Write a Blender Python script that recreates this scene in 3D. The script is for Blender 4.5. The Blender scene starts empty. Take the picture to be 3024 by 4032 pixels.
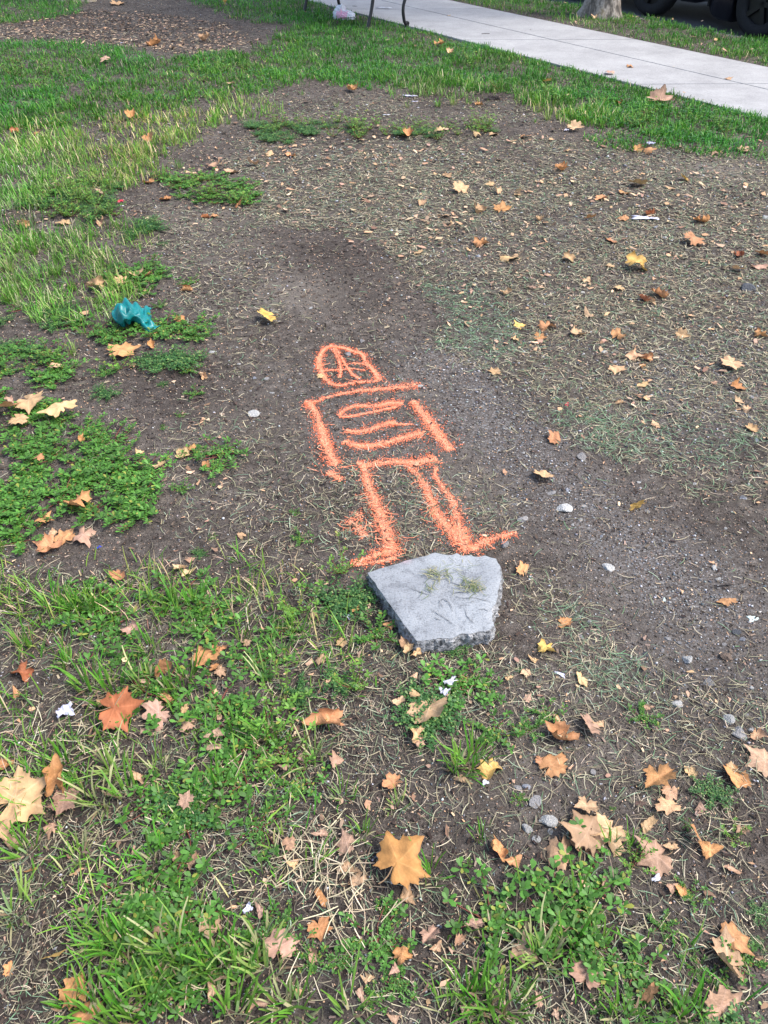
import bpy, bmesh, math, random
import numpy as np
from mathutils import Vector, Matrix, Euler

# ------------------------------------------------------------------ camera, sky, sun, exposure
scene = bpy.context.scene
col = scene.collection
cam_d = bpy.data.cameras.new('camera'); cam = bpy.data.objects.new('camera', cam_d); col.objects.link(cam)
cam.location = (0, 0, 1.62)
cam.rotation_euler = (math.radians(90 - 41.2), 0, 0)
cam_d.sensor_fit = 'VERTICAL'; cam_d.sensor_height = 24.0; cam_d.lens = 24.0 * 3028 / 4032
cam_d.clip_start = 0.02; cam_d.clip_end = 500
scene.camera = cam
SUN_EL, SUN_AZ = 56.0, 98.0          # azimuth measured clockwise from +Y: from the right
world = bpy.data.worlds.new('World'); scene.world = world; world.use_nodes = True
wn = world.node_tree.nodes; wl_ = world.node_tree.links
sky = wn.new('ShaderNodeTexSky'); sky.sky_type = 'NISHITA'; sky.sun_disc = False
sky.sun_elevation = math.radians(SUN_EL); sky.sun_rotation = math.radians(SUN_AZ)
sky.air_density = 1.0; sky.dust_density = 2.5; sky.ozone_density = 1.0
wl_.new(sky.outputs[0], wn['Background'].inputs[0]); wn['Background'].inputs[1].default_value = 0.11
sun_d = bpy.data.lights.new('sun', 'SUN'); sun_d.energy = 1.5; sun_d.angle = math.radians(22); sun_d.color = (1, .96, .9)
sun = bpy.data.objects.new('sun', sun_d); col.objects.link(sun)
_sd = Vector((math.sin(math.radians(SUN_AZ)) * math.cos(math.radians(SUN_EL)), math.cos(math.radians(SUN_AZ)) * math.cos(math.radians(SUN_EL)), math.sin(math.radians(SUN_EL))))
sun.rotation_euler = _sd.to_track_quat('Z', 'Y').to_euler(); sun.location = (6, 8, 12)
scene.view_settings.view_transform = 'Standard'; scene.view_settings.look = 'None'
scene.view_settings.exposure = 1.7; scene.view_settings.gamma = 1.0
scene.render.engine = 'CYCLES'
scene.cycles.max_bounces = 6; scene.cycles.transparent_max_bounces = 12

rng = np.random.default_rng(11); random.seed(5)

# ------------------------------------------------------------------ measured layout (metres; leaf/stone sizes in cm)
LEAVES = [
 (-2.642,8.284,9.1,'f','p','pinkish tan leaf alone on the far lawn beyond the light grass band'),
 (-2.504,7.226,5.2,'c','t',''),
 (-1.917,6.388,9.4,'k','o','curled orange-brown leaf upright in the light green grass'),
 (-2.663,5.998,6.5,'k','r','rust brown leaf at the left edge beside a small bare patch'),
 (-2.512,5.991,6.9,'f','o','tan leaf beside the rust brown leaf at the left edge'),
 (-1.672,5.803,9.3,'f','o','broad brown leaf in the straw coloured grass'),
 (-1.87,5.625,6.6,'c','t',''),
 (-2.164,5.642,4.1,'f','p',''),
 (-2.552,5.566,3.4,'f','p',''),
 (-1.31,7.359,9.3,'f','t','pale tan leaf at the top rim of the bare soil'),
 (-1.431,7.413,7.3,'c','p',''),
 (-2.011,11.728,10.9,'e','y','yellow leaf standing on edge in the bright green lawn'),
 (-3.427,11.789,15.0,'c','t',''),
 (-1.905,9.428,13.1,'k','t','crumpled tan leaf at the edge of the mulch under the far tree'),
 (-2.569,10.618,8.2,'f','t',''),
 (-2.148,9.015,8.2,'c','t',''),
 (-2.392,9.226,13.7,'k','o',''),
 (-2.488,9.226,9.6,'c','t',''),
 (-3.147,9.306,9.7,'f','t',''),
 (-3.508,9.346,8.1,'f','t',''),
 (-3.666,9.428,7.4,'f','t',''),
 (-3.257,9.768,5.9,'c','o',''),
 (-2.523,8.843,5.1,'f','t',''),
 (-4.105,10.038,6.1,'f','t',''),
 (-3.865,10.225,4.9,'f','t',''),
 (-4.601,10.878,7.4,'k','o',''),
 (-1.738,10.225,5.3,'c','o',''),
 (-1.359,6.418,5.7,'c','t',''),
 (-1.176,6.461,4.5,'c','t',''),
 (-1.169,6.037,5.6,'f','t',''),
 (-1.269,6.029,5.6,'f','t',''),
 (-1.166,5.677,4.5,'f','o',''),
 (-1.044,5.341,5.1,'f','t',''),
 (-1.105,5.278,8.1,'f','p','dull pinkish leaf beside the weeds near the crumpled leaf'),
 (-0.983,5.169,7.5,'c','p',''),
 (-0.857,5.309,9.1,'k','t','large crumpled pale leaf at the corner of the weeds on bare soil'),
 (-1.225,5.079,7.4,'f','t',''),
 (-1.192,5.169,6.0,'f','t',''),
 (-1.462,4.949,6.2,'c','o',''),
 (-1.982,4.992,5.8,'f','t',''),
 (-1.298,4.664,6.9,'c','o',''),
 (-1.71,4.742,5.6,'f','t',''),
 (-1.415,5.998,2.8,'t','o',''),
 (-2.03,6.27,5.2,'f','o',''),
 (-2.492,6.505,3.6,'f','p',''),
 (-1.565,7.305,4.6,'f','o',''),
 (-1.119,6.312,4.7,'c','t',''),
 (-1.35,4.756,3.7,'f','t',''),
 (0.036,7.996,6.4,'f','t',''),
 (-1.005,8.027,5.7,'c','t',''),
 (-0.767,10.7,11.0,'f','t',''),
 (-0.945,10.985,7.1,'c','t',''),
 (-0.433,9.428,6.6,'c','o',''),
 (0.042,9.387,6.9,'f','t',''),
 (0.024,8.865,7.8,'c','t',''),
 (0.139,8.769,6.5,'f','t',''),
 (0.411,9.226,6.7,'f','t',''),
 (0.574,9.123,10.3,'k','o','rust toned leaf tented in the bright lawn short of the sidewalk'),
 (0.317,9.069,6.3,'f','t',''),
 (0.215,9.469,4.6,'c','t',''),
 (0.648,8.556,8.3,'k','t','tan leaf tented in the lawn nearest the concrete walk'),
 (0.504,8.251,4.4,'f','t',''),
 (-0.275,7.262,9.2,'k','o','brown leaf lying against the ragged turf rim'),
 (0.027,7.226,5.9,'k','o',''),
 (-0.087,6.84,5.2,'c','o',''),
 (-0.622,6.908,6.0,'f','t',''),
 (-0.3,6.888,5.0,'f','p',''),
 (0.759,6.812,6.8,'c','o','orange-brown leaf at the foot of the torn turf clump'),
 (0.873,6.779,4.7,'f','o',''),
 (-0.351,6.483,5.0,'c','p',''),
 (-0.104,6.291,6.4,'k','o',''),
 (-0.045,6.188,6.3,'c','o',''),
 (0.029,6.156,6.9,'f','t',''),
 (-0.297,6.01,6.2,'c','t',''),
 (-0.397,5.896,6.6,'k','o',''),
 (-0.289,5.821,6.6,'c','t',''),
 (-0.159,5.858,5.7,'f','t',''),
 (-0.071,5.914,5.3,'f','o',''),
 (-0.016,5.884,5.7,'f','t',''),
 (0.034,5.884,5.5,'f','t',''),
 (0.177,5.896,8.8,'k','o','brown crumpled leaf beneath the strip of weeds'),
 (0.398,5.991,8.9,'c','t','pale orange leaf leaning on the strip of weeds'),
 (0.438,6.108,6.2,'k','o',''),
 (0.668,5.945,7.2,'c','t',''),
 (0.759,6.188,4.6,'e','o',''),
 (0.793,5.971,7.8,'f','t',''),
 (0.303,5.738,4.9,'f','t',''),
 (0.686,5.618,5.8,'f','o',''),
 (-0.271,5.632,5.3,'f','t',''),
 (-0.393,5.625,4.3,'f','p',''),
 (-0.079,5.632,3.7,'c','t',''),
 (-0.563,5.756,4.1,'f','t',''),
 (-0.639,5.529,6.5,'c','o','rounded tan leaf beside the crumpled pale leaf'),
 (-0.752,5.914,6.6,'f','p',''),
 (-0.784,5.556,8.4,'f','t',''),
 (-0.625,5.731,4.9,'f','t',''),
 (-0.764,6.312,5.8,'c','o',''),
 (0.177,5.439,5.4,'k','t',''),
 (0.109,5.422,4.1,'f','t',''),
 (0.423,5.488,5.7,'f','t',''),
 (0.339,5.373,4.6,'c','o',''),
 (0.275,5.309,6.1,'f','t',''),
 (0.618,5.341,6.1,'f','o',''),
 (0.2,5.194,5.2,'k','r',''),
 (-0.416,5.231,6.0,'k','o',''),
 (-0.37,5.309,4.9,'f','t',''),
 (-0.205,5.373,3.6,'f','t',''),
 (-0.371,5.416,5.2,'f','p',''),
 (0.17,4.837,5.2,'c','o',''),
 (0.466,4.81,8.5,'f','t',''),
 (0.653,4.935,6.2,'f','t',''),
 (-0.462,4.892,5.0,'f','t',''),
 (0.397,5.064,5.9,'f','p',''),
 (0.695,4.796,6.6,'f','t',''),
 (0.033,5.695,4.3,'c','o',''),
 (0.571,5.154,4.0,'f','t',''),
 (-0.478,6.505,3.6,'f','t',''),
 (-0.89,7.873,4.2,'c','t',''),
 (0.781,10.878,4.1,'c','t','small tan leaf alone on the far concrete'),
 (0.224,4.742,4.2,'f','p',''),
 (2.041,7.843,8.7,'f','p','large pinkish leaf lying at the lawn edge by the sidewalk'),
 (2.114,7.649,6.2,'f','t',''),
 (2.029,7.424,4.7,'c','o',''),
 (1.795,7.984,7.1,'f','t',''),
 (2.231,7.649,3.8,'f','t',''),
 (1.417,7.479,6.0,'f','y','pale yellow green leaf in the lawn'),
 (1.662,7.916,3.5,'c','o',''),
 (1.526,7.046,6.4,'c','p',''),
 (1.88,6.802,5.6,'k','r','small rust leaf cupped in the near lawn'),
 (2.211,6.755,17.3,'f','p','long curled pinkish leaf across the lawn,widest leaf near the sidewalk'),
 (1.578,6.64,6.1,'f','o',''),
 (1.256,6.291,5.6,'c','o',''),
 (1.252,6.088,7.0,'f','t',''),
 (1.399,6.116,9.1,'f','t','pale leaf with broad points below the bright grass tuft'),
 (0.999,5.896,8.0,'f','o','reddish star shaped leaf on dark soil below the lawn rim'),
 (1.037,6.217,4.8,'c','o',''),
 (1.82,5.573,9.5,'c','o','flat brown leaf at the tip of the grass tongue'),
 (1.75,5.632,6.9,'c','o',''),
 (2.059,5.688,3.2,'c','o',''),
 (2.092,5.653,3.2,'c','o',''),
 (2.182,5.774,3.5,'f','t',''),
 (2.367,5.597,6.6,'f','t',''),
 (2.452,5.583,7.4,'f','t',''),
 (2.576,5.858,5.7,'f','t',''),
 (2.648,5.785,3.8,'c','o',''),
 (2.236,5.505,7.3,'f','p',''),
 (2.228,7.369,4.0,'k','r',''),
 (2.233,7.158,3.2,'c','o',''),
 (2.614,6.947,6.3,'f','p',''),
 (2.506,7.342,4.6,'c','t',''),
 (2.524,7.158,5.2,'f','t',''),
 (2.014,6.55,5.4,'f','p',''),
 (2.295,8.135,7.9,'c','o','brown leaf with its long stalk lying on the near sidewalk panel'),
 (2.728,8.154,4.6,'c','t',''),
 (3.056,7.649,6.2,'f','t','pale leaf straddling the long sidewalk joint'),
 (2.092,10.056,5.2,'c','o',''),
 (1.648,9.992,6.5,'c','o',''),
 (2.481,10.669,8.2,'k','t','tan leaf at the foot of the mottled trunk'),
 (2.206,10.369,6.8,'c','o',''),
 (2.293,10.985,6.0,'c','t',''),
 (2.331,11.728,11.9,'k','t',''),
 (3.038,9.857,5.1,'f','t',''),
 (3.443,9.875,6.0,'c','t',''),
 (3.321,9.528,6.3,'f','p',''),
 (3.282,9.163,5.6,'c','o',''),
 (2.979,9.108,6.4,'c','t',''),
 (3.498,9.387,6.5,'f','t',''),
 (3.649,9.494,8.2,'k','t',''),
 (3.697,8.895,5.4,'f','p',''),
 (3.411,8.806,8.5,'c','t',''),
 (3.498,8.507,6.7,'f','t',''),
 (3.957,9.596,5.0,'e','o',''),
 (2.953,10.773,7.4,'k','o',''),
 (2.981,10.7,10.1,'k','o',''),
 (2.883,10.985,6.6,'c','t',''),
 (2.673,10.468,5.4,'c','t',''),
 (3.711,10.517,5.4,'k','p',''),
 (3.394,10.639,5.1,'f','p',''),
 (1.146,5.215,7.5,'k','o',''),
 (1.103,5.194,6.0,'f','t',''),
 (1.889,5.015,6.8,'f','y','yellow leaf flat on smooth dark soil at the right'),
 (1.562,4.892,9.1,'f','t',''),
 (1.449,4.756,5.8,'c','o',''),
 (1.3,4.69,7.4,'c','o',''),
 (1.053,4.729,5.6,'f','o',''),
 (2.055,4.756,5.6,'k','o',''),
 (1.286,5.625,4.0,'f','t',''),
 (0.801,4.756,5.8,'f','t',''),
 (1.747,4.837,6.6,'f','t',''),
 (1.222,4.669,5.5,'f','t',''),
 (0.881,4.796,5.6,'f','t',''),
 (1.172,5.84,3.8,'f','t',''),
 (2.397,5.309,3.0,'f','t',''),
 (-1.375,3.455,8.5,'k','t','large pale tan leaf cupped upright behind the teal plastic'),
 (-1.203,3.583,7.2,'c','t','tan curled leaf in weeds above the teal plastic'),
 (-1.152,3.569,5.3,'f','o','orange leaf touching the curled tan leaf above the teal plastic'),
 (-1.253,3.483,4.8,'f','t','pale leaf just above the teal plastic'),
 (-0.936,3.433,5.5,'r','o','thin curled leaf below the lone weed right of the teal plastic'),
 (-0.898,3.422,2.9,'f','t',''),
 (-1.127,3.417,2.8,'c','o',''),
 (-1.446,3.807,3.8,'f','t',''),
 (-1.343,3.865,4.1,'t','r',''),
 (-1.577,4.278,7.7,'r','t','rolled tan leaf at the lower rim of the upper left weeds'),
 (-1.993,4.226,8.9,'r','t','tube rolled tan leaf in bare soil near the left edge'),
 (-1.79,4.287,6.5,'f','t',''),
 (-1.474,4.117,3.5,'r','t',''),
 (-1.327,4.333,4.3,'c','o',''),
 (-0.836,4.515,5.4,'e','o','orange leaf standing on edge beside the upper weeds'),
 (-0.961,4.404,5.3,'f','o',''),
 (-1.007,4.387,5.3,'r','r',''),
 (-1.417,4.418,3.1,'c','o',''),
 (-1.077,2.843,10.6,'f','o','large orange-brown leaf flat below the teal plastic'),
 (-0.977,2.901,3.9,'k','o',''),
 (-1.026,2.744,4.7,'f','p',''),
 (-1.317,2.72,5.3,'f','t',''),
 (-0.725,2.672,5.6,'r','t','rolled buff leaf on the weed left of the painted head'),
 (-0.892,3.114,4.7,'k','o','orange-brown leaf at the tail of the teal plastic'),
 (-0.701,3.053,3.0,'f','t',''),
 (-0.877,2.954,2.6,'k','r',''),
 (-0.83,2.629,2.3,'f','t',''),
 (-1.367,2.655,2.6,'f','p',''),
 (-1.498,3.015,3.5,'f','p',''),
 (-1.139,3.7,3.1,'c','t',''),
 (-1.356,3.202,4.2,'k','p',''),
 (-0.928,2.948,3.6,'f','p',''),
 (-1.899,4.329,3.5,'c','o',''),
 (-1.276,3.389,4.4,'f','p',''),
 (-1.675,4.364,5.2,'f','t',''),
 (-1.093,4.545,4.5,'c','t',''),
 (-1.61,3.89,3.2,'f','t',''),
 (-1.344,3.531,2.6,'k','r',''),
 (-1.252,2.914,2.3,'f','t',''),
 (-1.094,2.726,3.1,'k','t',''),
 (-1.223,2.487,2.7,'f','t',''),
 (-0.777,2.514,2.1,'c','r',''),
 (-0.929,4.508,3.1,'t','o',''),
 (-1.211,4.357,3.5,'t','o',''),
 (-0.512,3.128,9.1,'f','y','golden yellow leaf alone on soil above left of the painted head'),
 (-0.25,2.659,3.0,'f','t','small tan leaf at the left side of the painted head'),
 (-0.29,4.206,3.0,'f','o',''),
 (-0.181,4.252,2.2,'f','o',''),
 (-0.068,4.213,3.0,'f','o',''),
 (-0.351,3.787,2.2,'f','t',''),
 (0.017,3.32,2.5,'c','o',''),
 (0.305,4.001,4.0,'f','t',''),
 (0.18,3.871,4.7,'f','t',''),
 (0.203,3.937,3.1,'f','o',''),
 (0.082,3.834,3.6,'f','t',''),
 (0.384,3.913,3.6,'c','o',''),
 (0.273,3.476,3.9,'f','t',''),
 (0.548,4.469,7.7,'k','t',''),
 (0.683,4.498,8.6,'f','o',''),
 (0.284,3.095,2.4,'c','o',''),
 (0.363,3.09,3.6,'c','t',''),
 (0.444,2.708,5.0,'f','t','tan leaf where the green clippings meet the pebbly soil'),
 (0.518,2.934,2.7,'f','t',''),
 (0.517,3.983,8.2,'k','o',''),
 (0.629,3.794,7.5,'c','t',''),
 (0.577,3.409,5.1,'k','t',''),
 (0.544,3.633,4.0,'k','o',''),
 (0.409,3.404,2.3,'t','o',''),
 (0.367,3.404,2.5,'t','o',''),
 (0.017,3.083,2.1,'c','o',''),
 (-0.285,4.559,3.9,'f','t',''),
 (-0.047,4.316,2.7,'f','t',''),
 (0.145,4.304,2.3,'c','o',''),
 (0.349,4.377,6.1,'f','p',''),
 (0.451,4.225,2.7,'f','t',''),
 (0.518,3.517,3.2,'f','t',''),
 (0.227,4.576,6.3,'f','t',''),
 (1.261,3.686,10.2,'k','y','cream yellow leaf with curled rim in the middle of the right soil'),
 (1.156,4.357,6.8,'f','o',''),
 (0.87,4.34,5.2,'k','t',''),
 (1.511,4.406,5.4,'k','r','rust leaf folded beside the white paper strip'),
 (1.774,4.304,7.8,'k','o','dark tan leaf curled near the right upper soil'),
 (1.916,4.179,4.7,'f','t',''),
 (1.636,4.008,9.3,'f','o','long pale orange leaf right of the cream yellow leaf'),
 (1.819,3.834,5.3,'k','r',''),
 (1.754,3.655,5.1,'f','t',''),
 (1.874,3.702,8.4,'c','p',''),
 (0.941,3.794,6.2,'k','t',''),
 (0.675,3.81,7.6,'f','t',''),
 (0.988,3.562,5.2,'f','p',''),
 (1.137,3.719,5.4,'f','t',''),
 (1.207,4.037,6.5,'f','o',''),
 (1.356,4.365,6.8,'f','o',''),
 (1.291,3.387,7.0,'k','o','brown upcurled leaf of the pair right of centre'),
 (1.246,3.325,5.2,'r','t',''),
 (1.211,3.348,5.0,'k','r',''),
 (0.7,3.473,5.1,'f','p',''),
 (0.718,3.085,6.9,'k','o','brown tented leaf in the green clippings'),
 (0.675,2.998,6.0,'f','o',''),
 (0.596,3.103,5.4,'f','y',''),
 (0.756,2.998,3.7,'c','r',''),
 (0.849,3.029,6.1,'c','t',''),
 (0.572,2.981,4.4,'f','t',''),
 (1.018,2.998,6.4,'k','o',''),
 (0.808,2.7,2.8,'f','t',''),
 (0.949,2.725,7.2,'f','t','wide tan leaf below the cluster of four crumpled leaves'),
 (1.04,2.828,7.8,'k','t','largest leaf of the crumpled cluster right of the skeleton'),
 (1.089,2.822,5.0,'k','o',''),
 (1.128,2.822,2.5,'f','t',''),
 (1.056,2.757,4.4,'f','o',''),
 (1.022,2.613,4.5,'f','t',''),
 (1.122,2.583,2.3,'f','t',''),
 (0.906,2.491,3.7,'r','t','small rolled tan leaf below the wide tan leaf'),
 (1.391,2.583,5.8,'f','o',''),
 (1.407,2.757,8.2,'f','t','pale torn leaf on clippings at the right'),
 (1.341,2.772,3.1,'c','t',''),
 (1.267,2.694,3.5,'f','t',''),
 (1.432,3.058,3.1,'f','t',''),
 (1.626,2.993,5.8,'k','o',''),
 (1.476,3.085,4.1,'k','r',''),
 (1.287,3.005,4.7,'f','t',''),
 (1.404,3.218,3.7,'c','t',''),
 (1.127,3.473,5.1,'f','t',''),
 (1.013,3.213,3.7,'f','o',''),
 (0.933,3.213,5.8,'f','p',''),
 (1.462,3.844,3.9,'f','t',''),
 (1.999,3.948,4.2,'f','t',''),
 (1.947,3.844,5.5,'f','o',''),
 (1.733,4.111,3.6,'f','o',''),
 (1.099,3.115,3.0,'f','t',''),
 (1.305,2.627,3.7,'f','p',''),
 (1.356,2.497,4.1,'f','t',''),
 (1.007,2.525,4.2,'f','t',''),
 (-0.972,1.852,7.3,'k','o','rust brown leaf with upturned lobes inside the left purslane mat'),
 (-1.055,1.79,5.2,'f','o',''),
 (-0.979,1.722,6.2,'f','o','copper leaf at the lower rim of the purslane mat'),
 (-0.917,1.722,7.6,'c','p','dull brown leaf beside the copper leaf under the purslane mat'),
 (-1.016,1.675,7.5,'c','o','tan folded leaf,leftmost of the row under the purslane mat'),
 (-1.023,1.734,3.7,'f','p',''),
 (-0.85,2.139,3.6,'f','t',''),
 (-0.859,2.101,2.8,'f','o',''),
 (-1.055,2.186,3.8,'k','o',''),
 (-1.167,2.081,3.2,'c','o',''),
 (-1.186,2.36,10.4,'f','t','pale torn leaf at the upper rim of the left purslane'),
 (-1.297,2.408,11.6,'f','t','large pale leaf crossing the top of the left purslane'),
 (-1.382,2.373,7.0,'f','o',''),
 (-1.316,2.297,6.8,'f','t',''),
 (-0.76,2.063,3.7,'f','t',''),
 (-0.674,2.173,4.0,'c','o',''),
 (-0.702,2.147,4.9,'c','t',''),
 (-0.667,2.066,2.8,'f','t',''),
 (-0.653,2.048,2.7,'f','t',''),
 (-0.606,2.081,3.3,'c','o',''),
 (-0.541,1.965,2.5,'f','t',''),
 (-0.601,1.595,3.3,'f','t','pale leaf in weeds left of the concrete chunk'),
 (-0.572,1.57,3.5,'f','t',''),
 (-0.776,1.562,4.5,'c','o',''),
 (-0.58,1.632,2.8,'f','p',''),
 (-0.631,1.625,2.0,'f','p',''),
 (-0.438,1.732,3.1,'c','t',''),
 (-0.558,1.795,2.5,'f','p',''),
 (-0.636,1.815,2.1,'f','o',''),
 (-0.627,1.666,1.8,'f','t',''),
 (-0.684,1.478,2.3,'f','p',''),
 (-0.815,2.151,1.9,'t','o',''),
 (-0.417,1.473,1.9,'f','o',''),
 (-0.783,1.504,3.5,'f','p',''),
 (-0.617,1.991,2.7,'t','t',''),
 (-0.485,2.139,2.3,'c','o',''),
 (-1.093,1.618,2.0,'k','p',''),
 (-0.579,1.759,2.3,'f','p',''),
 (-0.51,1.669,3.2,'t','p',''),
 (-1.386,2.432,5.1,'f','p',''),
 (-0.763,1.675,2.0,'f','p',''),
 (0.53,2.031,6.5,'f','t','butter tan leaf alone on pale gravel right of the hips'),
 (0.613,2.247,5.4,'f','o','orange tan leaf on pebbly soil right of the ribs'),
 (0.734,2.387,3.2,'r','t',''),
 (0.809,1.861,5.3,'e','y','folded amber leaf standing on dark soil at right'),
 (0.85,1.502,2.3,'f','o',''),
 (0.964,1.458,4.2,'f','o','pale pointed leaf near the lower right gravel'),
 (1.368,2.432,3.6,'k','t',''),
 (1.009,2.419,2.6,'c','o',''),
 (1.075,2.414,2.0,'e','t',''),
 (0.76,2.111,2.4,'f','t',''),
 (0.717,2.259,2.3,'f','t',''),
 (0.406,1.581,3.9,'f','o','torn tan leaf right of the concrete chunk'),
 (0.428,1.562,1.3,'t','o',''),
 (1.271,2.063,2.4,'f','o',''),
 (1.057,1.942,2.5,'f','t',''),
 (1.364,2.247,2.5,'f','o',''),
 (1.149,2.326,2.0,'f','t',''),
 (1.003,2.352,3.6,'f','t',''),
 (0.959,2.355,3.2,'f','y',''),
 (0.763,1.891,1.4,'t','o',''),
 (0.806,2.019,1.8,'t','t',''),
 (1.268,2.373,2.0,'t','o',''),
 (1.34,2.309,3.5,'c','t',''),
 (1.121,1.845,1.7,'t','t',''),
 (1.105,1.657,1.8,'t','o',''),
 (0.972,1.62,1.6,'t','o',''),
 (1.279,2.002,1.6,'t','t',''),
 (1.212,1.894,2.2,'t','o',''),
 (-0.631,1.083,11.2,'f','r','big rust red leaf with a notched lobe in the left foreground'),
 (-0.555,1.083,6.3,'f','p','tan leaf tucked against the big rust red leaf'),
 (-0.464,1.264,6.7,'f','o','plain orange leaf on spurge in the left middle'),
 (-0.931,1.216,5.2,'k','r',''),
 (-0.875,0.944,3.7,'c','o','round orange leaf cut by the left edge'),
 (-0.737,0.909,8.0,'r','o','tall rolled leaf standing in the left foreground'),
 (-0.794,0.862,11.4,'f','t','large pale folded leaf at the left edge foreground'),
 (-0.711,0.857,5.4,'f','p',''),
 (-0.56,1.216,4.9,'e','o',''),
 (-0.543,1.134,4.0,'f','o',''),
 (-0.427,1.149,2.8,'f','t',''),
 (-0.724,1.122,1.9,'f','t',''),
 (-0.696,1.117,3.2,'f','t',''),
 (-0.761,1.122,2.0,'f','p',''),
 (-0.737,1.12,2.7,'f','p',''),
 (-0.919,1.154,2.7,'f','o',''),
 (-0.488,1.095,2.3,'e','t',''),
 (-0.474,1.057,3.9,'f','p',''),
 (-0.427,1.295,3.2,'f','o',''),
 (-0.364,1.308,2.7,'f','p',''),
 (-0.418,1.216,2.8,'f','p',''),
 (-0.434,1.229,2.8,'c','o',''),
 (-0.404,1.173,2.0,'t','o',''),
 (-0.704,1.042,3.9,'t','p',''),
 (-0.87,1.11,1.7,'c','o',''),
 (-0.347,1.104,2.0,'t','o',''),
 (-0.403,1.02,3.5,'f','p',''),
 (-0.398,0.991,2.9,'f','p',''),
 (-0.423,0.919,1.5,'f','p',''),
 (-0.558,0.916,3.7,'k','p',''),
 (-0.683,1.35,4.4,'k','p',''),
 (-0.674,1.149,1.2,'t','o',''),
 (-0.325,0.876,2.1,'e','r',''),
 (-0.819,0.883,1.8,'k','p',''),
 (-0.435,0.854,3.3,'f','p',''),
 (-0.574,1.038,2.6,'f','p',''),
 (-0.678,1.259,2.1,'e','p',''),
 (-0.886,1.072,2.3,'f','p',''),
 (-0.789,1.035,1.6,'t','p',''),
 (-0.144,1.053,9.1,'r','o','scrolled tan leaf rolled lengthwise in the spurge'),
 (0.108,1.08,7.6,'c','p','curled pinkish tan leaf with a bite out of its top edge'),
 (0.018,0.906,3.5,'c','o','small curved tan leaf in bare soil below the spurge'),
 (-0.113,0.96,4.7,'f','p',''),
 (0.243,0.936,5.0,'k','y','amber folded leaf on soil above the rubble patch'),
 (0.179,0.909,3.4,'f','p',''),
 (-0.115,1.308,2.7,'f','t',''),
 (0.06,1.297,4.6,'c','p',"pinkish leaf wedged under the concrete chunk's near corner"),
 (0.087,1.261,3.2,'f','t',''),
 (0.066,1.266,2.7,'k','t',''),
 (-0.191,1.393,3.6,'f','t',''),
 (0.018,1.376,3.3,'f','o',''),
 (-0.079,1.422,3.0,'f','o',''),
 (0.076,1.13,2.4,'c','t',''),
 (0.076,1.02,3.8,'k','t',''),
 (0.077,1.183,2.2,'f','t',''),
 (-0.162,1.252,2.8,'f','p',''),
 (-0.193,1.242,2.4,'f','p',''),
 (-0.229,1.29,1.9,'t','p',''),
 (-0.191,1.208,2.4,'t','p',''),
 (-0.141,1.187,2.2,'t','o',''),
 (0.152,1.193,2.1,'t','o',''),
 (0.184,1.225,2.1,'t','t',''),
 (0.201,1.184,2.6,'k','t',''),
 (0.216,1.15,2.0,'t','o',''),
 (0.293,1.343,2.2,'f','t',''),
 (0.139,1.044,1.6,'t','o',''),
 (0.09,0.96,1.3,'t','t',''),
 (0.102,0.946,1.4,'t','t',''),
 (0.085,0.998,2.5,'f','p',''),
 (0.036,1.11,2.7,'c','t',''),
 (-0.163,1.15,1.7,'e','p',''),
 (-0.188,0.956,2.5,'f','p',''),
 (0.312,1.191,2.7,'f','t',''),
 (0.351,1.422,1.9,'t','o',''),
 (0.304,1.158,2.0,'t','p',''),
 (0.271,1.268,2.0,'t','o',''),
 (0.303,1.251,1.5,'t','p',''),
 (-0.23,0.943,2.2,'f','p',''),
 (-0.253,1.212,1.4,'t','o',''),
 (-0.33,1.361,1.8,'t','o',''),
 (-0.15,1.358,1.5,'t','o',''),
 (-0.244,1.378,1.6,'t','p',''),
 (-0.208,1.046,2.3,'t','o',''),
 (-0.064,1.264,2.1,'t','o',''),
 (-0.004,1.191,2.4,'t','p',''),
 (0.066,0.87,1.8,'f','o',''),
 (-0.331,1.432,2.2,'f','p',''),
 (0.423,1.024,6.7,'k','o','copper orange leaf folded upright right of the grass tuft'),
 (0.393,0.946,5.9,'f','o','torn leaf pointing down right below the copper orange leaf'),
 (0.497,1.049,6.0,'f','p','narrow pinkish leaf fragment on soil near the small purslane'),
 (0.429,1.281,5.0,'k','y','hollow curled yellow leaf below the concrete chunk'),
 (0.494,1.376,3.5,'c','o',''),
 (0.874,0.965,6.6,'f','p','broad pink tan leaf at the right edge above the weeds'),
 (0.893,1.031,3.2,'k','p',''),
 (0.804,0.922,5.9,'c','o','tan leaf leaning on a weed at the lower right'),
 (0.703,0.935,3.1,'c','t',''),
 (0.624,0.916,6.1,'f','o','ragged tan leaf crossing the narrow weed line'),
 (0.639,0.883,3.6,'f','p',''),
 (0.625,0.851,4.8,'f','t',''),
 (0.504,1.191,3.4,'f','t',''),
 (0.489,1.168,1.4,'f','t',''),
 (0.389,1.252,2.5,'f','t',''),
 (0.361,1.208,2.4,'f','t',''),
 (0.344,1.248,2.0,'f','t',''),
 (0.388,1.165,1.8,'f','t',''),
 (0.391,1.138,2.2,'f','y',''),
 (0.697,1.331,2.2,'f','o',''),
 (0.673,1.232,2.2,'f','t',''),
 (0.926,1.343,2.2,'f','o',''),
 (0.937,1.242,1.4,'t','y',''),
 (0.862,1.133,2.1,'f','t',''),
 (0.762,1.149,1.8,'t','t',''),
 (0.788,1.219,1.8,'t','p',''),
 (0.728,1.141,1.5,'t','o',''),
 (0.825,1.128,1.5,'t','o',''),
 (0.519,1.064,2.9,'f','p',''),
 (0.455,1.142,2.2,'f','p',''),
 (0.358,1.132,2.4,'f','p',''),
 (0.417,1.072,2.5,'f','t',''),
 (0.441,1.195,1.2,'t','t',''),
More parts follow.
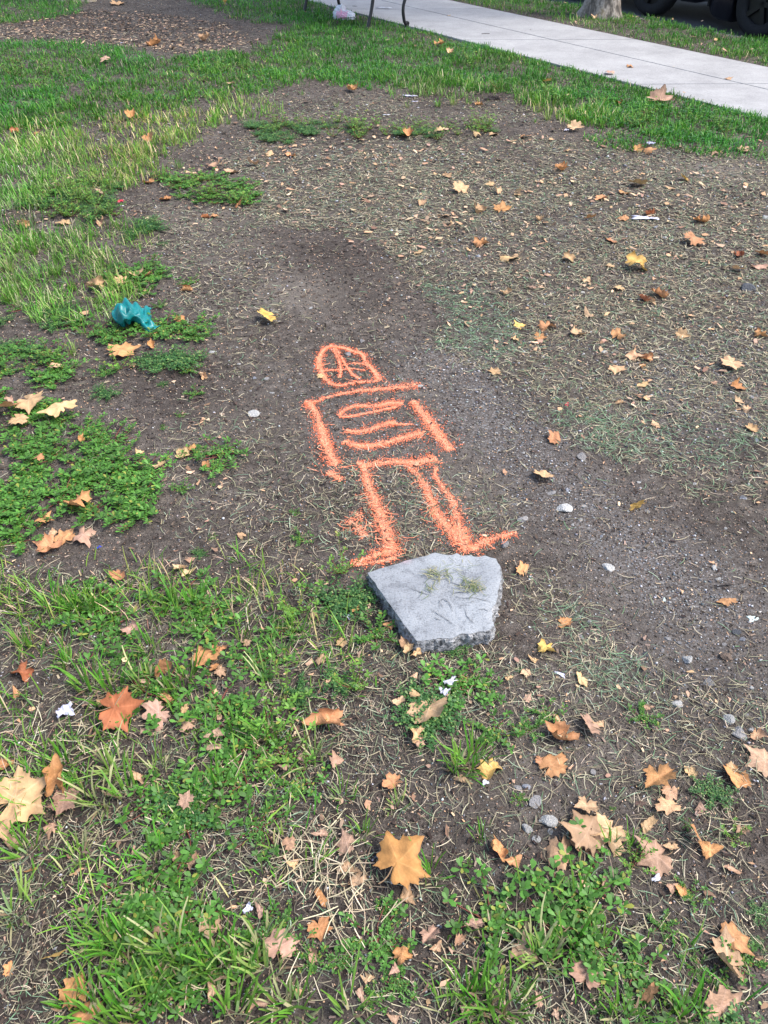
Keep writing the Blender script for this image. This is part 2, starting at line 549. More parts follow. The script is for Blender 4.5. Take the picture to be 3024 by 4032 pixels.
 (0.459,1.125,1.3,'t','o',''),
 (0.566,0.857,2.1,'e','p',''),
 (0.444,0.846,4.2,'f','t',''),
 (0.363,0.958,2.5,'f','o',''),
 (0.429,0.941,2.1,'f','o',''),
 (0.98,1.402,1.6,'f','t',''),
 (0.448,0.926,1.2,'t','o',''),
 (0.512,0.924,1.8,'t','t',''),
 (0.655,1.112,2.7,'f','p',''),
 (0.682,1.049,1.3,'t','o',''),
 (0.726,1.042,1.0,'t','t',''),
 (0.484,1.281,1.1,'t','o',''),
 (0.463,1.266,1.1,'t','t',''),
 (0.295,0.909,1.8,'f','o',''),
 (0.695,0.846,2.4,'f','p',''),
 (0.798,0.95,3.1,'f','t',''),
 (-0.547,0.454,4.9,'c','o','plain orange-brown leaf with a hole at the bottom edge'),
 (-0.631,0.55,3.9,'e','y','pale narrow leaf standing in the dark mulch hollow'),
 (-0.815,0.804,8.2,'f','t',''),
 (-0.578,0.488,4.5,'f','o','brown leaf fragment above the holed leaf at the bottom'),
 (-0.798,0.775,4.0,'f','p',''),
 (-0.721,0.795,4.1,'f','p',''),
 (-0.738,0.717,2.2,'f','o',''),
 (-0.674,0.666,2.0,'f','p',''),
 (-0.618,0.698,1.4,'t','o',''),
 (-0.648,0.709,2.5,'t','p',''),
 (-0.718,0.532,2.1,'f','o',''),
 (-0.344,0.599,4.0,'f','p',''),
 (-0.435,0.601,3.2,'f','p',''),
 (-0.502,0.72,2.0,'c','o',''),
 (-0.572,0.685,1.1,'t','o',''),
 (-0.568,0.769,1.4,'t','p',''),
 (-0.435,0.737,2.3,'c','p',''),
 (-0.519,0.518,2.8,'f','p',''),
 (-0.243,0.471,2.5,'f','p',''),
 (-0.421,0.471,2.0,'f','p',''),
 (-0.398,0.48,2.0,'f','p',''),
 (-0.319,0.484,3.0,'f','p',''),
 (-0.375,0.46,2.0,'f','p',''),
 (-0.748,0.587,1.8,'f','p',''),
 (-0.531,0.757,2.0,'t','p',''),
 (-0.4,0.731,3.1,'f','p',''),
 (-0.624,0.675,1.0,'t','p',''),
 (0.042,0.723,12.5,'f','O','large golden brown leaf with spiky points in the centre foreground'),
 (0.052,0.666,3.8,'f','p',''),
 (-0.128,0.595,4.3,'f','o','tan leaf on dry straw left of the small purslane stem'),
 (-0.199,0.569,6.8,'f','p','brown leathery leaf lying under grass at the bottom centre'),
 (-0.084,0.769,4.6,'f','p','pinkish brown leaf on the dry straw patch'),
 (-0.186,0.722,2.5,'f','t',''),
 (-0.128,0.658,2.7,'f','o',''),
 (0.178,0.606,3.1,'f','p','square tan leaf fragment on dark soil at the bottom'),
 (0.242,0.751,5.1,'k','o','reddish brown curled leaf in the spurge right of the largest leaf'),
 (0.038,0.546,3.1,'k','o','brown curled leaf beside the bottom purslane'),
 (0.089,0.587,3.4,'f','p',''),
 (0.104,0.567,2.4,'f','p',''),
 (0.149,0.577,2.2,'f','p',''),
 (-0.039,0.482,2.4,'f','p',''),
 (0.017,0.525,1.9,'f','p',''),
 (-0.138,0.548,2.6,'f','p',''),
 (0.082,0.474,1.5,'t','o',''),
 (-0.076,0.712,3.4,'f','p',''),
 (-0.056,0.693,3.3,'c','p',''),
 (-0.075,0.679,2.5,'e','p',''),
 (-0.137,0.783,2.9,'f','p',''),
 (-0.198,0.757,3.4,'f','p',''),
 (-0.251,0.629,2.7,'f','p',''),
 (0.148,0.46,3.0,'f','p',''),
 (0.266,0.807,1.8,'f','t',''),
 (0.185,0.628,1.3,'t','p',''),
 (0.206,0.569,1.6,'t','p',''),
 (-0.031,0.513,2.3,'f','p',''),
 (-0.213,0.679,1.4,'c','o',''),
 (0.125,0.65,1.3,'c','t',''),
 (0.08,0.497,2.0,'t','p',''),
 (0.017,0.447,2.2,'f','p',''),
 (-0.227,0.471,3.0,'f','p',''),
 (-0.244,0.684,1.7,'t','o',''),
 (0.415,0.786,9.9,'f','p','large pinkish tan leaf on top of the lower right leaf pile'),
 (0.367,0.74,6.2,'c','p','cupped brown leaf at the left of the lower right leaf pile'),
 (0.479,0.786,7.5,'f','t','pale yellow tan leaf at the right of the lower right leaf pile'),
 (0.563,0.74,7.1,'f','p','pinkish tan leaf with pointed lobes behind a weed stem'),
 (0.575,0.809,3.8,'f','t',''),
 (0.426,0.766,6.3,'c','p','folded brown leaf at the foot of the lower right leaf pile'),
 (0.662,0.78,4.6,'e','o','upright brown leaf between weeds at the lower right'),
 (0.687,0.748,4.3,'f','o',''),
 (0.724,0.712,3.1,'f','p',''),
 (0.605,0.671,2.3,'c','o',''),
 (0.587,0.675,2.2,'f','p',''),
 (0.664,0.553,7.8,'f','p','large folded brown leaf at the bottom right'),
 (0.689,0.579,5.8,'f','o','pointed leaf lobes behind the large folded bottom right leaf'),
 (0.384,0.518,5.3,'f','p','brown leaf with a torn hole under a tall bottom weed'),
 (0.49,0.482,3.5,'e','o','small narrow orange leaf on edge near the bottom'),
 (0.617,0.464,5.9,'f','p','muted brown leaf half buried at the bottom right corner'),
 (0.274,0.562,4.7,'f','p',''),
 (0.274,0.729,3.4,'f','o',''),
 (0.608,0.76,2.6,'f','t',''),
 (0.566,0.687,1.7,'f','p',''),
 (0.33,0.584,1.4,'t','o',''),
 (0.535,0.543,1.3,'t','t',''),
 (0.631,0.595,1.6,'t','o',''),
 (0.692,0.65,1.5,'t','o',''),
 (0.257,0.532,1.3,'t','o',''),
 (0.465,0.522,1.3,'t','p',''),
 (0.484,0.557,1.6,'t','p',''),
 (0.284,0.475,2.2,'f','p',''),
 (0.313,0.454,2.0,'f','p',''),
 (0.245,0.495,1.3,'t','p',''),
 (0.773,0.731,1.7,'t','o',''),
 (0.785,0.751,1.4,'t','p',''),
 (0.45,0.629,1.2,'t','p',''),
 (0.258,0.555,3.1,'f','p',''),
 (0.697,0.466,2.0,'t','p',''),
 (0.451,0.682,2.2,'k','p',''),
 (0.724,0.539,2.1,'f','p',''),
 (0.583,0.466,2.0,'f','p',''),
 (0.664,0.666,2.2,'t','p',''),
 (0.777,0.801,2.3,'f','p',''),
]
COVER = [
 ('turf',1,[(-1.789,15.072),(-0.967,15.072),(0.265,10.168),(1.078,9.379),(2.013,8.027),(2.927,6.371),(3.398,5.59),(3.122,5.021),(2.734,5.858),(2.128,5.803),(1.895,5.915),(1.618,6.172),(1.356,6.662),(1.04,7.066),(0.516,7.316),(-0.278,7.413),(-0.528,7.58),(-1.12,7.754),(-1.769,8.122),(-2.359,8.418),(-1.253,8.843),(-1.104,9.681)]),
 ('turf',0.75,[(-2.515,9.069),(-2.203,8.317),(-1.769,8.122),(-0.528,7.58),(-1.058,7.252),(-1.497,7.066),(-2.472,7.252),(-3.318,7.413),(-4.118,7.413),(-5.001,9.306),(-3.543,9.306)]),
 ('turf',0.95,[(-4.118,7.413),(-1.497,7.066),(-1.645,6.662),(-2.192,6.27),(-2.798,6.029),(-3.419,5.915)]),
 ('turf',0.8,[(-7.689,15.072),(-3.955,15.072),(-3.873,10.985),(-4.429,10.37),(-5.299,9.947)]),
 ('turf',0.7,[(-3.208,15.072),(-1.714,15.072),(-1.21,10.225),(-1.827,10.825),(-2.401,11.85)]),
 ('turf',0.5,[(1.541,5.972),(1.913,6.397),(2.633,5.59),(3.08,4.935),(2.924,4.612),(2.558,5.389),(2.065,5.59)]),
 ('turf',0.5,[(1.7,6.732),(2.088,6.662),(2.059,6.029),(1.811,5.59),(1.516,5.695),(1.486,6.029)]),
 ('light',1,[(-3.473,6.029),(-2.21,6.333),(-1.577,6.69),(-1.294,6.527),(-1.36,5.915),(-1.524,4.935),(-1.73,4.463),(-2.156,4.321),(-2.676,4.321)]),
 ('light',0.9,[(0.084,7.666),(0.736,7.58),(1.169,7.174),(0.866,6.874),(0.499,7.021),(0.119,7.174)]),
 ('light',0.6,[(0.925,7.843),(1.722,6.662),(1.662,5.915),(1.333,6.527),(0.996,7.021)]),
 ('light',0.9,[(-2.613,4.186),(-1.775,4.186),(-1.374,3.815),(-1.219,3.392),(-1.285,3.16),(-1.513,3.16),(-1.807,3.392),(-2.243,3.392)]),
 ('light',0.5,[(-1.425,7.097),(-0.862,6.874),(-0.883,6.397),(-1.294,6.527)]),
 ('light',0.55,[(-1.293,1.652),(-0.943,1.692),(-0.677,1.575),(-0.509,1.466),(-0.482,1.182),(-0.675,1.154),(-0.948,1.301),(-1.158,1.332)]),
 ('light',0.6,[(-1.145,1.301),(-0.775,1.301),(-0.482,1.182),(-0.214,1.073),(-0.199,0.903),(-0.26,0.715),(-0.174,0.606),(-0.058,0.438),(-0.43,0.377),(-0.624,0.641),(-0.695,0.744),(-0.898,0.715)]),
 ('light',0.25,[(0.156,0.606),(0.376,0.606),(0.345,0.438),(0.059,0.438)]),
 ('light',0.45,[(-0.521,1.613),(-0.173,1.538),(-0.081,1.154),(-0.14,0.961),(-0.29,0.961),(-0.492,1.301)]),
 ('light',0.3,[(-0.365,1.575),(-0.23,1.575),(-0.159,1.301),(-0.328,1.27)]),
 ('light',0.8,[(-2.709,4.391),(-1.972,4.391),(-1.668,4.253),(-1.42,4.391),(-1.255,3.815),(-1.35,3.815),(-1.755,4.12),(-2.553,4.057)]),
 ('light',0.3,[(0.028,0.641),(0.767,0.623),(0.685,0.404),(-0.024,0.404)]),
 ('purs',1,[(-1.839,2.95),(-1.404,2.95),(-1.231,2.582),(-1.261,2.452),(-1.397,2.301),(-1.541,2.243)]),
 ('purs',1,[(-1.566,2.301),(-1.204,2.436),(-1.103,2.33),(-0.905,2.286),(-0.786,2.056),(-0.713,1.864),(-0.761,1.755),(-0.887,1.692),(-1.04,1.864),(-1.077,1.672),(-1.284,1.632)]),
 ('purs',1,[(-1.447,4.977),(-1.07,5.154),(-0.862,4.935),(-0.786,4.574),(-1.024,4.537),(-1.26,4.769)]),
 ('purs',0.7,[(-2.1,4.769),(-1.811,4.935),(-1.556,4.612),(-1.577,4.391),(-1.867,4.391)]),
 ('purs',0.9,[(-0.707,2.215),(-0.54,2.201),(-0.454,2.107),(-0.522,2.076),(-0.659,2.134)]),
 ('purs',0.9,[(-0.573,0.973),(-0.286,0.925),(-0.212,0.815),(-0.22,0.696),(-0.335,0.696),(-0.446,0.774),(-0.541,0.837)]),
 ('purs',0.4,[(-0.541,1.24),(-0.423,1.255),(-0.372,1.073),(-0.453,1.022)]),
 ('purs',0.45,[(-0.028,0.65),(0.038,0.65),(0.091,0.572),(0.111,0.462),(0.017,0.438),(-0.096,0.523)]),
 ('purs',0.15,[(0.367,0.606),(0.53,0.564),(0.745,0.564),(0.698,0.438),(0.354,0.438)]),
 ('purs',0.45,[(0.594,0.88),(0.76,0.88),(0.738,0.696),(0.581,0.65),(0.559,0.744)]),
 ('purs',0.3,[(0.248,1.182),(0.3,1.126),(0.277,1.022),(0.188,1.022)]),
 ('purs',0.4,[(-1.353,3.648),(-1.077,3.648),(-1.001,3.392),(-1.241,3.392)]),
 ('purs',0.45,[(-1.451,3.16),(-0.8,3.117),(-0.751,2.95),(-1.019,2.833),(-1.344,2.95)]),
 ('purs',0.15,[(-2.203,3.815),(-1.824,3.815),(-1.457,3.117),(-1.417,2.871),(-1.806,2.871)]),
 ('purs',0.18,[(-0.983,1.556),(-0.352,1.466),(-0.033,1.022),(-0.194,0.447),(-0.447,0.447),(-0.555,0.696),(-0.809,0.903)]),
 ('purs',0.1,[(0.048,0.696),(0.812,0.744),(0.685,0.404),(-0.024,0.404)]),
 ('spur',0.8,[(-0.277,1.501),(-0.092,1.519),(-0.038,1.414),(-0.061,1.301),(-0.243,1.414)]),
 ('spur',1,[(-0.087,1.348),(0.038,1.332),(0.118,1.182),(0.141,0.973),(0.103,0.847),(0.031,0.858),(-0.01,1.022),(-0.105,1.182)]),
 ('spur',0.6,[(-0.206,1.27),(-0.035,1.225),(0.034,1.022),(0.052,0.837),(0.172,0.815),(0.252,0.715),(0.215,0.641),(0.123,0.659),(0.089,0.764),(-0.01,0.795),(-0.132,0.837),(-0.194,0.973),(-0.264,1.126)]),
 ('spur',0.3,[(-0.348,1.431),(-0.216,1.397),(-0.082,1.182),(-0.146,1.073),(-0.317,1.182)]),
 ('spur',0.45,[(0.223,0.715),(0.36,0.725),(0.574,0.805),(0.637,0.744),(0.628,0.65),(0.476,0.641),(0.327,0.641),(0.216,0.65)]),
 ('spur',0.55,[(0.487,1.022),(0.615,0.961),(0.671,0.858),(0.623,0.837),(0.508,0.914)]),
 ('spur',0.4,[(0.061,1.24),(0.228,1.225),(0.321,1.301),(0.329,1.27),(0.154,1.182)]),
 ('spur',0.7,[(-1.092,2.89),(-0.788,2.833),(-0.768,2.722),(-0.993,2.722)]),
 ('spur',0.6,[(-0.669,6.371),(0.735,6.295),(0.766,5.915),(0.232,5.858),(-0.774,6.029)]),
 ('spur',0.6,[(-1.087,6.333),(-0.739,6.371),(-0.62,5.803),(-0.888,5.858)]),
 ('spur',0.4,[(0.253,1.113),(0.336,1.047),(0.31,1.022),(0.238,1.073)]),
 ('spur',0.4,[(-1.05,2.516),(-0.969,2.549),(-0.883,2.484),(-0.942,2.436)]),
 ('spur',0.7,[(-2.214,4.935),(-1.848,5.065),(-1.532,4.851),(-1.472,4.391),(-1.674,4.186),(-1.972,4.391)]),
 ('spur',0.3,[(-1.558,4.321),(-1.393,4.391),(-1.214,4.057),(-1.228,3.703),(-1.374,3.815)]),
 ('spur',0.35,[(-2.025,3.392),(-1.285,3.16),(-1.301,2.871),(-1.806,2.871)]),
 ('spur',0.05,[(0.048,0.696),(0.812,0.744),(0.685,0.404),(-0.107,0.404),(-0.302,0.606)]),
 ('spur',0.14,[(-0.966,1.154),(-0.259,1.073),(-0.194,0.837),(-0.516,0.734),(-0.872,0.903)]),
 ('tallw',0.6,[(-0.81,6.371),(0.735,6.295),(0.768,5.937),(0.232,5.858),(-0.906,6.006)]),
 ('tallw',0.4,[(-1.447,4.977),(-1.07,5.154),(-0.862,4.935),(-0.786,4.574),(-1.024,4.537),(-1.26,4.769)]),
 ('tallw',0.3,[(-2.214,4.935),(-1.848,5.065),(-1.532,4.851),(-1.472,4.391),(-1.674,4.186),(-1.972,4.391)]),
 ('tallw',0.15,[(-3.814,8.733),(-1.188,8.317),(-1.078,7.413),(-3.257,7.252)]),
 ('tallw',0.12,[(0.339,9.186),(2.599,6.029),(2.193,5.803),(0.695,7.58)]),
 ('tallw',0.35,[(-0.365,1.575),(-0.174,1.556),(-0.14,1.397),(-0.314,1.364)]),
 ('tallw',0.12,[(-1.74,2.95),(-0.785,3.032),(-0.993,2.722),(-1.275,2.549),(-1.517,2.39)]),
 ('tallw',0.1,[(-0.529,1.301),(0.082,1.154),(-0.133,0.847),(-0.497,1.022)]),
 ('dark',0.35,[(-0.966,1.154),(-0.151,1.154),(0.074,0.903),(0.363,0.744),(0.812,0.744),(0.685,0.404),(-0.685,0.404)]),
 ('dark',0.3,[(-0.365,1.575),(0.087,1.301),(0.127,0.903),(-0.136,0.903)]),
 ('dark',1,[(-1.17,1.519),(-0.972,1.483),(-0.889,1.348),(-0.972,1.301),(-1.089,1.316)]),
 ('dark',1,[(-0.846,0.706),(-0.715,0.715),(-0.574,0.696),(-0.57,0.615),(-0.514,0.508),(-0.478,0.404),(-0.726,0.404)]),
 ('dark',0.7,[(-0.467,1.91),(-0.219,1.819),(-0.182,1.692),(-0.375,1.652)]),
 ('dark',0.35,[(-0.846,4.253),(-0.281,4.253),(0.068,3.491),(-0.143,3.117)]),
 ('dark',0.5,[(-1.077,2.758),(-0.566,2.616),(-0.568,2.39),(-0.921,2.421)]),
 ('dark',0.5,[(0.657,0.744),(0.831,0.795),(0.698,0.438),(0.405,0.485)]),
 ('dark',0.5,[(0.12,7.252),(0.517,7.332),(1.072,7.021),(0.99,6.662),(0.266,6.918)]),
 ('clip',1,[(-0.855,5.59),(2.595,5.488),(3.254,5.293),(1.709,2.107),(1.365,2.215),(0.972,2.215),(0.708,2.39),(0.458,2.616),(0.254,2.871),(0.16,3.595),(-0.024,4.057),(-0.701,4.321),(-1.006,4.935)]),
 ('clip',0.8,[(0.372,2.484),(1.478,2.516),(1.846,2.39),(1.614,1.91),(1.025,1.957),(0.774,2.215)]),
 ('clip',0.5,[(-0.175,2.107),(0.365,2.082),(0.404,1.652),(0.042,1.652),(-0.182,1.692)]),
 ('clip',0.7,[(0.376,1.652),(0.569,1.501),(0.636,1.332),(0.66,1.182),(0.583,1.154),(0.451,1.27),(0.336,1.431)]),
 ('clip',0.45,[(0.087,1.301),(0.977,1.182),(0.794,0.696),(0.271,0.795),(0.133,1.022)]),
 ('clip',0.7,[(-1.094,5.915),(0.898,5.915),(2.446,5.59),(2.452,5.109),(-0.974,5.109)]),
 ('clip',0.3,[(-0.788,2.452),(-0.25,2.272),(-0.094,1.556),(-0.37,1.613),(-0.723,1.776)]),
 ('clip',0.35,[(-1.52,4.69),(-0.727,4.537),(-0.413,3.392),(-0.423,2.651),(-0.699,2.651),(-0.841,3.117)]),
 ('clip',0.6,[(-1.293,1.652),(0.092,1.466),(0.831,0.795),(0.685,0.404),(-0.767,0.404)]),
 ('clip',0.5,[(-1.058,7.252),(1.034,7.021),(1.221,6.27),(-0.739,6.371)]),
 ('greenclip',1,[(0.228,3.595),(0.589,3.392),(0.595,2.95),(0.474,2.758),(0.258,2.95),(0.151,3.296)]),
 ('greenclip',0.6,[(0.576,2.549),(0.984,2.39),(1.408,2.33),(1.286,2.006),(0.904,2.082),(0.692,2.215)]),
 ('greenclip',0.8,[(0.419,1.466),(0.546,1.448),(0.66,1.182),(0.589,1.182)]),
 ('greenclip',0.12,[(0.047,2.006),(0.2,1.957),(0.103,1.819),(0.03,1.864)]),
 ('straw',1,[(-0.191,0.805),(-0.05,0.795),(0.0,0.659),(0.027,0.556),(-0.062,0.539),(-0.138,0.623),(-0.181,0.696)]),
 ('straw',0.5,[(-0.087,0.997),(-0.032,0.973),(-0.052,0.914),(-0.117,0.937)]),
 ('straw',0.45,[(-0.412,0.606),(-0.116,0.556),(-0.058,0.438),(-0.344,0.438)]),
 ('straw',0.3,[(-0.956,1.126),(-0.733,1.154),(-0.564,1.073),(-0.573,0.973),(-0.917,1.022)]),
 ('straw',0.5,[(0.019,0.615),(0.21,0.589),(0.149,0.508),(0.044,0.523)]),
 ('straw',0.35,[(-5.429,10.225),(-3.742,10.225),(-2.693,9.813),(-1.717,9.428),(-1.294,9.186),(-1.499,8.626),(-2.488,8.955),(-5.058,9.428)]),
 ('grav',1,[(0.08,2.95),(0.331,2.871),(0.5,2.516),(0.593,2.215),(0.719,1.957),(0.945,1.692),(1.084,1.466),(1.01,1.27),(0.745,1.466),(0.592,1.692),(0.432,2.107),(0.225,2.39)]),
 ('grav',0.4,[(0.914,2.871),(1.704,3.117),(1.365,2.215),(0.939,2.215)]),
 ('grav',0.35,[(-0.407,2.871),(-0.216,2.272),(-0.015,2.107),(0.184,1.692),(0.353,1.466),(0.24,1.692),(0.122,2.39)]),
 ('grav',0.5,[(0.701,1.556),(1.084,1.466),(0.936,1.073),(0.672,1.182)]),
 ('dust',1,[(-0.566,3.595),(-0.389,3.648),(-0.156,3.542),(-0.234,3.296),(-0.401,3.25),(-0.522,3.392)]),
 ('dust',0.8,[(0.178,2.134),(0.339,2.134),(0.389,2.006),(0.257,1.91)]),
 ('dust',0.8,[(-0.676,2.516),(-0.455,2.452),(-0.447,2.243),(-0.606,2.301)]),
 ('dust',0.7,[(0.575,1.672),(0.769,1.556),(0.788,1.431),(0.654,1.466)]),
 ('dust',0.8,[(0.736,1.431),(0.896,1.364),(0.86,1.182),(0.759,1.24)]),
 ('dust',0.9,[(0.217,0.973),(0.399,0.961),(0.495,0.903),(0.366,0.764),(0.262,0.805),(0.209,0.88)]),
 ('dust',0.3,[(-0.793,2.161),(-0.594,1.864),(-0.39,1.776),(-0.477,1.981),(-0.707,2.215)]),
 ('dust',0.6,[(1.785,5.488),(2.522,5.293),(2.387,4.935),(1.834,5.109)]),
 ('dust',0.35,[(-1.144,4.463),(-0.718,4.463),(-0.47,4.057),(-0.781,3.815)]),
 ('dust',0.9,[(1.46,9.681),(1.722,9.428),(1.57,9.069),(1.217,9.306)]),
 ('mulch',1,[(-5.497,10.37),(-4.16,10.517),(-3.66,11.42),(-3.079,11.42),(-1.889,10.517),(-1.309,9.306),(-1.829,8.69),(-2.515,9.069),(-3.625,9.553),(-5.058,9.428)]),
 ('litter',0.8,[(-1.426,5.915),(1.231,5.915),(2.595,5.488),(1.431,2.39),(0.812,2.39),(0.154,3.392),(-0.337,4.321),(-1.236,4.935)]),
 ('litter',0.5,[(-0.47,1.733),(-0.041,1.613),(0.14,1.154),(0.389,0.903),(0.794,0.696),(0.698,0.438),(-0.698,0.438),(-0.917,1.022),(-0.617,1.154)]),
 ('litter',0.5,[(-0.788,2.452),(-0.444,2.215),(-0.264,1.652),(-0.458,1.652),(-0.718,1.957)]),
 ('litter',1,[(-5.497,10.37),(-3.66,11.42),(-1.889,10.517),(-1.309,9.306),(-1.829,8.69),(-2.515,9.069),(-5.058,9.428)]),
]
STROKES = [
 ('head_outline',0.0207,0.0194,1.0,[(-0.215,2.901),(-0.241,2.904),(-0.257,2.86),(-0.266,2.804),(-0.262,2.743),(-0.243,2.677),(-0.221,2.626),(-0.19,2.595),(-0.157,2.597),(-0.121,2.614),(-0.067,2.62),(-0.018,2.622)]),
 ('head_outline',0.022,0.0207,1.0,[(-0.234,2.909),(-0.181,2.896),(-0.129,2.86),(-0.093,2.841),(-0.081,2.797),(-0.077,2.758),(-0.05,2.722),(-0.034,2.677),(-0.017,2.624)]),
 ('head_outline',0.014,0.014,0.75,[(-0.273,2.816),(-0.27,2.725),(-0.241,2.648),(-0.215,2.614)]),
 ('face_cross',0.0155,0.0103,1.0,[(-0.213,2.886),(-0.189,2.81),(-0.174,2.731),(-0.176,2.652)]),
 ('face_cross',0.0116,0.0116,1.0,[(-0.203,2.886),(-0.157,2.755),(-0.126,2.672),(-0.095,2.64)]),
 ('face_cross',0.0111,0.0099,1.0,[(-0.251,2.707),(-0.186,2.717),(-0.167,2.715)]),
 ('face_cross',0.0074,0.0074,1.0,[(-0.174,2.715),(-0.124,2.722),(-0.099,2.713),(-0.076,2.706)]),
 ('face_cross',0.0075,0.0162,1.0,[(-0.172,2.749),(-0.126,2.766),(-0.082,2.758)]),
 ('shoulder_line',0.0129,0.0375,1.0,[(-0.252,2.49),(-0.178,2.529),(-0.09,2.555),(-0.0,2.564),(0.071,2.573),(0.129,2.595)]),
 ('arm_line',0.0199,0.0129,1.0,[(-0.301,2.482),(-0.274,2.475),(-0.245,2.484)]),
 ('arm_line',0.0257,0.0385,1.0,[(-0.286,2.478),(-0.252,2.4),(-0.232,2.316),(-0.212,2.23),(-0.187,2.14),(-0.162,2.078)]),
 ('arm_line',0.0311,0.0207,0.9,[(-0.189,2.042),(-0.171,2.027),(-0.141,2.003)]),
 ('arm_line',0.0327,0.0362,1.0,[(0.108,2.475),(0.142,2.395),(0.178,2.296),(0.207,2.221),(0.233,2.167)]),
 ('rib_stroke',0.0148,0.0353,1.0,[(-0.171,2.38),(-0.147,2.428),(-0.105,2.448),(-0.023,2.444),(0.029,2.469),(0.072,2.457)]),
 ('rib_stroke',0.0136,0.0148,1.0,[(-0.171,2.375),(-0.114,2.38),(-0.058,2.4),(0.005,2.42),(0.052,2.441)]),
 ('rib_stroke',0.0222,0.0322,1.0,[(-0.139,2.285),(-0.094,2.275),(-0.045,2.294),(-0.0,2.323),(0.045,2.337)]),
 ('rib_stroke',0.0191,0.0079,1.0,[(0.022,2.327),(0.067,2.321),(0.103,2.32)]),
 ('rib_stroke',0.0251,0.0349,1.0,[(-0.145,2.219),(-0.103,2.192),(-0.044,2.192),(0.011,2.214),(0.065,2.24),(0.138,2.273)]),
 ('hip_line',0.0232,0.039,1.0,[(-0.092,2.097),(-0.066,2.073),(-0.021,2.091),(0.052,2.1),(0.089,2.091),(0.148,2.107),(0.183,2.124)]),
 ('leg_line',0.022,0.0419,1.0,[(-0.074,2.079),(-0.058,1.996),(-0.035,1.917),(-0.016,1.842),(-0.0,1.769),(0.014,1.7),(0.02,1.647)]),
 ('foot_stroke',0.0136,0.0226,1.0,[(-0.102,1.603),(-0.064,1.624),(-0.019,1.65),(0.018,1.657)]),
 ('foot_stroke',0.0118,0.0181,1.0,[(-0.102,1.601),(-0.037,1.613),(0.018,1.626),(0.036,1.64)]),
 ('overspray',0.0338,0.029,0.5,[(-0.111,1.809),(-0.086,1.776),(-0.054,1.724)]),
 ('overspray',0.0293,0.0293,0.3,[(-0.098,1.842),(-0.068,1.812)]),
 ('leg_line',0.0188,0.045,1.0,[(0.083,2.075),(0.113,2.021),(0.141,1.964),(0.149,1.902),(0.17,1.827),(0.2,1.769),(0.23,1.714),(0.254,1.663)]),
 ('leg_line',0.0115,0.0345,0.9,[(0.182,2.075),(0.168,2.037),(0.193,1.972),(0.219,1.909),(0.229,1.842),(0.232,1.776),(0.248,1.714)]),
 ('foot_stroke',0.0323,0.0166,1.0,[(0.261,1.663),(0.299,1.699),(0.344,1.726),(0.412,1.745)]),
]
CHUNK_TOP = [(-0.047,1.522),(0.001,1.544),(0.047,1.565),(0.091,1.582),(0.132,1.596),(0.151,1.603),(0.181,1.594),(0.216,1.599),(0.246,1.589),(0.29,1.592),(0.322,1.577),(0.332,1.553),(0.323,1.489),(0.31,1.425),(0.29,1.386),(0.287,1.326),(0.276,1.312),(0.228,1.302),(0.194,1.3),(0.177,1.291),(0.148,1.281),(0.118,1.279),(0.084,1.279),(0.044,1.348),(-0.002,1.437),(-0.025,1.481)]
CHUNK_MARKS = [[(0.055,1.469),(0.087,1.451),(0.116,1.437),(0.14,1.429)],[(0.151,1.386),(0.151,1.409),(0.162,1.42),(0.173,1.409),(0.181,1.394),(0.185,1.369)],[(0.16,1.386),(0.155,1.402)],[(0.122,1.382),(0.136,1.375),(0.15,1.36),(0.166,1.345),(0.187,1.324)],[(0.134,1.354),(0.141,1.346),(0.152,1.344)],[(0.215,1.386),(0.221,1.356),(0.239,1.33)],[(0.186,1.435),(0.201,1.443),(0.222,1.447),(0.231,1.439)],[(0.194,1.425),(0.214,1.421),(0.244,1.423),(0.261,1.417),(0.295,1.405)],[(0.252,1.38),(0.269,1.382),(0.285,1.371)],[(0.231,1.405),(0.246,1.411)],[(0.12,1.54),(0.138,1.525),(0.16,1.489)],[(0.166,1.494),(0.198,1.475),(0.218,1.469),(0.253,1.461),(0.282,1.453)]]
CHUNK_TUFTS = [(0.149,1.508),(0.243,1.465),(0.21,1.54),(0.122,1.447)]
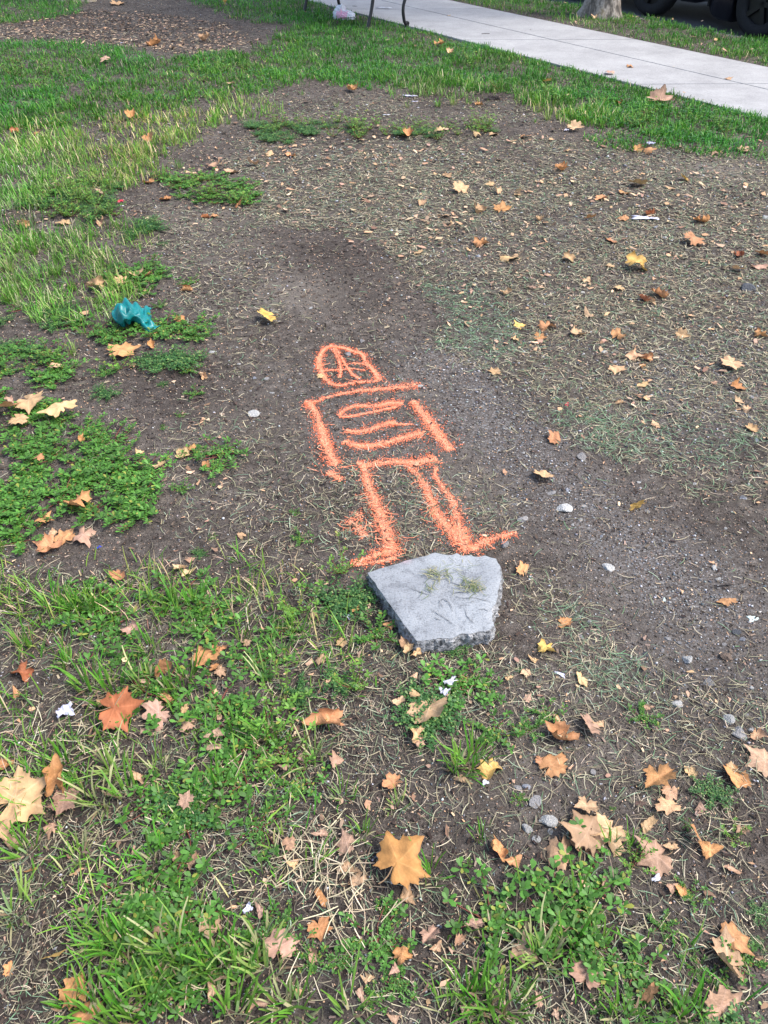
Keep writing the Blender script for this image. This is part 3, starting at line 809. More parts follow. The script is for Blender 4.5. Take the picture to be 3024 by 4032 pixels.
STONES = [
 (-0.512,2.655,2.5,'b','blue grey pebble left of the painted shoulder'),
 (-0.595,2.762,1.8,'w',''),
 (-0.519,2.561,1.7,'g',''),
 (-0.722,2.86,3.6,'w','flat white stone beside the weeds left of the skeleton'),
 (-0.492,2.399,4.8,'w','angular white stone on pale soil left of the painted arm'),
 (-0.753,2.459,0.5,'g',''),
 (-0.152,2.839,4.0,'g','flat grey stone inside the painted head'),
 (0.139,2.583,2.5,'w','white pebble at the tip of the painted shoulder'),
 (-0.464,2.647,2.8,'g',''),
 (-0.336,2.683,1.7,'w',''),
 (-0.375,2.639,1.7,'g',''),
 (-0.434,2.544,2.1,'w',''),
 (-0.093,2.951,2.8,'g',''),
 (-0.334,3.268,2.5,'w',''),
 (0.266,2.9,2.5,'w',''),
 (0.484,3.851,4.2,'b','bluish stone among clippings in the upper middle'),
 (0.505,3.024,2.1,'w',''),
 (0.059,2.736,2.2,'g',''),
 (-0.416,2.627,1.1,'w',''),
 (-0.364,2.583,1.3,'w',''),
 (1.728,3.461,7.7,'d','dark rough stone with a tuft of grass at the right'),
 (0.927,2.873,3.8,'w','smooth white pebble in the clippings right of the skeleton'),
 (0.952,2.795,2.4,'b',''),
 (1.501,4.237,4.2,'b',''),
 (1.514,4.085,3.2,'w',''),
 (2.154,4.373,4.3,'w','pale stone at the right edge of the upper soil'),
 (1.414,2.529,2.5,'b',''),
 (1.769,3.415,3.1,'w',''),
 (1.498,3.617,2.1,'w',''),
 (0.943,3.438,3.1,'w',''),
 (1.592,3.438,1.8,'w',''),
 (1.458,4.599,0.8,'w',''),
 (0.575,1.865,5.4,'w','largest white rubble stone right of the painted legs'),
 (0.665,1.599,4.0,'w','long pale stone below the white rubble stone'),
 (0.647,1.881,2.1,'w','round white pebble beside the white rubble stone'),
 (0.621,1.813,1.9,'w',''),
 (0.594,1.79,1.5,'w',''),
 (0.608,1.965,2.3,'b',''),
 (0.672,1.738,1.7,'b','small blue grey pebble below the round white pebble'),
 (0.982,2.254,2.5,'w','white angular chip in the right clippings'),
 (1.341,2.247,2.3,'b',''),
 (1.041,1.999,1.8,'w',''),
 (1.028,2.226,2.5,'b',''),
 (0.799,1.541,2.2,'g','grey pebble in the lower clippings right of the chunk'),
 (0.442,1.809,4.7,'g','flat grey stone half buried right of the painted shin'),
 (0.421,1.887,2.6,'g',''),
 (0.694,2.142,4.7,'g',''),
 (0.973,1.597,2.4,'w',''),
 (0.973,1.555,1.6,'w',''),
 (0.581,1.594,1.4,'d',''),
 (0.844,1.862,2.1,'g','grey pebble touching the folded amber leaf'),
 (1.176,1.928,2.5,'b',''),
 (0.563,1.527,1.5,'g',''),
 (0.568,2.3,1.6,'w',''),
 (0.489,2.17,1.3,'w',''),
 (1.101,1.725,1.3,'w',''),
 (0.482,2.001,1.1,'b',''),
 (1.117,1.857,1.0,'w',''),
 (1.097,1.557,1.1,'b',''),
 (1.069,1.778,1.2,'w',''),
 (0.55,1.949,3.5,'g',''),
 (0.829,1.771,1.3,'g',''),
 (0.857,2.008,1.8,'w',''),
 (0.367,1.695,4.1,'g','grey stone at the toe of the painted right foot'),
 (0.347,1.379,0.6,'w',''),
 (0.371,1.299,0.6,'w',''),
 (0.18,1.675,0.8,'w',''),
 (0.902,1.266,4.0,'n','smooth brown wet stone alone at the right'),
 (0.852,1.038,4.4,'g','rounded grey stone above the right edge leaves'),
 (0.732,1.124,3.6,'w','pale flat stone right of the small purslane'),
 (0.796,1.264,4.0,'w','long white rubble stone below the dusty patch'),
 (0.955,1.35,2.5,'d','dark grey pebble above the brown wet stone'),
 (0.739,1.293,1.6,'g',''),
 (0.751,1.357,1.5,'g',''),
 (0.791,1.319,1.6,'g',''),
 (0.829,1.189,3.4,'g','flat grey stone sunk in the soil at the right'),
 (0.53,1.338,1.6,'g',''),
 (0.837,1.081,3.3,'w','pale stone beside the dark bark chip at the right'),
 (0.623,1.262,1.1,'w',''),
 (0.323,0.897,2.1,'b','blue pebble in the rubble patch'),
 (0.338,0.862,3.7,'g','large grey rubble stone in the rubble patch'),
 (0.302,0.895,2.2,'g',''),
 (0.481,1.216,0.7,'w',''),
 (0.718,1.027,1.7,'g',''),
 (0.906,1.311,1.4,'g',''),
 (0.791,1.063,1.0,'g',''),
 (0.562,1.39,1.2,'w',''),
 (0.764,1.333,1.9,'g',''),
 (0.887,1.091,1.3,'g',''),
 (0.887,1.049,1.7,'w',''),
 (0.961,1.327,2.2,'b',''),
 (0.93,1.17,1.6,'w',''),
 (0.48,0.935,2.1,'g',''),
 (0.772,1.233,0.8,'w',''),
 (0.69,1.281,2.1,'d',''),
 (0.311,0.798,2.9,'w','square white rubble piece left of the leaf pile'),
 (0.355,0.818,4.1,'w','angular pale rubble piece beside the leaf pile'),
 (0.359,0.795,1.6,'w',''),
 (0.324,0.779,2.1,'w',''),
]
PLANTS = [
 (-0.941,3.514,11.2,'p','lone leafy purslane right of the teal plastic on bare soil'),
 (-1.165,2.995,17.3,'p',"purslane in front of the teal plastic's left half"),
 (-0.836,2.981,15.9,'p','bushy purslane at the tail of the teal plastic'),
 (-1.122,2.69,12.4,'p','purslane on soil below the large orange-brown leaf'),
 (-0.97,2.787,16.5,'s','grey green spurge below the teal plastic'),
 (-0.791,2.714,10.6,'p','purslane under the rolled buff leaf'),
 (-0.728,2.541,9.0,'p','bright purslane below the rolled buff leaf'),
 (-1.072,2.531,14.9,'s','thin spurge spread on soil left of the skeleton'),
 (-0.868,2.609,5.5,'s','tiny spurge on bare soil left of the rolled buff leaf'),
 (-1.353,3.709,10.1,'s','round grey spurge above the teal plastic'),
 (-1.183,3.709,17.0,'p','purslane by the curled tan leaf above the teal plastic'),
 (-1.075,3.064,6.8,'p','purslane shoot poking up before the teal plastic'),
 (-1.021,3.036,7.4,'p','pale shoot at the bottom of the teal plastic'),
 (-1.025,3.271,8.5,'p','thin purslane right of the teal plastic'),
 (-1.167,3.446,9.5,'p','sparse purslane behind the teal plastic'),
 (-1.261,4.193,19.5,'s','flat spurge on soil above right of the weeds'),
 (-1.169,4.001,7.4,'s','small spurge on the upper left soil'),
 (-1.316,3.565,9.8,'p','purslane stems left of the pale leaf'),
 (-1.086,3.618,9.1,'s','spurge at the lower right of the curled tan leaf'),
 (-0.759,2.396,4.4,'p','small bright rosette on dark soil left of the skeleton'),
 (-0.806,2.311,3.5,'p','tiny rosette below the small bright rosette'),
 (-0.562,2.154,17.9,'p','wide purslane left of the painted arm'),
 (-0.664,1.955,8.0,'p','thin purslane between the mat and the skeleton'),
 (-0.553,1.657,6.1,'s','small spurge below the leaf fragments left of the legs'),
 (-0.528,1.728,3.3,'p',''),
 (-0.454,1.623,2.4,'p',''),
 (-0.569,1.986,2.3,'p',''),
 (-0.254,1.721,8.0,'p','purslane around the leaf left of the painted left foot'),
 (-0.283,1.838,3.9,'p','purslane touching the orange leaf left of the painted shin'),
 (-0.121,1.57,11.6,'P','tall purslane with red stems left of the concrete chunk'),
 (-0.026,1.331,13.7,'p',"bushy purslane against the chunk's left face"),
 (-0.072,1.166,11.6,'P','bright yellow green weed in the middle of the spurge'),
 (0.241,1.166,13.6,'p','purslane clump below the chunk beside the white paper'),
 (0.188,1.286,9.2,'s',"dark spurge under the chunk's front face"),
 (0.261,1.035,12.9,'p','long purslane branch right of the grass tuft'),
 (-0.275,1.359,12.4,'p','purslane at the left of the chunk'),
 (0.633,1.087,8.6,'p','lone bright purslane on the soil right of centre'),
 (0.393,1.087,9.2,'p','purslane beside the copper orange leaf'),
 (0.347,1.042,8.4,'p','purslane left of the copper orange leaf'),
 (0.304,0.867,4.2,'p','small rosette among the rubble'),
 (0.504,0.846,1.8,'p',''),
 (0.742,0.883,10.9,'s','dark spurge at the lower right under the leaning leaf'),
 (0.348,1.221,2.8,'s',''),
 (0.008,0.632,5.9,'p','purslane between straw and the largest leaf'),
 (0.013,0.562,7.8,'p','purslane below the largest leaf'),
 (-0.19,0.611,6.9,'p','purslane left of the leaf on dry straw'),
 (0.027,0.502,8.1,'p','sprawling purslane at the bottom centre'),
 (-0.018,0.48,6.0,'p',''),
 (-0.138,0.548,8.3,'p','purslane over the leathery brown leaf'),
 (-0.075,0.539,6.7,'p',''),
 (0.177,0.726,2.8,'P','pale green seedling in the dark spurge'),
 (0.16,0.456,3.9,'p',''),
 (0.624,0.668,7.1,'p','upright purslane right of the white scrap'),
 (0.547,0.606,6.4,'p','purslane row at the lower right'),
 (0.366,0.609,3.7,'p',''),
 (0.398,0.611,4.8,'p','purslane below the leaf pile'),
 (0.397,0.553,6.7,'P','tall pale weed over the holed leaf'),
 (0.582,0.562,4.7,'p',''),
 (0.597,0.529,5.1,'p',''),
 (0.693,0.539,9.8,'p','big leaved purslane over the folded bottom right leaf'),
 (0.731,0.572,4.2,'s','blue green spurge at the right edge bottom'),
 (0.627,0.511,4.6,'p',''),
 (0.752,0.786,6.4,'P','upright leafy weed at the right edge'),
 (0.753,0.632,5.9,'s',''),
 (0.661,0.813,2.9,'p',''),
 (0.522,0.723,8.5,'P','bushy weed right of the leaf pile'),
 (0.463,0.462,6.9,'p',''),
 (0.259,0.488,5.5,'p',''),
 (0.529,0.466,4.0,'P',''),
 (0.438,0.525,6.1,'p',''),
 (0.394,0.462,4.5,'p',''),
]
TUFTS = [
 (-0.866,1.447,14.3,34,'tall fanning grass clump at the left below the purslane mat'),
 (-0.813,1.447,11.3,22,''),
 (-0.927,1.452,11.3,14,''),
 (-0.587,1.447,11.3,22,'grass clump left of the chunk among weeds'),
 (-0.527,1.452,9.8,18,''),
 (-0.658,1.463,4.5,6,''),
 (-0.961,1.313,8.6,14,''),
 (-0.827,1.251,9.1,18,''),
 (-0.751,1.183,10.9,22,''),
 (-0.685,1.166,11.6,20,''),
 (-0.608,1.183,10.9,14,''),
 (-0.501,1.199,8.3,16,''),
 (-0.531,1.142,8.1,12,''),
 (-0.74,0.97,11.3,10,''),
 (-0.779,0.916,8.6,8,''),
 (-0.614,0.943,9.9,12,''),
 (-0.572,0.876,10.3,14,''),
 (-0.514,0.943,6.8,8,'pale double stem of grass below the big rust red leaf'),
 (-0.629,0.864,9.0,14,''),
 (-0.671,0.883,6.7,10,''),
 (-0.381,0.889,9.1,10,''),
 (-0.381,1.322,7.2,10,''),
 (-0.437,0.864,6.6,8,''),
 (-0.62,1.295,8.6,12,''),
 (-0.275,1.035,8.4,16,'grass tuft at the left rim of the spurge'),
 (-0.164,0.97,7.5,10,'coarse grass shoot under the scrolled tan leaf'),
 (0.173,0.943,11.8,22,'grass tuft standing alone between the two curled leaves'),
 (0.203,0.963,8.8,14,''),
 (-0.3,1.199,8.3,8,''),
 (-0.237,1.35,8.0,8,''),
 (-0.088,0.876,5.4,10,''),
 (0.026,0.851,4.2,10,''),
 (-0.273,1.268,8.5,6,''),
 (-0.758,0.751,7.4,16,''),
 (-0.642,0.746,6.3,14,''),
 (-0.748,0.637,14.6,12,'pale seeding grass at the left edge of the mulch hollow'),
 (-0.53,0.582,10.5,20,'grass clump rising at the rim of the mulch hollow'),
 (-0.567,0.582,6.3,10,''),
 (-0.488,0.557,8.3,14,''),
 (-0.543,0.488,8.5,6,'single thick grass shoot leaning left at the mulch hollow'),
 (-0.49,0.525,6.6,10,''),
 (-0.418,0.502,6.6,8,''),
 (-0.437,0.462,7.9,8,''),
 (-0.479,0.729,8.5,12,''),
 (-0.484,0.443,8.3,18,''),
 (-0.454,0.443,6.4,14,''),
 (-0.41,0.557,6.8,12,''),
 (-0.392,0.572,6.3,10,''),
 (-0.326,0.527,9.7,8,''),
 (-0.309,0.543,11.4,14,'tall grass clump at the bottom left of centre'),
 (-0.268,0.511,7.6,14,''),
 (-0.519,0.445,6.9,10,''),
 (-0.274,0.445,8.8,16,''),
 (-0.245,0.572,5.8,10,''),
 (-0.377,0.525,5.1,8,''),
 (-0.585,0.471,5.0,6,''),
 (-0.186,0.462,14.3,20,''),
 (-0.223,0.525,10.2,16,''),
 (-0.151,0.462,5.9,10,''),
 (-0.062,0.454,7.4,10,''),
 (0.182,0.48,7.0,14,'thick short grass clump at the bottom right of centre'),
 (0.152,0.484,5.5,8,''),
 (0.199,0.449,4.9,12,''),
 (0.121,0.462,4.0,8,''),
 (0.23,0.466,6.9,10,''),
 (0.097,0.698,5.0,7,'grass blades touching the right tip of the largest leaf'),
 (0.211,0.786,4.1,10,''),
 (-0.044,0.786,4.6,10,''),
 (0.309,0.553,8.3,14,'thick pale grass stem below the leaf pile'),
 (0.298,0.548,6.2,8,''),
 (0.389,0.647,9.2,10,'narrow grass shoot below the leaf pile'),
 (0.374,0.567,6.8,6,''),
 (0.557,0.445,5.9,14,''),
 (0.439,0.445,4.9,14,''),
 (0.413,0.577,4.2,6,''),
 (0.527,0.445,4.4,8,''),
 (0.478,0.757,5.2,8,''),
 (0.524,0.757,4.6,6,''),
 (2.414,5.785,12.0,26,'pale spiky tuft at the tip of the right lawn'),
 (2.274,5.556,9.5,16,''),
 (1.25,6.397,14.2,26,'grass tuft on the soil below the lawn,left of the bright one'),
 (1.394,6.25,9.3,22,'bright green tuft above the pale pointed leaf'),
 (1.48,6.685,8.6,20,''),
 (1.143,6.312,7.0,10,''),
 (1.619,6.188,12.6,24,''),
 (2.073,5.59,8.5,18,''),
 (2.554,5.488,9.4,20,''),
 (1.888,6.029,13.5,28,''),
 (2.125,5.991,12.3,26,''),
 (2.326,5.991,10.1,20,''),
 (1.627,5.914,10.0,20,''),
 (1.959,5.914,11.1,22,''),
 (2.227,6.188,11.5,20,''),
 (-0.378,6.802,8.7,8,'small shoot on the soil behind the weed strip'),
 (0.186,6.779,9.9,10,'small shoot by the white paper scraps'),
 (0.435,6.802,12.4,24,''),
 (0.562,6.85,13.7,24,''),
 (0.675,6.85,11.2,22,''),
 (0.096,7.58,10.9,22,''),
 (-0.013,7.58,10.9,20,''),
 (-0.685,7.148,6.5,14,''),
 (-1.324,6.947,11.4,26,'dark based tuft on the soil rim left of centre'),
 (-2.393,6.029,10.1,16,'light tuft on the small bare patch at the left'),
 (-1.769,8.122,8.6,18,''),
 (-1.43,6.229,10.4,24,''),
 (-2.494,7.148,7.8,16,''),
 (-2.235,7.148,9.1,16,''),
 (-2.068,7.046,7.7,14,''),
 (-1.34,5.262,12.1,14,''),
 (-1.177,6.312,9.3,14,''),
 (-1.527,3.88,8.8,22,''),
 (-1.283,4.329,7.8,10,'wispy shoot on the soil right of the upper weeds'),
 (-1.301,2.85,9.7,16,'pale grass tuft left of the large orange-brown leaf'),
 (-1.258,2.75,6.3,8,''),
 (-1.895,3.88,12.0,26,''),
 (-1.8,3.861,10.4,26,''),
 (-1.742,3.333,12.2,24,''),
 (-1.611,3.618,11.4,26,''),
 (-1.488,3.463,9.6,20,''),
 (-1.31,3.036,8.1,12,''),
 (-1.687,3.463,11.8,24,''),
 (-1.77,3.531,11.2,22,''),
 (-1.86,3.654,13.8,24,''),
 (-1.326,3.333,5.7,12,''),
]
LANDMARKS = [
 (0.16,1.15,'the printed paper scraps'),
 (0.04,0.72,'the big golden brown leaf'),
 (-0.63,1.08,'the big rust red leaf'),
 (-0.46,1.26,'the plain orange leaf on spurge'),
 (-0.88,0.94,'the round orange leaf at the edge'),
 (-0.79,0.86,'the pale folded leaf at the edge'),
 (-0.14,1.05,'the scrolled tan leaf'),
 (0.11,1.08,'the bitten pinkish leaf'),
 (0.24,0.94,'the amber folded leaf'),
 (0.42,1.02,'the copper orange leaf'),
 (0.43,1.28,'the hollow yellow leaf'),
 (0.9,1.27,'the brown wet stone'),
 (0.85,1.04,'the rounded grey stone'),
 (0.63,1.07,'the lone bright purslane'),
 (0.42,0.79,'the lower right leaf pile'),
 (0.66,0.55,'the folded bottom right leaf'),
 (0.38,0.52,'the leaf with a torn hole'),
 (-0.13,0.6,'the leaf on dry straw'),
 (0.01,0.55,'the bottom centre purslane'),
 (-0.68,0.52,'the dark mulch hollow'),
 (-0.55,0.45,'the holed leaf at the bottom'),
 (-0.31,0.54,'the tall bottom grass clump'),
 (0.18,0.61,'the square leaf fragment'),
 (0.62,0.92,'the weed line at the right'),
 (0.34,0.86,'the rubble patch'),
 (-1.12,3.21,'the teal plastic'),
 (-1.08,2.84,'the leaf below the teal plastic'),
 (-0.72,2.67,'the rolled buff leaf'),
 (-0.51,3.13,'the golden leaf above the head'),
 (-0.16,2.73,'the painted head'),
 (-0.09,2.44,'the painted ribs'),
 (-0.24,2.26,"the skeleton's left arm"),
 (0.18,2.3,"the skeleton's right arm"),
 (-0.02,1.84,"the skeleton's left leg"),
 (0.2,1.84,"the skeleton's right leg"),
 (0.13,1.48,'the concrete chunk'),
 (0.53,2.03,'the butter tan leaf'),
 (0.81,1.86,'the folded amber leaf on gravel'),
 (0.58,1.86,'the white rubble stone'),
 (0.98,1.52,'the charred stick'),
 (1.73,3.46,'the dark rough stone'),
 (1.26,3.69,'the cream yellow leaf'),
 (1.04,2.83,'the crumpled leaf cluster'),
 (1.29,3.39,'the upcurled leaf pair'),
 (0.72,3.09,'the tented leaf in clippings'),
 (1.48,4.36,'the white paper strip'),
 (1.89,5.01,'the yellow leaf on dark soil'),
 (2.21,6.76,'the long pinkish leaf'),
 (1.4,6.12,'the pale pointed leaf'),
 (1.85,5.72,'the grass tongue tip'),
 (2.41,5.78,'the pale spiky tuft'),
 (1.0,5.9,'the reddish star leaf'),
 (0.9,7.0,'the dark earth clod'),
 (0.22,7.11,'the torn paper at the lawn rim'),
 (-0.08,6.15,'the middle of the weed strip'),
 (0.59,6.15,'the right end of the weed strip'),
 (-0.6,6.15,'the left end of the weed strip'),
 (-0.86,5.31,'the large crumpled pale leaf'),
 (-1.31,7.36,'the leaf at the soil rim'),
 (-0.47,10.77,'the plastic bag'),
 (0.25,10.32,'the near bench foot'),
 (2.62,10.93,'the mottled trunk'),
 (2.73,8.15,'the long sidewalk joint'),
 (-1.92,6.39,'the upright orange leaf in grass'),
 (-1.67,5.8,'the broad brown leaf in straw'),
 (-2.66,6.0,'the rust leaf at the left edge'),
 (-2.64,8.28,'the pinkish leaf on the far lawn'),
 (-1.91,9.43,'the crumpled leaf by the mulch'),
 (-4.08,11.97,'the far left tree base'),
 (-1.99,4.23,'the tube rolled leaf'),
 (-1.37,3.45,'the upright tan leaf'),
 (-1.03,2.05,'the left purslane mat'),
 (-0.97,1.85,'the rust leaf in the purslane'),
 (-1.3,2.41,'the pale leaf over the purslane'),
 (-0.56,2.15,'the wide purslane by the arm'),
 (-0.89,1.51,'the fanning grass clump'),
 (3.68,10.04,'the second parked car'),
 (3.0,11.26,'the first parked car'),
 (-0.97,4.47,'the upper weeds'),
 (1.12,2.15,'the right clippings drift'),
]
DEBRIS = [
 (0.167,1.168,3.7,'paper','crumple',0.6,0.55,'paper_scrap','white printed paper scrap beside the purslane below the chunk','paper'),
 (0.149,1.137,2.8,'paper','crumple',-0.2,0.7,'paper_scrap','smaller printed paper scrap touching the white one below the chunk','paper'),
 (-0.101,1.393,2.4,'white','crumple',-0.5,0.5,'paper_scrap','tiny silvery wrapper bit left of the chunk','wrapper'),
 (0.229,0.906,1.6,'white','crumple',0.4,0.8,'paper_scrap','tiny white paper ball under the amber folded leaf','paper'),
 (-0.78,1.099,4.2,'lilac','crumple',0.3,0.9,'plastic_scrap','crumpled clear plastic scrap left of the big rust red leaf','plastic'),
 (-0.875,1.393,4.4,'lilac','flat',0.2,0.25,'wrapper_strip','thin lilac wrapper strip on the dark soil at the left','wrapper'),
 (-0.272,0.634,2.2,'lilac','crumple',0.8,0.7,'plastic_scrap','bluish scrap among weeds at the bottom left of centre','plastic'),
 (0.559,0.694,2.4,'paper','crumple',0.5,0.5,'paper_scrap','white crumpled scrap among weeds at the lower right','paper'),
 (0.213,7.122,12.2,'lilac','flat',-0.25,0.3,'paper_scrap','pale torn paper at the ragged rim of the far lawn','paper'),
 (0.253,6.947,5.7,'lilac','flat',0.1,0.3,'paper_scrap','small pale scrap just below the torn paper at the lawn rim','paper'),
 (0.019,6.536,6.0,'white','flat',0.1,0.35,'paper_scrap','white scrap on soil behind the strip of weeds','paper'),
 (1.338,6.096,3.2,'lilac','crumple',0.9,0.8,'paper_scrap','folded white scrap left of the pale pointed leaf','paper'),
 (1.851,5.72,5.4,'lilac','crumple',0.2,0.8,'paper_scrap','crumpled pale scrap at the tip of the grass tongue','paper'),
 (-1.545,4.59,3.6,'red','crumple',0.3,0.7,'wrapper_scrap','red wrapper scrap at the edge of the upper left weeds','wrapper'),
 (-1.53,4.565,2.3,'white','flat',0.5,0.6,'wrapper_scrap','white torn corner beside the red wrapper scrap','wrapper'),
 (-1.788,4.411,4.0,'lilac','flat',1.4,0.3,'plastic_strip','narrow lilac strip standing in the upper left weeds','plastic'),
 (1.475,4.357,14.9,'lilac','flat',-0.12,0.3,'paper_strip','long white paper strip on the upper right soil','paper'),
 (-0.768,1.965,3.7,'lilac','shard',-0.6,0.5,'glass_shard','pale grey glass shard at the right of the purslane mat','glass'),
 (-0.866,1.687,1.5,'blue','flat',0.8,0.6,'plastic_scrap','tiny bright blue scrap under the purslane mat','plastic'),
 (1.015,1.4,3.0,'shard','shard',0.2,0.7,'glass_shard','pale green glass shard at the right','glass'),
 (0.452,1.208,2.8,'lilac','flat',-0.6,0.4,'plastic_scrap','bluish plastic flake below the hollow yellow leaf','plastic'),
 (0.698,2.478,3.1,'red','flat',1.2,0.4,'wrapper_scrap','dark red scrap on the pebbly soil right of the shoulder','wrapper'),
 (0.794,1.475,1.7,'shard','flat',1.3,0.4,'glass_shard','thin teal sliver on the lower right soil','glass'),
 (-2.771,9.387,4.2,'lilac','flat',0.2,0.6,'paper_scrap','small white scrap at the rim of the far mulch','paper'),
 (0.001,11.397,20.3,'white','flat',-0.1,0.2,'paper_strip','long white paper lying on the sidewalk beneath the bench','paper'),
 (0.976,1.523,6.8,'','stick',-0.05,0.1,'burnt_stick','charred black stick on the gravel at the right','stick'),
 (0.509,0.897,3.8,'','stick',-0.5,0.3,'bark_chip','dark curved bark chip on soil right of the rubble','bark'),
 (0.82,1.083,3.0,'','stick',-0.9,0.2,'bark_chip','dark bark chip beside the pale stone at the right','bark'),
 (0.667,2.335,5.9,'','stick',1.1,0.8,'twig','dark curved twig beside the rolled leaf right of the ribs','twig'),
 (1.018,1.815,4.7,'','stick',-0.7,0.3,'twig','short dark twig on the right gravel','twig'),
 (0.865,2.292,4.9,'','stick',-0.1,0.1,'twig','thin dark twig on soil right of the ribs','twig'),
 (1.319,3.095,4.5,'','stick',-0.3,0.3,'bark_chip','black bark chip among clippings at the right','bark'),
 (2.086,4.481,6.8,'','stick',-0.6,0.2,'twig','black twig near the top of the right soil','twig'),
 (1.068,5.133,10.9,'','stick',-0.15,0.15,'bark_chip','long black bark strip on the upper right soil','bark'),
 (0.282,2.974,5.1,'','stick',-0.9,0.2,'twig','black twig at the border of the pebbly soil','twig'),
 (-0.202,2.088,3.7,'','stick',-0.4,0.2,'twig','brown twig across the painted left wrist','twig'),
 (1.104,9.707,10.4,'','stick',0.0,0.2,'twig','dark twig lying on the near edge of the sidewalk','twig'),
 (-0.371,11.548,7.0,'','stick',0.0,0.2,'twig','short twig on the far sidewalk panel','twig'),
]
TEAL = [[(-1.191,3.135,0.06),(-1.168,3.212,0.07),(-1.114,3.194,0.06),(-1.087,3.228,0.03),(-1.042,3.208,0.04)],[(-1.19,3.098,0.06),(-1.129,3.089,0.09),(-1.082,3.08,0.08),(-1.052,3.111,0.05),(-1.053,3.2,0.02)],[(-1.171,3.065,0.04),(-1.116,3.021,0.07),(-1.084,3.055,0.06),(-1.04,3.065,0.04),(-1.009,3.09,0.02)],[(-1.15,3.062,0.01),(-1.126,3.069,0.02),(-1.118,3.124,0.01),(-1.022,3.022,0.015),(-0.967,3.073,0.01)]]
BAG = (-0.47, 10.669)
TREE_A = (2.614, 10.91)
TREE_B = (-4.14, 12.166)
CLOD = (0.9, 6.971, 0.14)

# street direction: n runs across the sidewalk away from the lawn, t runs along it
NV = np.array((.824, .566)); TV = np.array((-.566, .824))
N_WALK0, N_WALK1, N_KERB = 6.02, 7.56, 8.62
ROAD_Z = -.09
def nt(n, t): return (NV[0]*n + TV[0]*t, NV[1]*n + TV[1]*t)

# ------------------------------------------------------------------ rasters of ground cover
X0, X1, Y0, Y1, RES = -8.0, 10.0, -.6, 15.4, .02
NX, NY = int(round((X1-X0)/RES)), int(round((Y1-Y0)/RES))
gx = X0 + (np.arange(NX)+.5)*RES; gy = Y0 + (np.arange(NY)+.5)*RES
GX, GY = np.meshgrid(gx, gy)
GN = GX*NV[0] + GY*NV[1]

def vnoise(cell, seed):
    r = np.random.default_rng(seed)
    nx, ny = int(NX*RES/cell)+3, int(NY*RES/cell)+3
    g = r.random((ny, nx))
    fx = (gx-X0)/cell; fy = (gy-Y0)/cell
    ix = fx.astype(int); iy = fy.astype(int); ux = fx-ix; uy = fy-iy
    ux = ux*ux*(3-2*ux); uy = uy*uy*(3-2*uy)
    a = g[np.ix_(iy, ix)]; b = g[np.ix_(iy, ix+1)]; c = g[np.ix_(iy+1, ix)]; d = g[np.ix_(iy+1, ix+1)]
    ux = ux[None, :]; uy = uy[:, None]
    return (a*(1-ux)+b*ux)*(1-uy) + (c*(1-ux)+d*ux)*uy

def blur(a, k):
    for ax in (0, 1):
        p = np.pad(a, [(k+1, k) if i == ax else (0, 0) for i in (0, 1)], mode='edge')
        cs = np.cumsum(p, axis=ax)
        n = a.shape[ax]
        if ax == 0: a = (cs[2*k+1:2*k+1+n] - cs[:n])/(2*k+1)
        else: a = (cs[:, 2*k+1:2*k+1+n] - cs[:, :n])/(2*k+1)
    return a

def polymask(poly):
    m = np.zeros((NY, NX), bool)
    P = np.array(poly)
    i0 = max(0, int((P[:, 0].min()-X0)/RES)); i1 = min(NX, int((P[:, 0].max()-X0)/RES)+2)
    j0 = max(0, int((P[:, 1].min()-Y0)/RES)); j1 = min(NY, int((P[:, 1].max()-Y0)/RES)+2)
    if i1 <= i0 or j1 <= j0: return m
    x = GX[j0:j1, i0:i1]; y = GY[j0:j1, i0:i1]
    ins = np.zeros(x.shape, bool)
    for k in range(len(P)):
        xa, ya = P[k-1]; xb, yb = P[k]
        if ya == yb: continue
        ins ^= ((ya > y) != (yb > y)) & (x < (xb-xa)*(y-ya)/(yb-ya)+xa)
    m[j0:j1, i0:i1] = ins
    return m

NZ_A, NZ_B, NZ_C = vnoise(.35, 1), vnoise(.12, 2), vnoise(.05, 3)
NZ_Y = vnoise(.7, 21)
NZ = .4*NZ_A + .35*NZ_B + .25*NZ_C
FIELD = {}
for kind, w, poly in COVER:
    m = blur(polymask(poly).astype(float), 9 if kind in ('turf', 'light', 'mulch', 'litter') else 4)
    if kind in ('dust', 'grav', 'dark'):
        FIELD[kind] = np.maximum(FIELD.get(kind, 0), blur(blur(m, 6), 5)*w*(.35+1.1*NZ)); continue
    f = np.clip((m + (NZ-.5)*1.3 - .5)*3 + .5, 0, 1)*np.clip(m*5, 0, 1)*w
    FIELD[kind] = np.maximum(FIELD.get(kind, 0), f)
walk = ((GN > N_WALK0) & (GN < N_WALK1)); road_m = GN > N_KERB+.08
verge = ((GN > N_WALK1+.02) & (GN < N_KERB+.06))
chunk_m = polymask(CHUNK_TOP)
hard = walk | road_m
for k in FIELD: FIELD[k] = np.where(hard, 0, FIELD[k])
GT = GX*TV[0] + GY*TV[1]
vg = np.clip((NZ-.2)*3.5, .25, 1)*verge
treebald = np.exp(-(((GN-7.75)/.45)**2 + ((GT-7.5)/1.3)**2))
vg = vg*(1-.85*treebald)*np.where(GN < N_WALK1+.18, .45, 1)
FIELD['turf'] = np.maximum(FIELD['turf'], vg)
FIELD['light'] = np.maximum(FIELD['light'], np.where(verge & (GN < N_WALK1+.35), .5*NZ, 0))
bench_bald = np.exp(-(((GN-5.9)/.22)**2 + ((GT-9.3)/1.0)**2))
FIELD['turf'] *= (1-.85*bench_bald)
FIELD['light'] *= np.clip(NZ_B*2.6-.45, .2, 1); FIELD['turf'] *= np.clip(NZ_B*2.6-.2, .35, 1)
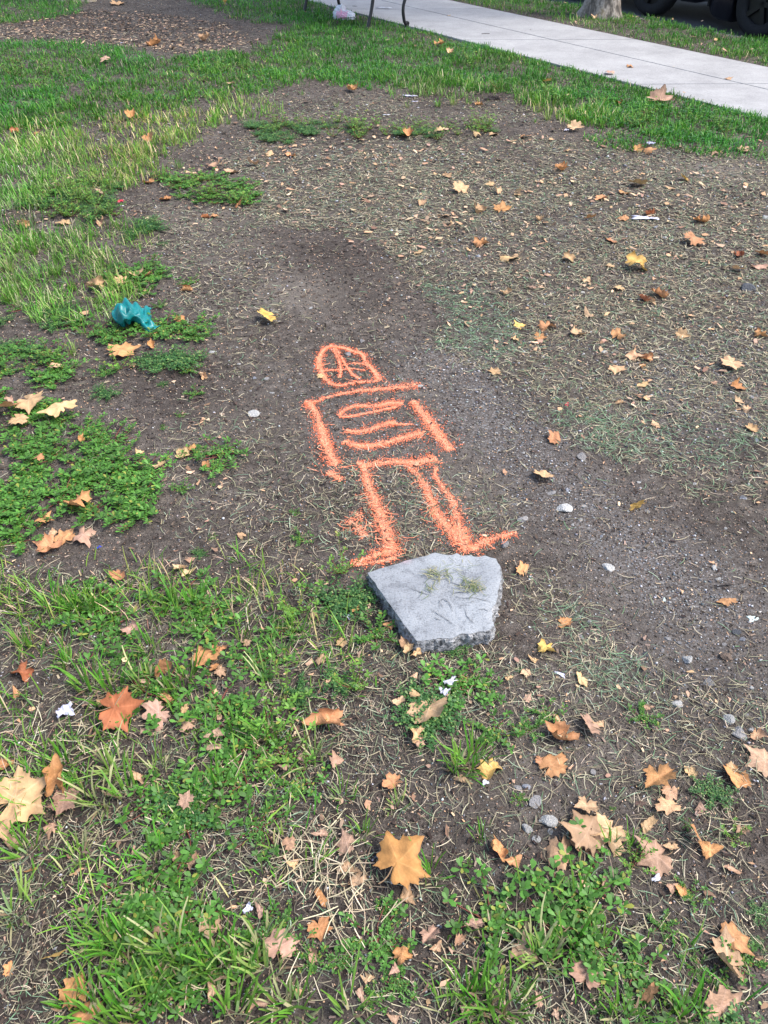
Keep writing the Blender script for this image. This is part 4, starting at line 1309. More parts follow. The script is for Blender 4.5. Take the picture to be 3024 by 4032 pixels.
for k in ('purs', 'spur', 'turf', 'light', 'straw'): FIELD[k] = np.where(chunk_m, 0, FIELD[k])

HEIGHT = (vnoise(.9, 5)-.5)*.022 + (vnoise(.3, 6)-.5)*.012 + (vnoise(.1, 7)-.5)*.005 + (vnoise(.045, 8)-.5)*.003
HEIGHT += .018*blur(FIELD['turf'], 8) + .008*blur(FIELD['purs'], 6) - .012*blur(FIELD['dark'], 8)
HEIGHT = np.where(GN > N_WALK0-.12, (np.clip((N_WALK0-GN)/.12, 0, 1))*HEIGHT + (GN >= N_WALK1)*.012, HEIGHT)

def samp(F, x, y):
    fx = np.clip((np.asarray(x)-X0)/RES-.5, 0, NX-1.001); fy = np.clip((np.asarray(y)-Y0)/RES-.5, 0, NY-1.001)
    ix = fx.astype(int); iy = fy.astype(int); ux = fx-ix; uy = fy-iy
    return (F[iy, ix]*(1-ux)+F[iy, ix+1]*ux)*(1-uy) + (F[iy+1, ix]*(1-ux)+F[iy+1, ix+1]*ux)*uy
def hgt(x, y):
    return samp(HEIGHT, x, y)
def hgt1(x, y): return float(hgt(np.array([x]), np.array([y]))[0])

# part of the ground the photograph and a step to its side can see
VIEW = (np.abs(GX) < .62*GY + .75) & (GY > .05) & (GY < 13.6)
def scatter(F, per_m2, fall=None):
    w = np.where(VIEW, F, 0)
    if fall is not None: w = w*fall
    tot = w.sum()*RES*RES*per_m2
    n = int(tot)
    if n < 1: return np.zeros(0), np.zeros(0)
    c = np.cumsum(w.ravel()); idx = np.searchsorted(c, rng.random(n)*c[-1])
    idx = np.minimum(idx, w.size-1)
    return (GX.ravel()[idx] + (rng.random(n)-.5)*RES, GY.ravel()[idx] + (rng.random(n)-.5)*RES)
DIST = np.sqrt(GX**2 + GY**2 + 1.62**2)

# ------------------------------------------------------------------ materials
def new_mat(name):
    m = bpy.data.materials.new(name); m.use_nodes = True
    nt_ = m.node_tree; return m, nt_.nodes, nt_.links, nt_.nodes['Principled BSDF']
def N(nodes, typ, **kw):
    n = nodes.new(typ)
    for k, v in kw.items():
        if k in n.inputs: n.inputs[k].default_value = v
        else: setattr(n, k, v)
    return n
def ramp(nodes, pts):
    r = nodes.new('ShaderNodeValToRGB'); e = r.color_ramp.elements
    while len(e) < len(pts): e.new(.5)
    for k, (p, c) in enumerate(pts): e[k].position = p; e[k].color = (*c, 1)
    return r
def mixc(nodes, links, fac, a, b, mode='MIX'):
    m = nodes.new('ShaderNodeMix'); m.data_type = 'RGBA'; m.blend_type = mode
    for s, v in ((0, fac), (6, a), (7, b)):
        if hasattr(v, 'links') or hasattr(v, 'is_linked'): links.new(v, m.inputs[s])
        elif s == 0: m.inputs[0].default_value = v
        else: m.inputs[s].default_value = (*v, 1)
    return m.outputs[2]

def tint_mat(name, rough=.75, translucent=0., spec=.3, use_obj=False, noise=0., nscale=60., bump=0.):
    """base colour carried by each piece ('tint' attribute), optionally times the object's own colour"""
    m, n, l, b = new_mat(name)
    a = N(n, 'ShaderNodeAttribute'); a.attribute_name = 'tint'
    c = a.outputs['Color']
    if use_obj:
        oi = n.new('ShaderNodeObjectInfo'); c = mixc(n, l, 1., c, oi.outputs['Color'], 'MULTIPLY')
    tc = n.new('ShaderNodeTexCoord')
    if noise:
        nz = N(n, 'ShaderNodeTexNoise', Scale=nscale, Detail=4.); l.new(tc.outputs['Object'], nz.inputs['Vector'])
        r = ramp(n, [(.3, (1-noise,)*3), (.7, (1+noise*.6,)*3)]); l.new(nz.outputs['Fac'], r.inputs[0])
        c = mixc(n, l, 1., c, r.outputs[0], 'MULTIPLY')
        if bump:
            bp = N(n, 'ShaderNodeBump', Strength=bump, Distance=.01); l.new(nz.outputs['Fac'], bp.inputs['Height']); l.new(bp.outputs[0], b.inputs['Normal'])
    l.new(c, b.inputs['Base Color']); b.inputs['Roughness'].default_value = rough
    b.inputs['Specular IOR Level'].default_value = spec
    if translucent:
        t = n.new('ShaderNodeBsdfTranslucent'); l.new(c, t.inputs['Color'])
        mx = n.new('ShaderNodeMixShader'); mx.inputs[0].default_value = translucent
        l.new(b.outputs[0], mx.inputs[1]); l.new(t.outputs[0], mx.inputs[2]); l.new(mx.outputs[0], n['Material Output'].inputs[0])
    return m
M_GREEN = tint_mat('leaf_green', rough=.5, translucent=.3, spec=.35)
M_STRAW = tint_mat('dry_straw', rough=.8, spec=.2)
M_SOILBIT = tint_mat('soil_bits', rough=.9, spec=.15)
M_LEAF = tint_mat('dry_leaf', rough=.62, translucent=.12, spec=.3, use_obj=True, noise=.22, nscale=7., bump=.35)
M_STONE = tint_mat('stone', rough=.8, spec=.3, use_obj=True, noise=.3, nscale=9., bump=.8)

def plain(name, colr, rough=.6, metal=0., spec=.4, nscale=0., var=.25, bump=0., dist=.01, clear=0.):
    m, n, l, b = new_mat(name)
    b.inputs['Roughness'].default_value = rough; b.inputs['Metallic'].default_value = metal
    b.inputs['Specular IOR Level'].default_value = spec; b.inputs['Base Color'].default_value = (*colr, 1)
    b.inputs['Coat Weight'].default_value = clear
    if nscale:
        tc = n.new('ShaderNodeTexCoord'); nz = N(n, 'ShaderNodeTexNoise', Scale=nscale, Detail=6.)
        l.new(tc.outputs['Object'], nz.inputs['Vector'])
        r = ramp(n, [(.3, tuple(c*(1-var) for c in colr)), (.7, tuple(min(1, c*(1+var)) for c in colr))])
        l.new(nz.outputs['Fac'], r.inputs[0]); l.new(r.outputs[0], b.inputs['Base Color'])
        if bump:
            bp = N(n, 'ShaderNodeBump', Strength=bump, Distance=dist); l.new(nz.outputs['Fac'], bp.inputs['Height']); l.new(bp.outputs[0], b.inputs['Normal'])
    return m

def soil_material():
    m, n, l, b = new_mat('soil')
    tc = n.new('ShaderNodeTexCoord'); O = tc.outputs['Object']
    def nz(s, d=5., r=.6):
        q = N(n, 'ShaderNodeTexNoise', Scale=s, Detail=d, Roughness=r); l.new(O, q.inputs['Vector']); return q.outputs['Fac']
    def at(nm):
        a = N(n, 'ShaderNodeAttribute'); a.attribute_name = nm; return a.outputs['Fac']
    n1, n2, n3 = nz(3.), nz(26., 6., .7), nz(240., 4., .75)
    r1 = ramp(n, [(.3, (.04, .033, .029)), (.52, (.084, .072, .063)), (.72, (.15, .132, .117))]); l.new(n2, r1.inputs[0])
    r2 = ramp(n, [(.36, (.42, .4, .38)), (.5, (1, 1, 1)), (.68, (1.75, 1.7, 1.62))]); l.new(n3, r2.inputs[0])
    c = mixc(n, l, 1., r1.outputs[0], r2.outputs[0], 'MULTIPLY')
    rl = ramp(n, [(.35, (.78, .76, .75)), (.65, (1.2, 1.2, 1.2))]); l.new(n1, rl.inputs[0])
    c = mixc(n, l, 1., c, rl.outputs[0], 'MULTIPLY')
    # smooth pale dusty crust
    rd = ramp(n, [(.3, (.2, .172, .145)), (.7, (.31, .275, .235))]); l.new(n2, rd.inputs[0])
    md = N(n, 'ShaderNodeMath', operation='MULTIPLY'); l.new(at('dust'), md.inputs[0]); md.inputs[1].default_value = .62
    c = mixc(n, l, md.outputs[0], c, rd.outputs[0])
    # grit: tiny grey grains set in the soil
    vo = N(n, 'ShaderNodeTexVoronoi', Scale=190.); l.new(O, vo.inputs['Vector'])
    vr = N(n, 'ShaderNodeSeparateColor'); l.new(vo.outputs['Color'], vr.inputs[0])
    rg = ramp(n, [(.0, (.06, .052, .047)), (.5, (.115, .105, .1)), (.82, (.2, .195, .2)), (1., (.42, .42, .42))]); l.new(vr.outputs[0], rg.inputs[0])
    dd = ramp(n, [(.25, (1, 1, 1)), (.5, (0, 0, 0))]); l.new(vo.outputs['Distance'], dd.inputs[0])
    mg = N(n, 'ShaderNodeMath', operation='MULTIPLY'); l.new(at('grav'), mg.inputs[0]); mg.inputs[1].default_value = .6
    c = mixc(n, l, mg.outputs[0], c, rg.outputs[0])
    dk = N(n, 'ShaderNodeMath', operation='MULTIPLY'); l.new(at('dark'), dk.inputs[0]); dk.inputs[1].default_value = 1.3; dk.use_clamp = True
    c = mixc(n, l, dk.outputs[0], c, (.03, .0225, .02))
    l.new(c, b.inputs['Base Color']); b.inputs['Roughness'].default_value = .95; b.inputs['Specular IOR Level'].default_value = .15
    h = N(n, 'ShaderNodeMath', operation='ADD'); l.new(n2, h.inputs[0])
    h2 = N(n, 'ShaderNodeMath', operation='MULTIPLY_ADD'); l.new(n3, h2.inputs[0]); h2.inputs[1].default_value = .4; l.new(h.outputs[0], h2.inputs[2])
    l.new(dd.outputs[0], h.inputs[1]) if False else None
    bp = N(n, 'ShaderNodeBump', Strength=.9, Distance=.012); l.new(h2.outputs[0], bp.inputs['Height']); l.new(bp.outputs[0], b.inputs['Normal'])
    return m
M_SOIL = soil_material()

def concrete_material(name, a, bb, scale=1., speck=True):
    m, n, l, b = new_mat(name)
    tc = n.new('ShaderNodeTexCoord'); O = tc.outputs['Object']
    n1 = N(n, 'ShaderNodeTexNoise', Scale=2.2*scale, Detail=9., Roughness=.72); l.new(O, n1.inputs['Vector'])
    n2 = N(n, 'ShaderNodeTexNoise', Scale=90.*scale, Detail=5., Roughness=.75); l.new(O, n2.inputs['Vector'])
    r1 = ramp(n, [(.3, a), (.7, bb)]); l.new(n1.outputs['Fac'], r1.inputs[0])
    r2 = ramp(n, [(.3, (.72, .72, .72)), (.5, (1, 1, 1)), (.72, (1.18, 1.18, 1.18))]); l.new(n2.outputs['Fac'], r2.inputs[0])
    c = mixc(n, l, 1., r1.outputs[0], r2.outputs[0], 'MULTIPLY')
    l.new(c, b.inputs['Base Color']); b.inputs['Roughness'].default_value = .9; b.inputs['Specular IOR Level'].default_value = .25
    bp = N(n, 'ShaderNodeBump', Strength=.35, Distance=.004); l.new(n2.outputs['Fac'], bp.inputs['Height']); l.new(bp.outputs[0], b.inputs['Normal'])
    return m
M_WALK = concrete_material('sidewalk_concrete', (.25, .245, .245), (.37, .365, .36))
M_KERB = concrete_material('kerb_concrete', (.1, .095, .09), (.15, .145, .14))
def asphalt_material():
    m, n, l, b = new_mat('asphalt')
    tc = n.new('ShaderNodeTexCoord'); O = tc.outputs['Object']
    n1 = N(n, 'ShaderNodeTexNoise', Scale=.8, Detail=4.); l.new(O, n1.inputs['Vector'])
    n2 = N(n, 'ShaderNodeTexNoise', Scale=160., Detail=3., Roughness=.8); l.new(O, n2.inputs['Vector'])
    r1 = ramp(n, [(.3, (.085, .087, .1)), (.7, (.125, .127, .145))]); l.new(n1.outputs['Fac'], r1.inputs[0])
    r2 = ramp(n, [(.35, (.6, .6, .6)), (.65, (1.4, 1.4, 1.4))]); l.new(n2.outputs['Fac'], r2.inputs[0])
    l.new(mixc(n, l, 1., r1.outputs[0], r2.outputs[0], 'MULTIPLY'), b.inputs['Base Color'])
    b.inputs['Roughness'].default_value = .85
    bp = N(n, 'ShaderNodeBump', Strength=.5, Distance=.004); l.new(n2.outputs['Fac'], bp.inputs['Height']); l.new(bp.outputs[0], b.inputs['Normal'])
    return m
M_ROAD = asphalt_material()
def chunk_materials():
    m, n, l, b = new_mat('chunk_face')
    tc = n.new('ShaderNodeTexCoord'); O = tc.outputs['Object']
    n1 = N(n, 'ShaderNodeTexNoise', Scale=7., Detail=6., Roughness=.65); l.new(O, n1.inputs['Vector'])
    n2 = N(n, 'ShaderNodeTexNoise', Scale=210., Detail=4., Roughness=.8); l.new(O, n2.inputs['Vector'])
    n3 = N(n, 'ShaderNodeTexNoise', Scale=26., Detail=8., Roughness=.75); l.new(O, n3.inputs['Vector'])
    r1 = ramp(n, [(.3, (.19, .2, .215)), (.6, (.27, .285, .3)), (.8, (.32, .33, .345))]); l.new(n1.outputs['Fac'], r1.inputs[0])
    r2 = ramp(n, [(.3, (.45, .45, .45)), (.46, (1, 1, 1)), (.75, (1.25, 1.25, 1.25))]); l.new(n2.outputs['Fac'], r2.inputs[0])
    r3 = ramp(n, [(.3, (.55, .55, .56)), (.48, (1, 1, 1))]); l.new(n3.outputs['Fac'], r3.inputs[0])
    c = mixc(n, l, 1., r1.outputs[0], r2.outputs[0], 'MULTIPLY'); c = mixc(n, l, 1., c, r3.outputs[0], 'MULTIPLY')
    a = N(n, 'ShaderNodeAttribute'); a.attribute_name = 'pink'
    c = mixc(n, l, a.outputs['Fac'], c, (.5, .3, .32))
    l.new(c, b.inputs['Base Color']); b.inputs['Roughness'].default_value = .88; b.inputs['Specular IOR Level'].default_value = .25
    ad = N(n, 'ShaderNodeMath', operation='MULTIPLY_ADD'); l.new(n3.outputs['Fac'], ad.inputs[0]); ad.inputs[1].default_value = 2.; l.new(n2.outputs['Fac'], ad.inputs[2])
    bp = N(n, 'ShaderNodeBump', Strength=.45, Distance=.004); l.new(ad.outputs[0], bp.inputs['Height']); l.new(bp.outputs[0], b.inputs['Normal'])
    s = plain('chunk_broken_side', (.25, .25, .255), rough=.95, nscale=70., var=.8, bump=1., dist=.02)
    return m, s
M_CHUNK, M_CHUNKSIDE = chunk_materials()

ORANGE = (.95, .31, .165)
M_PAINT = tint_mat('orange_spray_paint', rough=.8, spec=.2)
def bark_material():
    m, n, l, b = new_mat('plane_bark')
    tc = n.new('ShaderNodeTexCoord'); mp = n.new('ShaderNodeMapping'); mp.inputs['Scale'].default_value = (1, 1, .5)
    l.new(tc.outputs['Object'], mp.inputs[0])
    dn = N(n, 'ShaderNodeTexNoise', Scale=5., Detail=3.); l.new(mp.outputs[0], dn.inputs['Vector'])
    mx = mixc(n, l, .25, mp.outputs[0], dn.outputs['Color'])
    n1 = N(n, 'ShaderNodeTexNoise', Scale=9., Detail=4., Roughness=.6); l.new(mx, n1.inputs['Vector'])
    r = ramp(n, [(.36, (.07, .06, .05)), (.44, (.2, .17, .14)), (.5, (.33, .29, .25)), (.6, (.2, .16, .09)), (.7, (.38, .33, .28))]); r.color_ramp.interpolation = 'LINEAR'
    l.new(n1.outputs['Fac'], r.inputs[0])
    n2 = N(n, 'ShaderNodeTexNoise', Scale=45., Detail=4.); l.new(tc.outputs['Object'], n2.inputs['Vector'])
    r2 = ramp(n, [(.35, (.75, .75, .75)), (.65, (1.15, 1.15, 1.15))]); l.new(n2.outputs['Fac'], r2.inputs[0])
    l.new(mixc(n, l, 1., r.outputs[0], r2.outputs[0], 'MULTIPLY'), b.inputs['Base Color']); b.inputs['Roughness'].default_value = .9
    bp = N(n, 'ShaderNodeBump', Strength=.7, Distance=.02); l.new(n1.outputs['Fac'], bp.inputs['Height']); l.new(bp.outputs[0], b.inputs['Normal'])
    return m
M_BARK = bark_material()
M_IRON = plain('black_iron', (.012, .012, .014), rough=.45, spec=.5, nscale=60, var=.4, bump=.2)
M_SLAT = plain('dark_slat', (.03, .022, .018), rough=.6, nscale=20, var=.4)
M_TEAL = plain('teal_plastic', (.0, .15, .155), rough=.42, spec=.5, nscale=14, var=.2, bump=.25)
M_TYRE = plain('tyre_rubber', (.012, .012, .013), rough=.85, nscale=80, var=.3, bump=.4)
M_CAR = plain('black_car_paint', (.004, .004, .007), rough=.25, spec=.5, clear=.6)
M_CARTRIM = plain('black_trim', (.008, .008, .009), rough=.7)
M_RIM = plain('dark_rim', (.03, .03, .032), rough=.4, metal=.8)
M_GLASS = plain('tinted_glass', (.01, .012, .014), rough=.08, spec=.6)
M_LAMP = plain('lamp_lens', (.3, .02, .02), rough=.2, spec=.6)
M_HEAD = plain('head_lens', (.5, .5, .52), rough=.15, spec=.6)
M_WHITE = plain('white_scrap', (.5, .51, .55), rough=.6, nscale=40, var=.15)
M_STICK = plain('dark_wood', (.03, .024, .022), rough=.9, nscale=60, var=.4, bump=.6)
M_RED = plain('red_scrap', (.5, .03, .05), rough=.5)
M_BLUE = plain('blue_scrap', (.03, .05, .4), rough=.5)
M_SHARD = plain('pale_shard', (.42, .5, .47), rough=.3, spec=.5)
M_LILAC = plain('lilac_scrap', (.5, .5, .62), rough=.55, nscale=40, var=.15)

def bag_material():
    m, n, l, b = new_mat('printed_white_bag')
    tc = n.new('ShaderNodeTexCoord')
    w = N(n, 'ShaderNodeTexWave', Scale=22., Distortion=3.); l.new(tc.outputs['Object'], w.inputs['Vector'])
    a = N(n, 'ShaderNodeAttribute'); a.attribute_name = 'print'
    r = ramp(n, [(.45, (0, 0, 0)), (.55, (1, 1, 1))]); l.new(w.outputs['Fac'], r.inputs[0])
    mm = N(n, 'ShaderNodeMath', operation='MULTIPLY'); l.new(a.outputs['Fac'], mm.inputs[0]); l.new(r.outputs[0], mm.inputs[1])
    l.new(mixc(n, l, mm.outputs[0], (.74, .74, .78), (.8, .1, .3)), b.inputs['Base Color']); b.inputs['Roughness'].default_value = .45
    return m
M_BAG = bag_material()

def paper_material():
    m, n, l, b = new_mat('printed_paper')
    tc = n.new('ShaderNodeTexCoord')
    w = N(n, 'ShaderNodeTexWave', Scale=60., Distortion=6.); l.new(tc.outputs['Object'], w.inputs['Vector'])
    r = ramp(n, [(.45, (.6, .61, .66)), (.7, (.22, .22, .28))]); l.new(w.outputs['Fac'], r.inputs[0])
    l.new(r.outputs[0], b.inputs['Base Color']); b.inputs['Roughness'].default_value = .7
    return m
M_PAPER = paper_material()

# ------------------------------------------------------------------ mesh helpers
def mesh_np(name, V, F, tint=None, smooth=False, mat=None, attrs=None):
    """V (n,3); F list of face-index arrays, each (m,k) with constant k"""
    me = bpy.data.meshes.new(name)
    V = np.asarray(V, np.float32); F = [np.asarray(f, np.int32) for f in F if len(f)]
    me.vertices.add(len(V)); me.vertices.foreach_set('co', V.ravel())
    nl = sum(f.size for f in F); npol = sum(len(f) for f in F)
    me.loops.add(nl); me.polygons.add(npol)
    me.loops.foreach_set('vertex_index', np.concatenate([f.ravel() for f in F]))
    tot = np.concatenate([np.full(len(f), f.shape[1], np.int32) for f in F])
    st = np.concatenate([[0], np.cumsum(tot)[:-1]]).astype(np.int32)
    me.polygons.foreach_set('loop_start', st)
    if smooth: me.polygons.foreach_set('use_smooth', np.ones(npol, bool))
    if tint is not None:
        a = me.attributes.new('tint', 'FLOAT_COLOR', 'POINT')
        t = np.ones((len(V), 4), np.float32); t[:, :3] = tint; a.data.foreach_set('color', t.ravel())
    for k, v in (attrs or {}).items():
        a = me.attributes.new(k, 'FLOAT', 'POINT'); a.data.foreach_set('value', np.asarray(v, np.float32))
    me.update(calc_edges=True); me.validate()
    if mat: me.materials.append(mat)
    return me
def link(name, me, parent=None, **props):
    o = bpy.data.objects.new(name, me); col.objects.link(o)
    if parent: o.parent = parent
    for k, v in props.items(): o[k] = v
    return o
def empty(name, loc=(0, 0, 0), rz=0, **props):
    o = bpy.data.objects.new(name, None); col.objects.link(o); o.location = loc; o.rotation_euler = (0, 0, rz)
    o.empty_display_size = .1
    for k, v in props.items(): o[k] = v
    return o
def bm_obj(name, bm, mat, parent=None, smooth=False, **props):
    me = bpy.data.meshes.new(name); bm.normal_update(); bm.to_mesh(me); bm.free()
    if smooth:
        for p in me.polygons: p.use_smooth = True
    for m in (mat if isinstance(mat, (list, tuple)) else [mat]): me.materials.append(m)
    return link(name, me, parent, **props)
def bm_box(bm, x0, x1, y0, y1, z0, z1, bev=0.):
    r = bmesh.ops.create_cube(bm, size=1.)
    for v in r['verts']:
        v.co = ((x0+x1)/2+v.co.x*(x1-x0), (y0+y1)/2+v.co.y*(y1-y0), (z0+z1)/2+v.co.z*(z1-z0))
    if bev: bmesh.ops.bevel(bm, geom=list({e for v in r['verts'] for e in v.link_edges}), offset=bev, segments=2, affect='EDGES')

def blades(x, y, z, az, lean, L, W, curl, tint, seg=3, daz=0., tip=.25, roll=None):
    """grass blades, clippings and straws as curved tapering strips; returns V,F,T"""
    n = len(x)
    if n == 0: return np.zeros((0, 3)), np.zeros((0, 4), int), np.zeros((0, 3))
    p = np.stack([x, y, z], 1).astype(float); pts = [p]
    for k in range(seg):
        th = lean + curl*(k/seg); a = az + daz*(k/seg)
        s = np.sin(th)
        p = p + (L/seg)[:, None]*np.stack([s*np.cos(a), s*np.sin(a), np.cos(th)], 1); pts.append(p)
    prof = np.interp(np.linspace(0, 1, seg+1), [0, .3, .7, 1], [.7, 1, .85, tip])
    V = np.zeros((n, (seg+1)*2, 3)); T = np.zeros((n, (seg+1)*2, 3))
    for k in range(seg+1):
        a = az + daz*(k/seg) + np.pi/2
        side = np.stack([np.cos(a), np.sin(a), np.zeros(n)], 1)
        if roll is not None: side = side*np.cos(roll)[:, None] + np.array([0, 0, 1.])*np.sin(roll)[:, None]
        w = (W*.5*prof[k])[:, None]
        V[:, 2*k] = pts[k]-side*w; V[:, 2*k+1] = pts[k]+side*w
        g = 1.
        T[:, 2*k] = tint*g; T[:, 2*k+1] = tint*g
    base = (np.arange(n)*(seg+1)*2)[:, None]
    F = np.concatenate([base + np.array([2*k, 2*k+1, 2*k+3, 2*k+2]) for k in range(seg)], 0)
    return V.reshape(-1, 3), F, T.reshape(-1, 3)

def merge(parts):
    """join (V, F, T) triples of equal face size"""
    Vs, Fs, Ts = [], [], []; o = 0
    for V, F, T in parts:
        if len(V) == 0: continue
        Vs.append(V); Fs.append(np.asarray(F)+o); Ts.append(T); o += len(V)
    return np.concatenate(Vs), np.concatenate(Fs), np.concatenate(Ts)

def instances(tV, tF, tT, x, y, z, rz, s, tint=None, tilt=None):
    """merge copies of one template at many spots"""
    n = len(x)
    c, sn = np.cos(rz), np.sin(rz)
    V = np.empty((n, len(tV), 3))
    V[:, :, 0] = (tV[None, :, 0]*c[:, None] - tV[None, :, 1]*sn[:, None])*s[:, None] + x[:, None]
    V[:, :, 1] = (tV[None, :, 0]*sn[:, None] + tV[None, :, 1]*c[:, None])*s[:, None] + y[:, None]
    V[:, :, 2] = tV[None, :, 2]*s[:, None] + z[:, None]
    T = np.broadcast_to(tT[None], (n, len(tV), 3)).copy()
    if tint is not None: T *= tint[:, None, :]
    F = (np.asarray(tF)[None] + (np.arange(n)*len(tV))[:, None, None]).reshape(-1, tF.shape[1])
    return V.reshape(-1, 3), F, T.reshape(-1, 3)

LEAFLET = np.array([(0, 0, 0), (.4, -.34, .06), (.4, .34, .06), (.78, -.44, .05), (.78, .44, .05), (1., 0, .0)])
LEAFLET_F = np.array([(0, 1, 2, 2), (1, 3, 4, 2), (3, 5, 4, 4)])
def leaflets(P, D, U, L, W, tint):
    """small weed leaves: P base, D direction along the leaf, U upward hint; quads"""
    n = len(P)
    D = D/np.linalg.norm(D, axis=1)[:, None]; S = np.cross(U, D); S /= np.linalg.norm(S, axis=1)[:, None]+1e-9; Nn = np.cross(D, S)
    t = LEAFLET
    V = (P[:, None] + D[:, None]*(t[None, :, 0, None]*L[:, None, None]) + S[:, None]*(t[None, :, 1, None]*W[:, None, None]) + Nn[:, None]*(t[None, :, 2, None]*L[:, None, None]))
    T = np.repeat(tint[:, None], 6, 1)
    b = (np.arange(n)*6)[:, None]
    F3 = np.concatenate([b+np.array([0, 1, 2]), b+np.array([3, 5, 4])]); F4 = b+np.array([1, 3, 4, 2])
    return V.reshape(-1, 3), F3, F4, T.reshape(-1, 3)

def tube_np(paths, radii, tint, sides=3):
    Vs, Fs, Ts = [], [], []; o = 0
    for P, R, c in zip(paths, radii, tint):
        P = np.asarray(P, float); m = len(P)
        d = np.gradient(P, axis=0); d /= np.linalg.norm(d, axis=1)[:, None]+1e-9
        u = np.cross(d, np.array([.31, .17, .93])); u /= np.linalg.norm(u, axis=1)[:, None]+1e-9; w = np.cross(d, u)
        R = np.broadcast_to(np.asarray(R, float), (m,))
        ang = np.arange(sides)*2*np.pi/sides
        V = P[:, None] + (u[:, None]*np.cos(ang)[None, :, None] + w[:, None]*np.sin(ang)[None, :, None])*R[:, None, None]
        F = [(o+i*sides+j, o+i*sides+(j+1) % sides, o+(i+1)*sides+(j+1) % sides, o+(i+1)*sides+j) for i in range(m-1) for j in range(sides)]
        Vs.append(V.reshape(-1, 3)); Fs.extend(F); Ts.append(np.broadcast_to(np.asarray(c, float), (m*sides, 3))); o += m*sides
    return np.concatenate(Vs), np.array(Fs), np.concatenate(Ts)

def jit(c, n, a=.2, hue=.08):
    c = np.asarray(c, float)
    return np.clip(c[None]*(1+(rng.random((n, 1))-.5)*2*a)*(1+(rng.random((n, 3))-.5)*2*hue), 0, 1)
def pick(cols, probs, n, a=.2, hue=.06):
    i = rng.choice(len(cols), n, p=np.array(probs)/np.sum(probs))
    return np.clip(np.array(cols)[i]*(1+(rng.random((n, 1))-.5)*2*a)*(1+(rng.random((n, 3))-.5)*2*hue), 0, 1)

# paint coverage at points (used so that grit and litter under the strokes is painted too)
def paint_cover(x, y):
    out = np.zeros(len(x))
    for _, w0, w1, dens, pts in STROKES:
        P = np.array(pts); m = (x > P[:, 0].min()-.06) & (x < P[:, 0].max()+.06) & (y > P[:, 1].min()-.06) & (y < P[:, 1].max()+.06)
        if not m.any(): continue
        q = np.stack([x[m], y[m]], 1); best = np.zeros(len(q)); ls = np.linspace(0, 1, len(P))
        for i in range(len(P)-1):
            a, b = P[i], P[i+1]; ab = b-a
            t = np.clip(((q-a)@ab)/(ab@ab+1e-12), 0, 1); d = np.linalg.norm(q-(a+t[:, None]*ab), axis=1)
            w = .5*(w0+(w1-w0)*(ls[i]+(ls[i+1]-ls[i])*t))
            best = np.maximum(best, dens*np.clip(1.12*np.exp(-(d/w/1.45)**1.5), 0, 1))
        out[m] = np.maximum(out[m], best)
    return out
def apply_paint(x, y, tint, k=.85):
    c = paint_cover(x, y); p = rng.random(len(x)) < c**1.3*k
    tint[p] = np.array(ORANGE)*(.75+.35*rng.random((p.sum(), 1)))
    return tint

# ------------------------------------------------------------------ ground
def axis_pts(spans):
    out = [spans[0][0]]
    for a, b, s in spans:
        k = max(1, int(round((b-a)/s))); out += list(a+(b-a)*(np.arange(k)+1)/k)
    return np.array(out)
xs = axis_pts([(-90, -30, 12), (-30, -8, 2), (-8, -3, .12), (-3, -1.6, .04), (-1.6, 1.9, .016), (1.9, 3, .04), (3, 10, .12), (10, 30, 2), (30, 90, 12)])
ys = axis_pts([(-30, -1, 3), (-1, .3, .05), (.3, 3.2, .014), (3.2, 6, .03), (6, 15, .09), (15, 30, 1.5), (30, 120, 10)])
MX, MY = np.meshgrid(xs, ys)
inr = (MX > X0) & (MX < X1) & (MY > Y0) & (MY < Y1)
MZ = np.where(inr, hgt(MX, MY), 0.)
mn = MX*NV[0]+MY*NV[1]
MZ = np.where(mn > N_WALK0+.03, -.02, MZ); MZ = np.where((mn > N_WALK1-.03) & inr, .012, MZ)
MZ = np.where(mn > N_KERB-.0, -.4, MZ)
nx, ny = len(xs), len(ys)
ii = (np.arange(ny-1)[:, None]*nx + np.arange(nx-1)[None]).ravel()
gF = np.stack([ii, ii+1, ii+nx+1, ii+nx], 1)
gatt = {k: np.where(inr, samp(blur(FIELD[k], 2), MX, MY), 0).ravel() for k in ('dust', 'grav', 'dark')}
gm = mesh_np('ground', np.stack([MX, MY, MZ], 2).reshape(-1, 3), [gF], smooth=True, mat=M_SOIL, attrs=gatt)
link('ground', gm, kind='structure')

# road and kerb
def strip(name, n0, n1, t0, t1, z0, z1, mat, parent=None, bev=0., **props):
    bm = bmesh.new(); c = [nt(n0, t0), nt(n1, t0), nt(n1, t1), nt(n0, t1)]
    b = [bm.verts.new((*p, z0)) for p in c]; t = [bm.verts.new((*p, z1)) for p in c]
    bm.faces.new(b[::-1]); bm.faces.new(t)
    for i in range(4): bm.faces.new((b[i], b[(i+1) % 4], t[(i+1) % 4], t[i]))
    bm.normal_update()
    if bev:
        bmesh.ops.bevel(bm, geom=[e for e in bm.edges if all(v in t for v in e.verts)], offset=bev, segments=2, affect='EDGES')
    return bm_obj(name, bm, mat, parent, **props)
strip('road', N_KERB+.1, N_KERB+60, -60, 90, ROAD_Z-.2, ROAD_Z, M_ROAD, kind='structure')
kerb = strip('kerb', N_KERB-.04, N_KERB+.11, -40, 60, -.38, -.02, M_KERB, kind='structure')
for k in range(8):
    strip('kerb_stone', N_KERB-.045, N_KERB+.115, 1.+k*1.5, 2.49+k*1.5, -.3, -.004, M_KERB, kerb, bev=.012)
